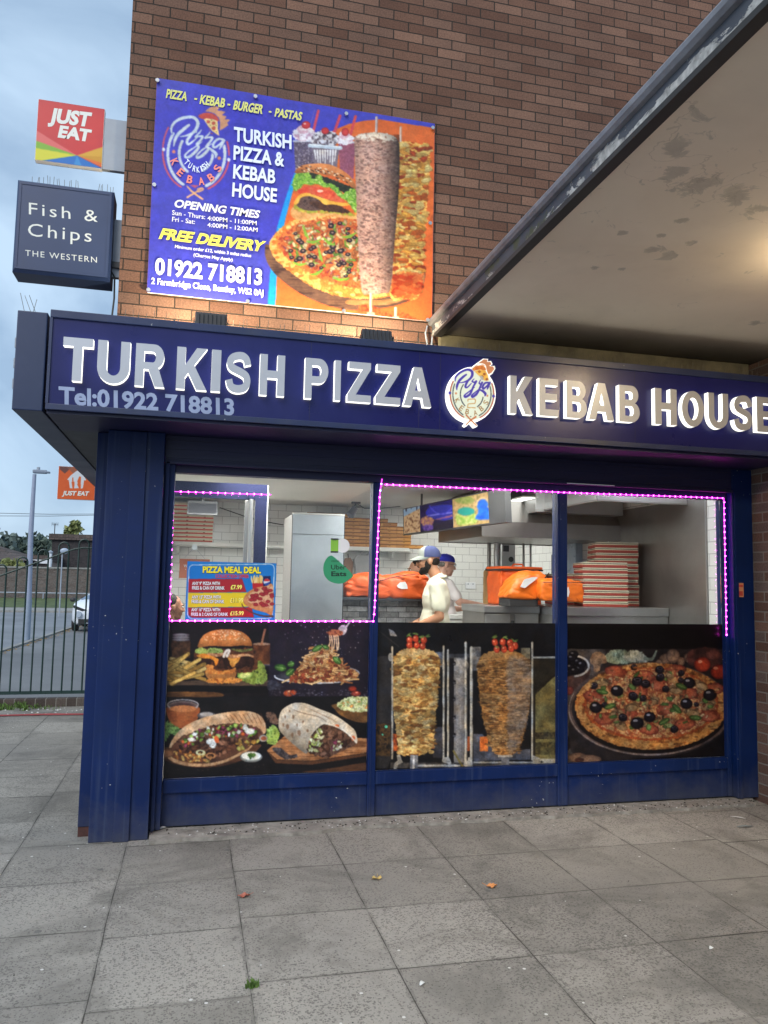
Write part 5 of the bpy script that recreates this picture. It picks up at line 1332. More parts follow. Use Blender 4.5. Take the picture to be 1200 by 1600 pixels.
lamp = thing('bulkhead_lamp', 'warm round bulkhead lamp lit under the cream canopy', 'lamp', (3.20, 3.16, 3.37))
obj('lamp_base', MB().lathe([(.02, 3.369), (.13, 3.369), (.13, 3.345), (.12, 3.34)], (3.20, 3.16, 0)), M['bracket'], lamp)
obj('diffuser', MB().lathe([(.119, 3.339), (.117, 3.31), (.09, 3.285), (.04, 3.272), (.003, 3.27)], (3.20, 3.16, 0)), emat('warm lamp diffuser', (1.0, .76, .46, 1), 125), lamp, smooth=True)

# ---------------------------------------------------------------- blue shopfront
sf = thing('shopfront', 'navy painted takeaway shopfront with three large windows', 'shopfront', (1.9, 5.26, 0))
FB = 5.245
p = MB()
p.box(-.547, -.202, 5.112, 5.40, 0.0, 2.52, bev=.006)
obj('corner_pillar', p, M['blue'], sf)
obj('cover_strip', MB().box(-.405, -.312, 5.098, 5.1105, -.0, 2.515, bev=.003), M['blue'], sf)
obj('side_post', MB().box(-.625, -.55, 5.24, 5.32, .06, 2.52, bev=.004), M['blue'], sf)
obj('post_foot', MB().box(-.623, -.552, 5.245, 5.315, 0, .058), M['rust'], sf)
obj('shutter_guide', MB().box(-.200, -.135, 5.2, 5.33, .03, 2.345).box(-.19, -.17, 5.17, 5.199, .03, 2.345), M['blue'], sf)
for n_, (x0, x1) in enumerate(((-.133, -.098 - .06), (1.198, 1.252), (2.595, 2.672), (4.0, 4.035))):
    if n_ == 0: continue
    q = MB().box(x0, x1, FB, 5.34, .03, 2.285, bev=.005)
    if n_ < 3:
        q.box(x0 + .012, x0 + .02, FB - .006, FB - .0005, .03, 2.285)
    obj('mullion', q, M['blue'], sf)
obj('mullion', MB().box(-.158, -.134, FB - .002, 5.34, .03, 2.285), M['blue'], sf)
obj('head_rail', MB().box(-.134, 4.035, FB + .002, 5.34, 2.287, 2.344, bev=.004), M['blue_dk'], sf)
sx = [(-.132, 1.197), (1.253, 2.594), (2.673, 3.999)]
for x0, x1 in sx:
    obj('sill_rail', MB().box(x0, x1, FB + .001, 5.34, .235, .318, bev=.005), M['blue'], sf)
    obj('stall_riser', MB().box(x0, x1, FB + .022, 5.33, .028, .234), M['blue'], sf)
    obj('glass_pane', MB().box(x0, x1, 5.286, 5.292, .319, 2.286), M['glass'], sf)
obj('end_post', MB().box(4.037, 4.218, 5.19, 5.34, .03, 2.52, bev=.006).box(4.05, 4.075, 5.178, 5.1895, .03, 2.345), M['blue'], sf)
sh = MB()
z = 2.346
for k in range(6):
    sh.box(-.2, 4.036, 5.195 - .004 * (k % 2), 5.34, z, z + .0285); z += .029
obj('shutter_box', sh, M['blue_dk'], sf)
obj('shutter_rail', MB().box(-.2, 4.036, 5.17, 5.194, 2.332, 2.352, bev=.003), M['blue_dk'], sf)
obj('rail_glint', MB().box(atY(886, 758, 5.168)[0], atY(960, 761, 5.168)[0], 5.165, 5.1695, 2.336, 2.342), M['white'], sf)  # pale strip added for a bright reflection along the rail
th = MB()
rg = np.random.default_rng(3)
pts = [(-.2, 5.255)] + [(x, 5.07 + rg.uniform(-.018, .018) - (.04 if x < .9 else 0)) for x in np.linspace(-.19, 4.1, 46)] + [(4.2, 5.255)]
th.prismz(pts, .001, .022)
obj('threshold', th, M['cement'], sf)
obj('soffit_board', MB().box(-.845, 4.218, 4.72, 5.258, 2.522, 2.538), M['blue_dk'], sf)

# ---------------------------------------------------------------- sign fascia with raised letters
FY = 4.70
fa = thing('shop_sign', 'royal blue sign fascia with lit raised letters across the shopfront', 'sign', (1.7, FY, 2.54))
obj('fascia_panel', MB().box(-.835, 4.218, FY, W - .003, 2.575, 3.075), M['fascia'], fa)
obj('sign_trim', MB().box(-.85, 4.218, FY - .012, FY + .1, 3.0755, 3.122, bev=.004).box(-.85, 4.218, FY - .008, FY + .1, 2.54, 2.5745, bev=.003).box(-.851, -.8355, FY - .01, FY + .1, 2.5748, 3.0752), M['fascia_trim'], fa)
obj('top_cover', MB().box(-.835, 4.218, FY + .101, W - .003, 3.09, 3.118), M['fascia_trim'], fa)
for x in (.66, 1.36, 1.5, 2.9): obj('panel_joint', MB().box(x, x + .003, FY - .0012, FY - .0002, 2.576, 3.074), M['blue_dk'], fa)
LET = [('T', 97.6, 144.5), ('U', 152, 203), ('R', 211.5, 258), ('K', 276, 324), ('I', 330.5, 345), ('S', 353, 392), ('H', 406, 445), ('P', 476.5, 513), ('I', 523, 532.5), ('Z', 543, 580), ('Z', 587, 626), ('A', 631, 674.5),
       ('K', 797, 833), ('E', 842.5, 873), ('B', 885, 917), ('A', 920, 959.5), ('B', 967.5, 999.5), ('H', 1023.5, 1057.5), ('O', 1065.5, 1100), ('U', 1107, 1138), ('S', 1146.5, 1175.5), ('E', 1182.5, 1214)]
for ch, a, b in LET:
    ya = 559 + (a - 97) * (.083 if a < 700 else .0805)
    x0, x1 = atY(a, ya, FY - .046)[0], atY(b, ya, FY - .046)[0]
    obj('raised_letter', block_letter(ch, x0, x1, 2.705, 2.957, FY - .046, FY - .002), [M['letter_face'], M['letter_glow']], fa, recalc=False)
mb = MB()
textY(mb, 'Tel:01922 718813', (91.5, 630), (366, 648.5), (91.5, 603.5), FY - .0015, bold=.034)
obj('phone_number', mb, M['silver'], fa)
# round badge
by = FY - .06
c0, cu, cv = atY(696, 556, by), atY(790, 565, by), atY(692, 672, by)
x0, x1, z0, z1 = c0[0] - .02, cu[0] + .02, cv[2] - .02, c0[2] + .03
bd = MB()
def pxz(u, v): q = atY(690 + u / 10.9, 550 + v / 10.9, by); return (q[0], q[2])
ring = [pxz(515 + 408 * math.cos(t), 720 + 466 * math.sin(t)) for t in np.linspace(0, 2 * math.pi, 56)[:-1]]
bd.prism(ring, by + .003, FY - .002)
bd.prism([pxz(*q) for q in BADGE_EXTRA[0]], by + .004, FY - .003)
bd.prism([pxz(*q) for q in ((395, 1235), (430, 1262), (505, 1190), (580, 1275), (615, 1265), (520, 1120), (480, 1120))], by + .005, FY - .004)
bdo = obj('logo_badge', bd, M['letter_glow'], fa)
print_sheet('badge_print', (x0, by, z1), (x1 - x0, 0, 0), (0, 0, z0 - z1), 300, 360, paint_badge, art_mat('backlit badge print', emit=.32), fa, gain=.9, keep=_badge_keep)
def ring_text(name, letters, Y, ox, oy, k, h, wd, bold, mat, parent):
    for ch, cx, cy, ang in letters:
        t = R(ang); ux, uy = math.cos(t), math.sin(t); vx, vy = math.sin(t), -math.cos(t)
        w_ = wd * (.45 if ch == 'I' else 1)
        P = lambda x, y: (ox + x / k, oy + y / k)
        A = (cx - ux * w_ / 2 - vx * h / 2, cy - uy * w_ / 2 - vy * h / 2)
        obj(name, textY(MB(), ch, P(*A), P(A[0] + ux * w_, A[1] + uy * w_), P(A[0] + vx * h, A[1] + vy * h), Y, bold=bold), mat, parent)
ring_text('badge_lettering', [('K', 265, 825, 60), ('E', 340, 955, 38), ('B', 438, 1015, 14), ('A', 575, 1035, -12), ('B', 675, 960, -35), ('S', 755, 860, -62)], by - .002, 690, 550, 10.9, 88, 62, 0.01, pm('gold badge lettering', L(176, 134, 76), .5, var=.05), fa)

# return of the fascia along the left side of the building
fr_ = thing('fascia_return', 'plain slate blue fascia box turning the corner at the far left', 'fascia', (-.94, 4.7, 2.53))
obj('return_box', MB().box(-1.03, -.868, 4.715, 11.5, 2.53, 3.108, bev=.006), pm('slate blue return panel', L(25, 42, 78), .4, var=.15, scale=2, dirt=L(44, 56, 84), chips=.6), fr_)
obj('side_soffit', MB().box(-.866, -.552, 5.26, 11.5, 2.541, 2.56), pm('worn grey soffit', L(92, 98, 106), .8, var=.3, scale=3, dirt=L(40, 46, 62)), fr_)
for z in (2.9, 2.78, 2.66): obj('hinge', MB().box(-1.042, -1.031, 4.75, 4.78, z, z + .055), M['bracket'], fr_)

def spikes(name, label, pts, h, lean=.02, seed=1, group=None):
    mb = MB(); r = np.random.default_rng(seed)
    for (x, y, z) in pts:
        mb.tube([(x, y, z), (x + r.uniform(-lean, lean), y + r.uniform(-lean, lean), z + h * r.uniform(.8, 1.1))], .0016, 5)
    xs = [q[0] for q in pts]
    mb.box(min(xs) - .01, max(xs) + .01, pts[0][1] - .008, pts[0][1] + .008, pts[0][2] - .001, pts[0][2] + .004)
    return tag(obj(name, mb, M['spike'], loc=tuple(pts[len(pts) // 2])), label, 'bird spikes', group)
spikes('bird_spikes', 'three splayed bird spikes on top of the fascia box at the far left', [(-1.0, 4.75, 3.109), (-.965, 4.75, 3.109), (-.94, 4.75, 3.109), (-.955, 4.75, 3.109)], .1, .05, 2)
r = np.random.default_rng(4)
spikes('bird_spikes', 'long row of thin bird spikes on the sign top below the banner', [(x, 4.9, 3.119) for x in np.arange(-.5, 1.5, .03) if r.random() < .62], .12, .015, 5)
spikes('bird_spikes', 'row of cobwebbed bird spikes on the sign top under the canopy', [(x, 4.95, 3.119) for x in np.arange(1.7, 4.1, .024)], .13, .02, 6)

# ---------------------------------------------------------------- two floodlights on the sign
def flood(a, b, tilt, label, pw_):
    pl = atY(a[0], a[1], 4.78); pr = atY(b[0], b[1], 4.78)
    w_ = pr[0] - pl[0]; cx = (pl[0] + pr[0]) / 2
    t = thing('floodlight', label, 'floodlight', (cx, 4.78, 3.122), group='floodlights aimed up at the banner')
    h, d = .112, .05
    Mx = Matrix.Translation((cx, 4.79, 3.165)) @ Matrix.Rotation(R(tilt), 4, 'X')
    obj('housing', MB().box(-w_ / 2, w_ / 2, -.02, .03, -h / 2, h / 2, bev=.006).move(Mx), M['dark'], t)
    fins = MB()
    for k in range(7): fins.box(-w_ / 2 + .02 + k * (w_ - .04) / 6, -w_ / 2 + .024 + k * (w_ - .04) / 6, -.034, -.021, -h / 2 + .012, h / 2 - .012)
    obj('cooling_fins', fins.move(Mx), M['dark'], t)
    obj('lens', MB().box(-w_ / 2 + .012, w_ / 2 - .012, .0302, .034, -h / 2 + .012, h / 2 - .012).move(Mx), emat('lit floodlight lens', (1.0, .82, .5, 1), 30), t)
    obj('bracket', MB().box(cx - w_ / 2 - .008, cx - w_ / 2 - .003, 4.765, 4.815, 3.122, 3.18).box(cx + w_ / 2 + .003, cx + w_ / 2 + .008, 4.765, 4.815, 3.122, 3.18), M['dark'], t)
    ld = bpy.data.lights.new('floodlight_beam', 'SPOT')
    ld.energy = pw_; ld.color = (1.0, .80, .5); ld.spot_size = R(150); ld.spot_blend = .7; ld.shadow_soft_size = .05
    lo = bpy.data.objects.new('floodlight_beam', ld); C.objects.link(lo)
    lo.parent = t
    lo.location = (0, .055, .06)
    lo.rotation_euler = (R(125), 0, 0)
    return t
flood((305, 492), (355, 500), -8, 'square black floodlight on the sign top below the phone number', 60)
flood((566, 520), (613, 526), -26, 'tilted black floodlight on the sign top below the pizza picture', 75)

# ---------------------------------------------------------------- banner
bn = thing('vinyl_banner', 'large blue and orange food banner fixed to the brick wall above the sign', 'banner', (.62, W - .02, 3.475))
BX0, BX1, BZ0, BZ1 = -.366, 1.607, 3.474, 4.972
YB = W - .022
wv = lambda a, b: .004 * np.sin(a * 9 + b * 2) + .003 * np.sin(b * 13 + a * 4) + .006 * np.sin(a * 3.1) * np.sin(b * 3.1)
print_sheet('printed_sheet', (BX0, YB, BZ1), (BX1 - BX0, 0, 0), (0, 0, BZ0 - BZ1), 620, 500, paint_banner, M['banner'], bn, gain=.8, grain=.08, wave=lambda a, b: -wv(a, b))
bk = MB().box(BX0 + .003, BX1 - .003, W - .006, W - .002, BZ0 + .003, BZ1 - .003)
obj('banner_back', bk, M['white'], bn)
YT = YB - .0125
def bt(items, mat, name, **k):
    for s, l, r_, t in items:
        Pz = lambda q: (220 + q[0] / 4.2125, 110 + q[1] / 4.2125)
        obj(name, textY(MB(), s, Pz(l), Pz(r_), Pz(t), YT, **k), mat, bn)
ylw = pm('yellow print', L(236, 226, 90), .5, var=.03)
ylw2 = pm('pale yellow print', L(214, 216, 120), .5, var=.03)
blw = pm('pale blue white print', L(214, 226, 244), .5, var=.03)
bt([('PIZZA', (165, 178), (302, 200), (167, 120)), ('KEBAB', (386, 217), (550, 243), (390, 158)), ('BURGER', (606, 254), (800, 285), (612, 195)), ('PASTAS', (880, 300), (1056, 328), (884, 246)), ('-', (350, 202), (368, 205), (352, 150)), ('-', (568, 238), (586, 241), (570, 190)), ('-', (840, 284), (857, 287), (842, 240))], ylw2, 'dishes_lettering', bold=.035, shear=.12)
bt([('TURKISH', (612, 462), (992, 516), (613, 370)), ('PIZZA &', (609, 583), (944, 630), (612, 492)), ('KEBAB', (606, 707), (884, 743), (611, 617)), ('HOUSE', (600, 826), (894, 866), (605, 737))], blw, 'name_lettering', bold=.03)
bt([('OPENING TIMES', (215, 897), (775, 972), (221, 846))], M['white'], 'opening_times_lettering', bold=.035, shear=.18)
bt([('Sun - Thurs:', (205, 949), (423, 979), (207, 919)), ('4:00PM - 11:00PM', (438, 985), (762, 1019), (439, 957)), ('Fri - Sat:', (205, 993), (356, 1011), (207, 963)), ('4:00PM - 12:00AM', (438, 1029), (768, 1063), (439, 1001))], M['white'], 'hours_lettering', bold=.012)
bt([('FREE DELIVERY', (118, 1104), (800, 1190), (130, 1036))], ylw, 'delivery_lettering', bold=.045, shear=.22)
bt([('Minimum order £12, within 3 miles radius', (224, 1168), (726, 1229), (226, 1147)), ('(Charges May Apply)', (346, 1223), (604, 1256), (348, 1202))], M['white'], 'small_print', bold=.02)
bt([('01922 718813', (92, 1338), (797, 1410), (96, 1232))], M['white'], 'phone_lettering', bold=.035)
bt([('2 Farmbridge Close, Bentley, WS2 0AJ', (68, 1404), (806, 1484), (71, 1363))], M['white'], 'address_lettering', bold=.025)
ring_text('ring_lettering', [('K', 302, 948, 64), ('E', 392, 1098, 40), ('B', 523, 1200, 12), ('A', 688, 1226, -8), ('B', 826, 1168, -33), ('S', 922, 1040, -62)], YT, 240, 150, 9.23, 108, 82, .03, pm('salmon print', L(226, 130, 120), .5, var=.05), bn)
ring_text('inner_ring_lettering', [('T', 478, 952, 45), ('U', 528, 1000, 28), ('R', 588, 1045, 12), ('K', 642, 1060, -4), ('I', 690, 1047, -18), ('S', 724, 1020, -30), ('H', 766, 985, -40)], YT, 240, 150, 9.23, 82, 46, .03, blw, bn)
for (a, b) in ((246, 126), (399, 151), (676, 200), (672, 349), (668, 500), (537, 486), (387, 471), (232, 453), (241, 289), (541, 178)):
    q = atY(a, b, YT)
    obj('eyelet', MB().lathe([(.003, -.003), (.006, -.004), (.013, -.003), (.014, .003), (.013, .009)], (q[0], YT, q[2]), 14, axis='y'), M['eyelet'], bn, smooth=True)

# ---------------------------------------------------------------- vinyl pictures on the windows
PY_ = 5.2835
def vinyl(name, label, x0, x1, z0, z1, fn, nu, nv, gain):
    o = print_sheet(name, (x0, PY_, z1), (x1 - x0, 0, 0), (0, 0, z0 - z1), nu, nv, fn, M['print'], None, gain=gain, grain=.17 if fn is paint_dishes else .26)
    return tag(o, label, 'window graphic')
vinyl('window_graphic', 'dark window picture of burger, pasta, pitta and wrap on the glass', -.131, 1.197, .320, 1.318, paint_dishes, 500, 370, 1.05)
vinyl('window_graphic', 'middle window picture of two kebab spits below the men in caps', 1.254, 2.593, .320, 1.318, paint_spits, 460, 370, .9)
vinyl('window_graphic', 'window picture of one large olive pizza beside the brick passage wall', 2.674, 3.998, .320, 1.318, paint_pizza, 420, 350, .72)

dl = thing('meal_deal_poster', 'blue, red and yellow pizza meal deal poster stuck in the window', 'poster', tuple(atY(360, 970, PY_ - .002)))
dx0, dx1, dz0, dz1 = atY(289, 970, PY_)[0], atY(432, 880, PY_)[0], atY(360, 968.5, PY_)[2], atY(360, 878.5, PY_)[2]
print_sheet('poster_print', (dx0, PY_ - .001, dz1), (dx1 - dx0, 0, 0), (0, 0, dz0 - dz1), 280, 190, paint_deal, M['print'], dl, gain=.85)
def dt(items, mat, name, off=.002, **k):
    for s, l, r_, t in items:
        Pz = lambda q: (255 + q[0] / 6.316, 860 + q[1] / 6.316)
        obj(name, textY(MB(), s, Pz(l), Pz(r_), Pz((l[0], t)), PY_ - .001 - off, **k), mat, dl)
blk = pm('black print', L(26, 22, 30), .5, var=.05)
T1 = [('ANY 9" PIZZA WITH', (285, 340), (560, 340), 309), ('FRIES & CAN OF DRINK', (285, 385), (606, 387), 352), ('ANY 12" PIZZA WITH', (283, 475), (568, 475), 444), ('FRIES & CAN OF DRINK', (280, 520), (602, 520), 487), ('ANY 16" PIZZA WITH', (277, 600), (562, 600), 569), ('FRIES & 2 CANS OF DRINK', (275, 645), (640, 645), 614)]
T2 = [('£7.99', (665, 383), (778, 381), 342), ('£11.99', (660, 514), (790, 512), 470), ('£15.99', (660, 640), (795, 638), 600)]
dt([('PIZZA MEAL DEAL', (388, 220), (966, 226), 154)], blk, 'headline_edge', .0012, bold=.075)
dt([('PIZZA MEAL DEAL', (390, 218), (964, 224), 156)], pm('poster yellow', L(246, 232, 40), .5, var=.03), 'headline', bold=.04)
dt([('COLLECTION OFFER', (515, 269), (846, 271), 236)], pm('poster red', L(196, 50, 62), .5, var=.03), 'offer_line', bold=.04)
dt(T1 + T2, blk, 'offer_edge', .0012, bold=.075)
dt(T1, M['white'], 'offer_lettering', bold=.03)
dt(T2, pm('price yellow', L(250, 240, 110), .5, var=.03), 'price_lettering', bold=.035)

us = thing('delivery_sticker', 'green drop shaped delivery app sticker on the glass in front of the fridge', 'sticker', tuple(atY(525, 912, PY_)))
Pq = lambda u, v: (430 + u / 7.06, 850 + v / 7.06)
dp = smooth_pts([(612, 128), (578, 146), (548, 190), (532, 240), (530, 290), (545, 350), (585, 400), (640, 428), (700, 438), (760, 428), (815, 390), (858, 355), (830, 310), (780, 260), (720, 205), (660, 152), (630, 130)], True, 3)
mb = MB().prism([(lambda q: (q[0], q[2]))(atY(*Pq(*q_), PY_)) for q_ in dp], PY_ - .0012, PY_ - .0002)
obj('sticker_film', mb, pm('green sticker film', L(52, 150, 106), .4, var=.06), us)
mb = MB()
for s, l, r_, t, b in (('ORDER', (618, 198), (712, 198), 180, .0), ('Uber', (615, 280), (780, 280), 229, .012), ('Eats', (618, 353), (786, 353), 301, .03)):
    textY(mb, s, Pq(*l), Pq(*r_), Pq(l[0], t), PY_ - .002, bold=b)
obj('sticker_lettering', mb, pm('dark green print', L(16, 46, 40), .5, var=.05), us)
ps = thing('phone_sticker', 'round white and lime sticker showing a phone above the green drop sticker', 'sticker', tuple(atY(530, 864, PY_)))
cq = atY(535.5, 852.6, PY_); rr = atY(546.3, 852.6, PY_)[0] - cq[0]
obj('white_disc', MB().lathe([(.001, -.0008), (rr, -.0008), (rr, 0)], (cq[0], PY_ - .0004, cq[2]), 32, axis='y'), M['white'], ps)
a_, b_ = atY(517, 841, PY_), atY(528.3, 864, PY_)
obj('phone_picture', MB().box(a_[0], b_[0], PY_ - .0022, PY_ - .0015, b_[2], a_[2]), pm('lime print', L(136, 196, 70), .5, var=.06), ps)
mb = MB(); mb.box(a_[0], b_[0], PY_ - .003, PY_ - .0024, a_[2] - .01, a_[2]); mb.box(a_[0], b_[0], PY_ - .003, PY_ - .0024, b_[2], b_[2] + .012)
textY(mb, 'Uber', Pq(628, 40 - 77), Pq(680, 40 - 77), Pq(628, 25 - 77), PY_ - .003, bold=0)
obj('phone_edges', mb, M['dark'], ps)

# ---------------------------------------------------------------- magenta light strips round the windows
led_bm = MB().ell((0, 0, 0), (.0052, .004, .0052), seg=8, rings=6)
def strip(label, px_pts, Y, step, loc, seed, blues=0):
    t = thing('light_strip', label, 'light strip', loc)
    P = [Vector(atY(a, b, Y)) for a, b in px_pts]
    obj('strip_tape', MB().tube(P, .0042, 6), M['led_tape'], t)
    d = 0; n = 0
    tot = sum((P[i + 1] - P[i]).length for i in range(len(P) - 1))
    proto = None
    s = step * .4
    while s < tot and n < 99:
        k, acc = 0, s
        while acc > (P[k + 1] - P[k]).length: acc -= (P[k + 1] - P[k]).length; k += 1
        q = P[k].lerp(P[k + 1], acc / (P[k + 1] - P[k]).length)
        bl = blues and tot - s < .09
        if proto is None or bl:
            e = obj('led', led_bm, M['led_blue'] if bl else M['led'], t, smooth='all')
            e.data.transform(Matrix.Translation(wloc(t)))
            if not bl: proto = e
        else:
            e = proto.copy(); C.objects.link(e); e.parent = t
        e.location = q + Vector((0, -.004, 0)) - Vector(loc)
        s += step; n += 1
    return t
strip('magenta light strip round the window with the meal deal poster', [(424, 773), (271, 768), (264.5, 970), (583, 971), (585, 955), (593.5, 770), (597, 748)], 5.238, .0475, tuple(atY(265, 970, 5.238)), 1, blues=1)
strip('magenta light strip along the two right hand windows', [(600, 757), (862, 768.5), (878, 769.5), (1131, 778.5), (1135, 992)], 5.238, .0465, tuple(atY(1131, 778, 5.238)), 2)

st_ = MB()
q0, q1 = atY(1152, 911, 5.187), atY(1162, 933, 5.187)
sk = thing('door_sticker', 'small orange and cream sticker on the blue post by the passage wall', 'sticker', tuple(q1))
obj('sticker_film', MB().box(q0[0], q1[0], 5.186, 5.1885, q1[2], q0[2]), pm('cream orange film', L(206, 140, 100), .5, var=.1), sk)
obj('sticker_print', MB().box(q0[0] + .01, q1[0] - .008, 5.1845, 5.1858, q1[2] + .01, q1[2] + .045).box(q0[0] + .006, q1[0] - .006, 5.1845, 5.1858, q0[2] - .03, q0[2] - .012), pm('red print', L(190, 70, 60), .5), sk)

# ---------------------------------------------------------------- projecting signs at the corner
js = thing('projecting_sign', 'red courier sign with a rainbow fan sticking out at the brick corner', 'sign', (-.62, 5.3, 4.3), group='signs on the building corner')
jx0, jx1, jz0, jz1 = -1.112, -.695, 4.312, 4.735
obj('sign_board', MB().box(jx0, jx1, 5.303, 5.35, jz0, jz1, bev=.004), M['white'], js)
print_sheet('sign_print', (jx0 + .002, 5.3025, jz1 - .002), (jx1 - jx0 - .004, 0, 0), (0, 0, jz0 - jz1 + .004), 150, 150, paint_redsign, M['print'], js, gain=.9)
obj('bracket', MB().box(-.694, -.549, 5.31, 5.345, jz0 + .005, jz1 - .06), M['bracket'], js)
mb = MB(); Pj = lambda u, v: (u / 4.323, 130 + v / 4.323)
textY(mb, 'JUST', Pj(326, 257), Pj(604, 290), Pj(334, 164), 5.301, bold=.05, shear=.12); textY(mb, 'EAT', Pj(390, 361), Pj(606, 392), Pj(396, 282), 5.301, bold=.05, shear=.12)
obj('lettering', mb, M['offwhite'], js)

fs = thing('projecting_sign', 'square slate blue fish and chips box sign on the brick corner', 'sign', (-.58, 5.3, 3.5), group='signs on the building corner')
fx0, fx1, fz0, fz1 = -1.2, -.605, 3.535, 4.152
fb = MB()
ch = .045
for (y0, y1, i0, i1) in ((5.27, 5.30, ch, 0), ):
    a0 = [(fx0 + .012, 5.27, fz0 + .02), (fx1 - .012, 5.27, fz0 + .02), (fx1 - .012, 5.27, fz1 - .012), (fx0 + .012, 5.27, fz1 - .012)]
    a1 = [(fx0, 5.285, fz0 + .02), (fx1, 5.285, fz0 + .02), (fx1, 5.285, fz1), (fx0, 5.285, fz1)]
    a2 = [(fx0, 5.46, fz0 + .02), (fx1, 5.46, fz0 + .02), (fx1, 5.46, fz1), (fx0, 5.46, fz1)]
    a1[0] = (fx0, 5.285, fz0); a1[1] = (fx1, 5.285, fz0); a2[0] = (fx0, 5.46, fz0); a2[1] = (fx1, 5.46, fz0)
    vs_ = a0 + a1 + a2
    fb.add(vs_, [(0, 1, 2, 3), (11, 10, 9, 8)] + [(i + 4 * j, i + 4 * (j + 1), (i + 1) % 4 + 4 * (j + 1), (i + 1) % 4 + 4 * j) for j in (0, 1) for i in range(4)])
obj('sign_box', fb, M['signbox'], fs)
obj('face_rim', MB().box(fx0 + .014, fx1 - .014, 5.266, 5.2695, fz1 - .03, fz1 - .014).box(fx0 + .014, fx1 - .014, 5.266, 5.2695, fz0 + .022, fz0 + .036).box(fx1 - .03, fx1 - .014, 5.266, 5.2695, fz0 + .037, fz1 - .031).box(fx0 + .014, fx0 + .028, 5.266, 5.2695, fz0 + .037, fz1 - .031), M['signbox'], fs)
obj('bracket', MB().box(-.604, -.549, 5.36, 5.40, 3.6, 4.0), M['bracket'], fs)
obj('support_arm', MB().box(-.62, -.549, 5.34, 5.36, 3.66, 3.70), M['dark'], fs)
for t_, l_, r_, tp, sp__ in (('Fish &', (195, 885), (660, 938), (195, 806), 1.25), ('Chips', (188, 1030), (618, 1072), (190, 946), 1.25), ('THE WESTERN', (170, 1165), (655, 1213), (170, 1126), 1.2)):
    obj('lettering', textY(MB(), t_, Pj(*l_), Pj(*r_), Pj(*tp), 5.2685, bold=0.0, space=sp__), M['offwhite'], fs)
ty = fz1 + .001
spikes('bird_spikes', 'row of thin bird spikes on top of the slate blue box sign', [(x, 5.36, ty) for x in (-1.13, -1.1, -1.085, -1.06, -1.03, -1.02, -1.0, -.97, -.955, -.93, -.9, -.885, -.86, -.84, -.72, -.7, -.69, -.66, -.635, -.625)], .085, .012, 8)
cb = MB().tube([(-.612, 5.36, 3.64), (-.585, 5.36, 3.60), (-.58, 5.35, 3.45), (-.59, 5.3, 3.2), (-.6, 5.28, 3.1)], .006, 6)
tag(obj('sign_cable', cb, M['cable'], loc=(-.6, 5.3, 3.1)), 'thin black cable dropping from the box sign beside the bricks', 'cable')

os_ = thing('projecting_sign', 'orange courier sign with a white house emblem further along the side wall', 'sign', (-.62, 9.0, 2.4), group='signs on the building corner')
ox0, ox1, oz0, oz1 = -1.458, -1.075, 2.425, 2.785
obj('sign_board', MB().box(ox0, ox1, 9.003, 9.05, oz0, oz1, bev=.004), M['white'], os_)
print_sheet('sign_print', (ox0 + .002, 9.0025, oz1 - .002), (ox1 - ox0 - .004, 0, 0), (0, 0, oz0 - oz1 + .004), 170, 160, paint_orangesign, M['print'], os_, gain=.85)
obj('bracket', MB().box(-1.074, -.549, 9.01, 9.04, 2.46, 2.72), M['bracket'], os_)
mb = MB(); Po = lambda u, v: (u / 7.5, 700 + v / 7.5)
textY(mb, 'JUST EAT', Po(728, 552), Po(1036, 558), Po(730, 502), 9.0, bold=.045, shear=.2)
obj('lettering', mb, M['offwhite'], os_)
# ---------------------------------------------------------------- inside the shop
FL = 0.12
M['tile'] = bricks('white metro tiles', 'xz', bw=.2, rh=.1, mortar=.0028, ca=(.76, .76, .74, 1), cb=(.82, .82, .8, 1), cc_=(.79, .79, .77, 1), cm=(.34, .34, .34, 1), off=(.06, .02), bs_str=.25, rough=.22, gloss=True)
M['tile_side'] = bricks('white metro tiles side', 'yz', bw=.2, rh=.1, mortar=.0028, ca=(.76, .76, .74, 1), cb=(.82, .82, .8, 1), cc_=(.79, .79, .77, 1), cm=(.34, .34, .34, 1), off=(.02, .02), bs_str=.25, rough=.22, gloss=True)
M['ceil'] = pm('cream ceiling paint', (.66, .64, .58, 1), .8, var=.05, scale=1.5)
M['ceil2'] = pm('grey white ceiling', (.6, .58, .55, 1), .8, var=.06, scale=1.5)
M['steel'] = steel('brushed stainless steel', (.56, .565, .57, 1), .34)
M['steel_dk'] = steel('greasy stainless steel', (.40, .385, .37, 1), .36, (1, 1, 12))
M['fridge'] = steel('blue grey fridge steel', (.5, .55, .6, 1), .42, (18, 18, 1))
M['lit'] = emat('lit ceiling panel', (1.0, .98, .94, 1), 26)
M['shelfw'] = pm('white shelf', (.72, .72, .69, 1), .5, var=.05)
M['navy_in'] = pm('navy inner frame', L(24, 28, 64), .6, var=.1, spec=.2)
M['floor_in'] = pm('grey shop floor', (.25, .24, .23, 1), .5, var=.2)
M['stone'] = bricks('grey stacked stone cladding', 'xz', bw=.19, rh=.052, mortar=.003, ca=(.09, .095, .1, 1), cb=(.42, .43, .44, 1), cc_=(.2, .21, .225, 1), cm=(.04, .04, .045, 1), bs_str=1.0, grain=24, rough=.8, offset=.37)
M['orange'] = pm('orange delivery bag cloth', L(206, 84, 24), .55, var=.16, scale=9, bmp=.25)
M['orange2'] = pm('orange vinyl bag', L(222, 108, 28), .42, var=.12, scale=7, bmp=.2)
M['blackcloth'] = pm('black webbing', (.02, .02, .022, 1), .8, var=.2)
M['refl'] = pm('silver reflective print', (.62, .63, .65, 1), .4, var=.1)
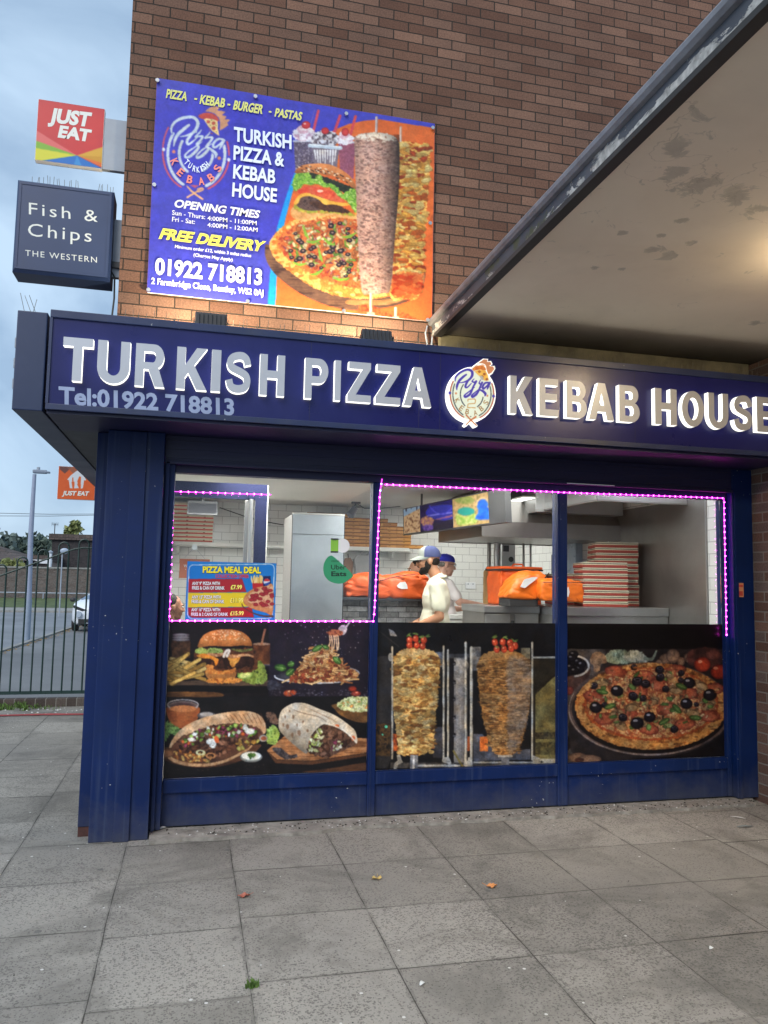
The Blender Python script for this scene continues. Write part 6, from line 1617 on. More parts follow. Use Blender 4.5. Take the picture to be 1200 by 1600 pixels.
def kraftmat():
    m, nt, bs = newmat('brown pizza box card')
    v = ocoord(nt); sp = N(nt, 'ShaderNodeSeparateXYZ'); nt.links.new(v, sp.inputs[0])
    ri = nt.nodes.new('ShaderNodeObjectInfo').outputs['Random']
    c = ramp(nt, ri, 0, 1, L(178, 120, 62), L(214, 156, 88))
    c = mixc(nt, 1.0, c, ramp(nt, noise(nt, v, 20, 3), .3, .7, (.9, .9, .9, 1), (1.05, 1.05, 1.05, 1)), 'MULTIPLY')
    c = mixc(nt, math_(nt, 'GREATER_THAN', sp.outputs[2], .0335), c, L(120, 78, 40))
    nt.links.new(c, bs.inputs['Base Color']); bs.inputs['Roughness'].default_value = .8
    return m
M['kraft'] = kraftmat()
M['kraft_dk'] = pm('dark card slot', L(90, 58, 30), .9)

def struct(name, mb, mat): return tag(obj(name, mb, mat), kind='structure')
struct('shop_floor', MB().box(-.49, 4.21, 5.342, 10.055, .0, FL), M['floor_in'])
struct('back_wall', MB().box(-.489, 4.19, 10.0, 10.055, FL + .001, 2.645), M['tile'])
struct('right_wall', MB().box(4.19, 4.28, 5.345, 10.055, FL + .001, 2.645), M['tile_side'])
struct('left_wall', MB().box(-.488, -.45, 5.45, 9.999, FL + .001, 2.645), M['tile_side'])
struct('ceiling', MB().box(-.449, 4.189, 5.345, 9.999, 2.56, 2.62), M['ceil2'])
struct('ceiling_bulkhead', MB().box(-.448, 1.48, 5.36, 7.83, 2.40, 2.559), M['ceil'])
struct('street_wall', MB().box(-.489, 4.189, 5.345, 5.36, 2.345, 2.56).box(-.489, -.2, 5.345, 5.36, FL, 2.344), M['ceil2'])
def panel(x0, x1, y0, y1, z, label, k=1.0, group='ceiling light panels'):
    t = thing('ceiling_light', label, 'ceiling light', ((x0 + x1) / 2, (y0 + y1) / 2, z), group=group)
    obj('light_frame', MB().box(x0 - .02, x1 + .02, y0 - .02, y1 + .02, z - .012, z - .001, bev=.003), M['shelfw'], t)
    obj('diffuser', MB().box(x0, x1, y0, y1, z - .016, z - .0125), emat('lit ceiling panel', (1.0, .98, .94, 1), 26 * k), t)
panel(.2, .8, 5.5, 6.0, 2.40, 'unseen square ceiling panel over the customer side', .5)  # unseen from the camera, there to light the room
ql_, qm_ = atZ(300, 759, 2.40), atZ(385, 769, 2.40)
panel(ql_[0], qm_[0], qm_[1], qm_[1] + .24, 2.40, 'added light panel hidden from the street by the navy lintel', 5.0)  # added out of sight to brighten the left of the room
qa_ = atZ(738, 788, 2.56)
panel(qa_[0] - .22, qa_[0] + .22, qa_[1] - .3, qa_[1] + .3, 2.56, 'added light panel hidden behind the menu screen', .6)  # added out of sight to brighten the back of the shop
panel(1.6, 2.2, 6.4, 7.0, 2.56, 'unseen square ceiling panel in front of the menu screen', .7)  # this and the next two panels light the room from out of view
panel(1.6, 2.2, 5.5, 6.1, 2.56, 'unseen square ceiling panel above the stone clad counter', .5)
panel(2.6, 3.1, 5.5, 6.1, 2.56, 'unseen square ceiling panel close behind the glass above the spit picture', .5)
pa_, pb_ = atZ(789, 783.5, 2.44), atZ(837, 776, 2.44)
panel(pa_[0] - .03, pb_[0], pb_[1], pa_[1], 2.44, 'bright white ceiling panel beside the menu screen', .06)

# shelf along the back wall with card boxes
sh = thing('wall_shelf', 'long white shelf on the tiled back wall carrying pizza boxes', 'shelf', (1.0, 9.8, 1.98))
obj('shelf_board', MB().box(-.44, 2.68, 9.6, 9.998, 1.985, 2.03, bev=.004), M['shelfw'], sh)
for x in (-.2, .7, 1.6, 2.5): obj('shelf_bracket', MB().box(x, x + .03, 9.75, 9.997, 1.9, 1.984), M['shelfw'], sh)

def pizza_box_mats():
    # printed card: red band, cream, thin dark green line, read from the height within the box
    m, nt, bs = newmat('striped pizza box card')
    v = ocoord(nt)
    sp = N(nt, 'ShaderNodeSeparateXYZ'); nt.links.new(v, sp.inputs[0])
    r = N(nt, 'ShaderNodeValToRGB'); r.color_ramp.interpolation = 'CONSTANT'
    e = r.color_ramp.elements
    e[0].position = 0; e[0].color = L(150, 58, 48)
    e[1].position = .5; e[1].color = L(196, 184, 160)
    for p_, c_ in ((.66, L(52, 62, 52)), (.8, L(200, 190, 168))): x = e.new(p_); x.color = c_
    nt.links.new(math_(nt, 'DIVIDE', sp.outputs[2], .05), r.inputs[0])
    c = mixc(nt, 1.0, r.outputs[0], ramp(nt, noise(nt, v, 22, 3), .3, .7, (.88, .88, .88, 1), (1.05, 1.05, 1.05, 1)), 'MULTIPLY')
    nt.links.new(c, bs.inputs['Base Color']); bs.inputs['Roughness'].default_value = .75
    m2, nt, bs = newmat('red and cream pizza box card')
    v = ocoord(nt)
    sp = N(nt, 'ShaderNodeSeparateXYZ'); nt.links.new(v, sp.inputs[0])
    r = N(nt, 'ShaderNodeValToRGB'); r.color_ramp.interpolation = 'CONSTANT'
    e = r.color_ramp.elements
    e[0].position = 0; e[0].color = L(216, 108, 92)
    e[1].position = .4; e[1].color = L(232, 224, 196)
    for p_, c_ in ((.66, L(150, 140, 116)), (.71, L(236, 228, 202))): x = e.new(p_); x.color = c_
    nt.links.new(math_(nt, 'DIVIDE', sp.outputs[2], .05), r.inputs[0])
    nt.links.new(r.outputs[0], bs.inputs['Base Color']); bs.inputs['Roughness'].default_value = .75
    return m, m2
M['pbox'], M['pbox2'] = pizza_box_mats()
def box_proto(name, label, group, w_, d_, h_, mat, slot=True):
    t = thing(name, label, 'pizza box', (0, 0, 0), group)
    b = MB().box(-w_ / 2, w_ / 2, -d_ / 2, d_ / 2, .0006, h_ * .9, bev=.002)
    obj('carton', b, mat, t)
    obj('lid_lip', MB().box(-w_ / 2 - .0015, w_ / 2 + .0015, -d_ / 2 - .0015, -d_ / 2 - .0002, h_ * .5, h_ * .97), mat, t)
    if slot: obj('lid_tab', MB().box(-.012, .012, -d_ / 2 - .004, -d_ / 2 - .0018, h_ * .42, h_ * .54), M['kraft_dk'], t)
    return t
def place(proto, used, label, x, y, z, rz=0):
    o = proto if not used else copy_tree(proto)
    o.location = (x, y, z); o.rotation_euler = (0, 0, rz)
    o['label'] = label
    used.append(1)
    return o
rb = np.random.default_rng(77)
pr, us_ = box_proto('pizza_box', '', 'red and cream boxes on the left of the back shelf', .205, .24, .0465, M['pbox2']), []
xl = [atY(a, 830, 9.72)[0] for a in (266, 292.5, 319)]
for c, x in enumerate(xl):
    for k in range(10):
        place(pr, us_, 'red and cream striped pizza box in the stacks below the dark wall screen', x + rb.uniform(-.004, .004), 9.74 + rb.uniform(-.006, .006), 2.031 + k * .0468)
pr, us_ = box_proto('pizza_box', '', 'brown boxes on the middle of the back shelf', .19, .24, .0455, M['kraft']), []
for c, a in enumerate((489, 509, 529, 549.5, 570, 591, 606, 628)):
    x = atY(a, 830, 9.72)[0]
    for k in range((9, 9, 9, 8, 8, 8, 7, 6)[c] if c < 7 else 6):
        place(pr, us_, 'plain brown pizza box in the stacks on the shelf between fridge and menu screen', x + rb.uniform(-.004, .004), 9.74 + rb.uniform(-.006, .006), 2.031 + k * .0458)
place(pr, us_, 'single brown pizza box lying alone at the right end of the shelf above the cap', atY(647, 850, 9.72)[0], 9.74, 2.031)

# screens and frames at the left
tv = thing('wall_screen', 'small dark switched off screen in front of the red striped boxes', 'screen', tuple(atY(316, 804, 8.0)))
a_, b_ = atY(293, 781, 8.0), atY(340, 804, 8.0)
obj('screen_body', MB().box(a_[0], b_[0], 8.0, 8.05, b_[2] - .01, a_[2], bev=.006), M['dark'], tv)
obj('screen_glass', MB().box(a_[0] + .012, b_[0] - .012, 7.996, 7.9995, b_[2] + .008, a_[2] - .03), pm('dark screen glass', (.03, .03, .035, 1), .75, spec=.1), tv)
obj('ceiling_arm', MB().box((a_[0] + b_[0]) / 2 - .015, (a_[0] + b_[0]) / 2 + .015, 8.01, 8.04, a_[2], 2.558), M['dark'], tv)
fr = thing('door_frame', 'dark navy door frame standing inside the left window', 'door frame', (.2, 6.0, FL))
fz = atY(300, 763, 6.0)[2]
lo, hi = atY(300, 776.5, 6.0)[2], atY(300, 752, 6.0)[2]
xr0, xr1 = atY(397.5, 830, 6.0)[0], atY(416, 830, 6.0)[0]
obj('lintel', MB().box(-.447, xr1, 6.0, 6.06, lo, hi), M['navy_in'], fr)
obj('jamb', MB().box(xr0, xr1, 6.001, 6.059, FL, lo - .001), M['navy_in'], fr)
obj('jamb_edge', MB().box(xr1 + .0005, xr1 + .008, 6.002, 6.058, FL, hi - .005), M['shelfw'], fr)
hp = fr
hx = atY(391, 830, 5.93)[0]; hx2 = atY(385.5, 830, 5.98)[0]
obj('grip_pole', MB().tube([(hx, 5.93, 1.1), (hx, 5.93, lo - .005)], .017, 12), M['steel'], hp, smooth=True)
obj('backing_strip', MB().box(hx2 - .02, hx2 + .02, 5.975, 5.998, FL + .5, lo - .01, bev=.004), M['steel_dk'], hp)
obj('top_mount', MB().box(hx - .02, hx + .02, 5.92, 5.998, lo - .004, lo + .055, bev=.004), M['navy_in'], hp)
nt_ = thing('wall_notice', 'faded orange notice on the tiles behind the meal deal poster', 'notice', tuple(atY(300, 905, 9.97)))
a_, b_ = atY(281, 873, 9.97), atY(327, 904, 9.97)
obj('notice_sheet', MB().box(a_[0], b_[0], 9.985, 9.995, b_[2], a_[2]), pm('faded orange sheet', L(206, 120, 88), .6, var=.06), nt_)
mb = MB(); textY(mb, 'W', (287, 886), (292.5, 886.3), (287, 882), 9.98); textY(mb, '\'', (289.5, 892), (290.5, 892), (289.5, 889.5), 9.98)
obj('notice_lettering', mb, M['white'], nt_)
sc_ = thing('suction_hook', 'clear suction hook on the glass above the orange notice', 'hook', tuple(atY(304, 855, 5.30)))
q = atY(304, 855, 5.30)
obj('suction_cup', MB().lathe([(.001, -.012), (.006, -.01), (.009, -.004), (.018, 0), (.019, .002)], (q[0], 5.302, q[2]), 16, axis='y'), pm('clear plastic', (.7, .72, .72, 1), .15), sc_, smooth=True)
obj('hang_wire', MB().tube([(q[0], 5.305, q[2]), (q[0] - .06, 5.31, q[2] - .07)], .0012, 5).tube([(q[0], 5.305, q[2]), (q[0] + .07, 5.31, q[2] - .075)], .0012, 5), M['bracket'], sc_)

# fridge
fg = thing('upright_fridge', 'tall blue grey steel fridge standing between the two piles of boxes', 'fridge', (1.08, 7.3, FL))
Yg = 7.0
gx0, gx1 = atY(455.5, 880, Yg)[0], atY(537, 880, Yg)[0]; gz = atY(455, 802.5, Yg)[2]
gm = atY(455, 834.5, Yg)[2]
gd = atX(442.5, 880, gx0)[1]
obj('cabinet', MB().box(gx0, gx1, Yg + .025, gd, FL + .08, gz, bev=.004), M['steel_dk'], fg)
obj('top_panel', MB().box(gx0 + .002, gx1 - .004, Yg, Yg + .024, gm + .004, gz - .002, bev=.003), M['fridge'], fg)
obj('door', MB().box(gx0 + .002, gx1 - .004, Yg, Yg + .024, FL + .1, gm, bev=.003), M['fridge'], fg)
obj('door_seal', MB().box(gx1 - .0035, gx1 + .004, Yg + .002, Yg + .024, FL + .1, gz - .004).box(gx0 - .003, gx0 + .0015, Yg + .004, Yg + .03, FL + .1, gz - .004), M['dark'], fg)
for sx_ in (gx0 + .03, gx1 - .06): obj('foot', MB().lathe([(.02, FL), (.02, FL + .08)], (sx_ + .02, Yg + .08, 0), 10), M['dark'], fg)
obj('top_cap', MB().box(gx0, gx1, Yg - .002, Yg + .02, gz + .0005, gz + .012), M['shelfw'], fg)
sp_ = thing('ceiling_spotlight', 'small grey spotlight hanging above the brown boxes', 'spotlight', tuple(atY(556, 787, 8.6)))
a_, b_ = atY(556, 787, 8.6), atY(551, 800, 8.6)
obj('spot_mount', MB().box(a_[0] - .05, a_[0] + .05, 8.58, 8.62, a_[2], a_[2] + .02).tube([(a_[0], 8.6, a_[2]), (b_[0], 8.6, b_[2] + .03)], .01, 6), M['dark'], sp_)
obj('spot_head', MB().tube([(a_[0] - .01, 8.6, b_[2] + .045), (b_[0] - .035, 8.56, b_[2] - .045)], [.038, .046], 12), pm('grey spot head', (.12, .12, .14, 1), .5), sp_)
obj('spot_cable', MB().tube([(a_[0], 8.6, a_[2] + .01), (a_[0] + .12, 8.7, a_[2] - .04), (a_[0] + .35, 8.8, a_[2] - .02), (a_[0] + .6, 8.9, a_[2] + .02)], .004, 5), M['cable'], sp_)

# stone clad counter and the orange bags
ct = thing('service_counter', 'counter front clad in grey stacked stone below the long orange bag', 'counter', (1.8, 7.3, FL))
cx0, cx1 = gx1 + .02, atY(664, 950, 7.2)[0] + .1
cz = atY(620, 934, 7.2)[2]
obj('stone_front', MB().box(cx0, cx1, 7.2, 7.26, FL, cz - .03), M['stone'], ct)
obj('counter_top', MB().box(cx0, cx1 + .01, 7.12, 7.3, cz - .0295, cz, bev=.005), M['dark'], ct)
def soft(pts_top, pts_bot, y0, y1, bulge=.03):
    """a soft bag lofted from its outline, fuller in the middle"""
    n = len(pts_top); mb = MB(); secs = 9; rings = 10
    vs_, fs = [], []
    for j in range(secs):
        t = j / (secs - 1); y = y0 + (y1 - y0) * t
        k = .80 + .20 * math.sin(math.pi * t) ** .5
        for i in range(n):
            a, b = pts_top[i], pts_bot[i]; zc = (a[1] + b[1]) / 2
            vs_.append((a[0], y, b[1] + (a[1] - b[1]) * k))
        for i in range(n):
            a, b = pts_bot[n - 1 - i], pts_top[n - 1 - i]
            vs_.append((a[0], y, a[1]))
    m_ = 2 * n
    for j in range(secs - 1):
        for i in range(m_): fs.append((j * m_ + i, j * m_ + (i + 1) % m_, (j + 1) * m_ + (i + 1) % m_, (j + 1) * m_ + i))
    fs.append(tuple(range(m_))); fs.append(tuple(range((secs - 1) * m_, secs * m_))[::-1])
    return mb.add(vs_, fs)
def wrinkle(o, amp, scale=11, seed=3, levels=2):
    m_ = o.modifiers.new('folds', 'SUBSURF'); m_.subdivision_type = 'CATMULL_CLARK'; m_.levels = m_.render_levels = levels
    bpy.context.view_layer.update()
    me = bpy.data.meshes.new_from_object(o.evaluated_get(bpy.context.evaluated_depsgraph_get()))
    o.modifiers.clear()
    V = np.array([v.co[:] for v in me.vertices]); Nn = np.array([v.normal[:] for v in me.vertices])
    u_, v_ = V[:, 0] * scale + V[:, 1] * 3, V[:, 2] * scale * 1.3 + V[:, 1] * scale * .7 + V[:, 0] * scale * .4
    d = (np.minimum(np.abs(fbm(u_, v_, seed, 2) - .5) * 5, 1.0) ** .7 - .6) * amp + (fbm(u_ * .5, v_ * .5, seed + 9, 2) - .5) * amp
    V = V + Nn * d[:, None]
    me.vertices.foreach_set('co', V.ravel())
    me.polygons.foreach_set('use_smooth', [True] * len(me.polygons))
    o.data = me
YB1 = 7.1
b1 = thing('delivery_bag', 'long slumped orange delivery bag lying on the stone clad counter', 'delivery bag', tuple(atY(600, 934, YB1)), group='orange delivery bags')
up = [(540, 913), (548, 904), (562, 898), (583, 894), (610, 900), (625, 896), (640, 893), (655, 893), (668, 897), (673, 900)]
dn = [(541, 922), (550, 924), (562, 924), (583, 925), (610, 925), (625, 926), (640, 928), (655, 930), (668, 931), (670, 930)]
pT = [(lambda q: (q[0], max(q[2], cz + .03)))(atY(a, b, YB1)) for a, b in up]; pB = [(lambda q: (q[0], cz + .003))(atY(a, b, YB1)) for a, b in dn]
o = obj('bag_body', soft(pT, pB, YB1, YB1 + .34), M['orange'], b1); wrinkle(o, .024, 9, 5, 3)
zl = MB().tube([tuple(atY(a, b, YB1 - .012)) for a, b in ((592, 908), (610, 903), (630, 899), (650, 897), (668, 897.5))], .004, 6)
obj('zip', zl, M['blackcloth'], b1)
mb = MB()
for pl in ([(620, 915), (625, 910), (633, 909), (636, 914), (637, 920), (628, 920.5), (622, 918)],):
    mb.prism([(lambda q: (q[0], q[2]))(atY(a, b, YB1 - .02)) for a, b in pl], YB1 - .021, YB1 - .019)
obj('bag_print', mb, M['refl'], b1)

YA = 6.7
ca = thing('steel_prep_unit', 'stainless prep unit with two doors beside the man with the blue cap', 'prep unit', (2.9, YA, FL))
ax0, ax1 = atY(757, 950, YA)[0], atY(842, 950, YA)[0]; az = atY(800, 947, YA)[2]
obj('worktop', MB().box(ax0 - .01, ax1, YA - .02, YA + .6, az - .06, az, bev=.004), M['steel'], ca)
obj('cabinet', MB().box(ax0, ax1, YA + .01, YA + .59, FL + .05, az - .0605), M['steel_dk'], ca)
for a, b in ((ax0 + .01, (ax0 + ax1) / 2 - .02), ((ax0 + ax1) / 2 + .03, ax1 - .01)): obj('door', MB().box(a, b, YA - .006, YA + .009, FL + .08, az - .075, bev=.003), M['steel'], ca)
obj('door_handle', MB().box((ax0 + ax1) / 2 - .008, (ax0 + ax1) / 2 + .02, YA - .012, YA + .0, az - .2, az - .13, bev=.003), M['dark'], ca)
YC_ = 6.25
cb_ = thing('steel_counter', 'long low stainless counter below the striped pizza box towers', 'counter', (3.7, YC_, FL))
bx0, bx1 = ax1 + .012, 4.17; bz = atY(960, 949.5, YC_)[2]
obj('worktop', MB().box(bx0, bx1, YC_ - .015, 7.4, bz - .075, bz, bev=.004), M['steel'], cb_)
obj('front_panel', MB().box(bx0, bx1, YC_, YC_ + .02, FL + .02, bz - .079), M['steel'], cb_)
obj('carcass', MB().box(bx0, bx1, YC_ + .021, 7.39, FL, bz - .0755), M['steel_dk'], cb_)

# bags by the pizza boxes
b2 = thing('delivery_bag', 'upright boxy orange delivery bag with a zipped lid on the prep unit', 'delivery bag', (2.7, 6.95, az), group='orange delivery bags')
Y2 = 6.92
p0, p1 = atY(782, 940, Y2), atY(828, 940, Y2); zt = atY(800, 886, Y2)[2]
o = obj('bag_body', MB().box(p0[0], p1[0] + .12, Y2, Y2 + .36, az + .002, zt - .02, bev=.02), M['orange'], b2); wrinkle(o, .014, 9, 9, 3)
o = obj('bag_lid', MB().box(p0[0] - .006, p1[0] + .13, Y2 - .008, Y2 + .37, zt - .02, zt + .006, bev=.01), M['orange'], b2)
obj('lid_zip', MB().box(p0[0] - .009, p1[0] + .132, Y2 - .012, Y2 + .372, zt - .034, zt - .021), M['blackcloth'], b2)
qx = atY(817, 880, Y2)
obj('carry_handle', MB().tube([(qx[0] - .06, Y2 + .12, zt + .004), (qx[0] - .045, Y2 + .12, zt + .03), (qx[0] + .045, Y2 + .12, zt + .03), (qx[0] + .06, Y2 + .12, zt + .004)], .009, 8), M['orange'], b2)
obj('side_zip', MB().tube([tuple(atY(a, b, Y2 - .012)) for a, b in ((788, 912), (787, 918), (785, 925), (787, 932))], .004, 6), M['blackcloth'], b2)
b3 = thing('delivery_bag', 'bulging orange delivery bag with silver print leaning on the upright one', 'delivery bag', (3.0, 6.5, bz), group='orange delivery bags')
Y3 = 6.55
up = [(796, 928), (801, 914), (808, 903), (818, 894), (829, 890), (842, 891), (852, 893), (858, 897)]
dn = [(796, 934), (801, 935), (808, 935.5), (818, 936), (829, 936.5), (838, 937), (841, 937), (842, 938)]
o = obj('bag_body', soft([(lambda q: (q[0], q[2]))(atY(a, b, Y3)) for a, b in up], [(lambda q: (q[0], q[2]))(atY(a, b, Y3)) for a, b in dn], Y3, Y3 + .3), M['orange2'], b3); wrinkle(o, .013, 9, 12, 3)
obj('edge_piping', MB().tube([tuple(atY(a, b, Y3 - .01)) for a, b in ((858, 895), (852, 903), (846, 915), (842, 928), (841, 937))], .006, 6), M['blackcloth'], b3)
obj('bag_base', MB().box(atY(798, 940, Y3)[0], atY(842, 940, Y3)[0], Y3 + .02, Y3 + .28, az + .002, atY(820, 936, Y3)[2]), M['blackcloth'], b3)
pl = [(813, 917), (818, 907), (820, 905), (831, 902), (838, 901.5), (840, 903), (833, 909), (826, 914), (820, 919)]
obj('bag_print', MB().prism([(lambda q: (q[0], q[2]))(atY(a, b, Y3 - .022)) for a, b in pl], Y3 - .024, Y3 - .019), M['refl'], b3)
b4 = thing('delivery_bag', 'flat orange delivery bag with a black seam in front of the striped boxes', 'delivery bag', (3.3, 6.45, bz), group='orange delivery bags')
Y4 = 6.42
up = [(848, 905), (856, 903), (866, 904), (880, 903), (900, 906), (912, 908), (921, 910)]
dn = [(845, 938), (856, 938.5), (866, 939), (880, 939.5), (900, 940.5), (912, 941), (920, 941.5)]
o = obj('bag_body', soft([(lambda q: (q[0], q[2]))(atY(a, b, Y4)) for a, b in up], [(lambda q: (q[0], bz + .03 if False else max(q[2], bz + .002)))(atY(a, b, Y4)) for a, b in dn], Y4, Y4 + .26), M['orange2'], b4); wrinkle(o, .014, 9, 15, 3)
obj('bag_seam', MB().tube([tuple(atY(a, b, Y4 - .008)) for a, b in ((848, 910), (866, 909.5), (900, 910), (920, 911))], .004, 6), M['blackcloth'], b4)
obj('bag_print', MB().prism([(lambda q: (q[0], q[2]))(atY(a, b, Y4 - .014)) for a, b in ((884, 921), (888, 917), (890, 925), (888, 933), (884, 931))], Y4 - .016, Y4 - .012), M['refl'], b4)

# striped pizza box towers
pr, us_ = box_proto('pizza_box', '', 'striped boxes stacked on the steel counter', .40, .36, .05, M['pbox'], slot=False), []
def tower(px_, Y, n, rz, label, w_=None):
    x = atY(px_, 900, Y)[0]
    for k in range(n):
        place(pr, us_, label, x + rb.uniform(-.006, .006), Y + .2 + rb.uniform(-.006, .006), bz + .002 + k * .0502, rz + rb.uniform(-.02, .02))
tower(974, 6.62, 12, R(-16), 'striped pizza box in the tallest tower on the steel counter')
tower(955, 6.34, 8, R(-14), 'striped pizza box in the lower front tower on the steel counter')
tower(906, 6.8, 6, R(-6), 'striped pizza box in the short tower behind the flat orange bag')

# extraction hoods
hd = thing('extraction_hood', 'large boxy stainless hood above the prep area beside the menu screen', 'hood', (3.3, 7.6, 2.05))
hx0 = atZ(753, 838, 2.05)[0]; hy0 = atZ(753, 838, 2.05)[1]; hy1 = atZ(693, 848, 2.05)[1]
hm = MB()
hm.add([(hx0, hy0, 2.05), (4.18, hy0, 2.05), (4.18, hy1, 2.05), (hx0, hy1, 2.05), (hx0, hy0, 2.2), (4.18, hy0, 2.2), (4.18, hy1, 2.2), (hx0, hy1, 2.2), (hx0 + .12, hy0 + .28, 2.55), (4.18, hy0 + .28, 2.55), (4.18, hy1 - .1, 2.55), (hx0 + .12, hy1 - .1, 2.55)],
       [(0, 1, 5, 4), (1, 2, 6, 5), (2, 3, 7, 6), (3, 0, 4, 7), (4, 5, 9, 8), (5, 6, 10, 9), (6, 7, 11, 10), (7, 4, 8, 11), (8, 9, 10, 11)])
obj('hood_shell', hm, M['steel_dk'], hd)
obj('hood_filter', MB().box(hx0 + .01, 4.17, hy0 + .01, hy1 - .01, 2.06, 2.075), M['steel_dk'], hd)
obj('duct_box', MB().box(atY(837, 790, hy0 - .1)[0], 4.15, hy0 - .1, hy0 + .27, atY(840, 800, hy0 - .1)[2], 2.555, bev=.004), M['steel'], hd)
h2 = thing('oven_hood', 'bright lit stainless hood hanging close behind the right hand window', 'hood', (3.7, 6.2, 2.27))
kx0 = 3.30; ky0, ky1 = 5.95, 7.15
zf = atY(950, 781, ky0)[2]
obj('hood_shell', MB().box(kx0, 4.175, ky0, ky0 + .03, zf, 2.555).box(kx0, kx0 + .03, ky0 + .031, ky1, zf, 2.555).box(kx0 + .031, 4.175, ky0 + .031, ky1, zf + .16, zf + .175), M['steel'], h2)
obj('hood_lip', MB().box(kx0 - .006, 4.176, ky0 - .006, ky0 + .04, zf - .014, zf - .001).box(kx0 - .006, kx0 + .04, ky0 + .041, ky1, zf - .014, zf - .001), M['steel_dk'], h2)
obj('hood_light', MB().box(kx0 + .2, kx0 + .6, ky0 - .25, ky0 - .17, 2.535, 2.555), emat('cool hood light', (.88, .88, 1.0, 1), 16), h2)
# wall fittings on the right hand wall
sw = thing('steel_splashback', 'tall greasy steel splashback panel on the right hand wall', 'splashback', (4.18, 6.4, 1.4))
y0s, y1s = atX(1105, 880, 4.18)[1], atX(951, 880, 4.18)[1]
obj('steel_sheet', MB().box(4.178, 4.189, y0s, y1s, bz - .3, 2.36), M['steel_dk'], sw)
obj('sheet_edge', MB().box(4.172, 4.177, y0s, y0s + .012, bz - .3, 2.36).box(4.172, 4.177, y1s - .012, y1s, bz - .3, 2.36), M['steel'], sw)
def onwall(a, b): q = atX(a, b, 4.17); return q[1], q[2]
ck = thing('wall_clock', 'round white clock with a dark rim on the right hand tiled wall', 'clock', tuple(atX(876, 815, 4.17)))
yc, zc = onwall(873, 812)
obj('clock_rim', MB().lathe([(.19, .0), (.19, .03), (.16, .035), (.16, .005)], (0, 0, 0), 32, axis='x').move(Matrix.Translation((4.185, yc, zc)) @ Matrix.Diagonal((-1, 1, 1, 1))), M['dark'], ck)
obj('clock_face', MB().lathe([(.001, .012), (.16, .012), (.16, 0)], (0, 0, 0), 32, axis='x').move(Matrix.Translation((4.186, yc, zc)) @ Matrix.Diagonal((-1, 1, 1, 1))), M['white'], ck)
wn_ = thing('wall_sign', 'small white and yellow printed sign above the tallest pizza box tower', 'sign', tuple(atX(921, 840, 4.17)))
y0, z0 = onwall(911, 844); y1, z1 = onwall(931, 824)
obj('sign_plate', MB().box(4.176, 4.186, min(y0, y1), max(y0, y1), min(z0, z1), max(z0, z1)), M['white'], wn_)
obj('sign_band', MB().box(4.174, 4.1758, min(y0, y1) + .01, max(y0, y1) - .01, min(z0, z1) + .01, min(z0, z1) + .06), pm('yellow green band', L(206, 206, 110), .5), wn_)
ln = MB()
for k in range(3): ln.box(4.174, 4.1758, min(y0, y1) + .03, max(y0, y1) - .03 - .02 * k, max(z0, z1) - .035 - .022 * k, max(z0, z1) - .03 - .022 * k)
obj('sign_lines', ln, M['dark'], wn_)
dr = thing('glazed_cupboard', 'pale blue cupboard with dark handles behind the striped boxes', 'cupboard', tuple(atX(895, 885, 4.1)))
y0, z0 = onwall(883, 888); y1, z1 = onwall(908, 832)
ya_, yb_ = min(y0, y1), max(y0, y1)
obj('cupboard_body', MB().box(4.10, 4.185, ya_, yb_, FL, max(z0, z1), bev=.004), pm('pale blue door', L(176, 194, 214), .3, var=.06), dr)
for yy in (ya_ + .25, ya_ + .5): obj('handle', MB().box(4.07, 4.099, yy, yy + .04, 1.55, 1.95, bev=.004), M['dark'], dr)
pp = thing('gas_pipes', 'vertical steel pipes below the large hood', 'pipes', (2.9, 8.4, 1.4))
for a, wd in ((764, .022), (777, .04), (818, .014), (829, .012)):
    q = atY(a, 880, 8.3); obj('pipe', MB().tube([(q[0], 8.3, FL), (q[0], 8.3, 2.06)], wd, 10), M['steel_dk'] if wd < .03 else M['steel'], pp, smooth=True)
rp = thing('rolled_cloth', 'tan rolled tube standing against the tiles by the steel pipes', 'roll', tuple(atY(762, 938, 8.2)))
q0, q1 = atY(762, 936, 8.2), atY(764, 891, 8.2)
obj('roll_body', MB().tube([(q0[0], 8.2, FL), (q0[0], 8.2, q0[2]), (q0[0], 8.2, q1[2] - .02), (q0[0], 8.2, q1[2])], [.05, .052, .05, .04], 14), pm('tan card', L(196, 156, 104), .8, var=.1), rp, smooth=True)
obj('roll_core', MB().tube([(q0[0], 8.2, q1[2] + .0005), (q0[0], 8.2, q1[2] + .02)], .03, 12), M['kraft_dk'], rp)
gb = thing('control_box', 'grey wall control box with a round dial under the large hood', 'control box', tuple(atY(795, 880, 8.6)))
a_, b_ = atY(784, 850, 8.6), atY(805, 890, 8.6)
obj('box_body', MB().box(a_[0], b_[0], 8.6, 8.75, b_[2], a_[2], bev=.006), pm('grey enamel', (.42, .43, .44, 1), .4, var=.08), gb)
q = atY(798.5, 874, 8.6); obj('dial', MB().lathe([(.001, -.02), (.028, -.02), (.032, 0)], (q[0], 8.599, q[2]), 18, axis='y'), M['dark'], gb)
a_, b_ = atY(786, 852, 8.6), atY(795, 862, 8.6); obj('gauge', MB().box(a_[0], b_[0], 8.594, 8.5985, b_[2], a_[2]), M['dark'], gb)
bw_ = thing('steel_bowl', 'shiny steel bowl on the worktop at the fingers of the man in blue cap', 'bowl', tuple(atY(748, 948, 8.0)))
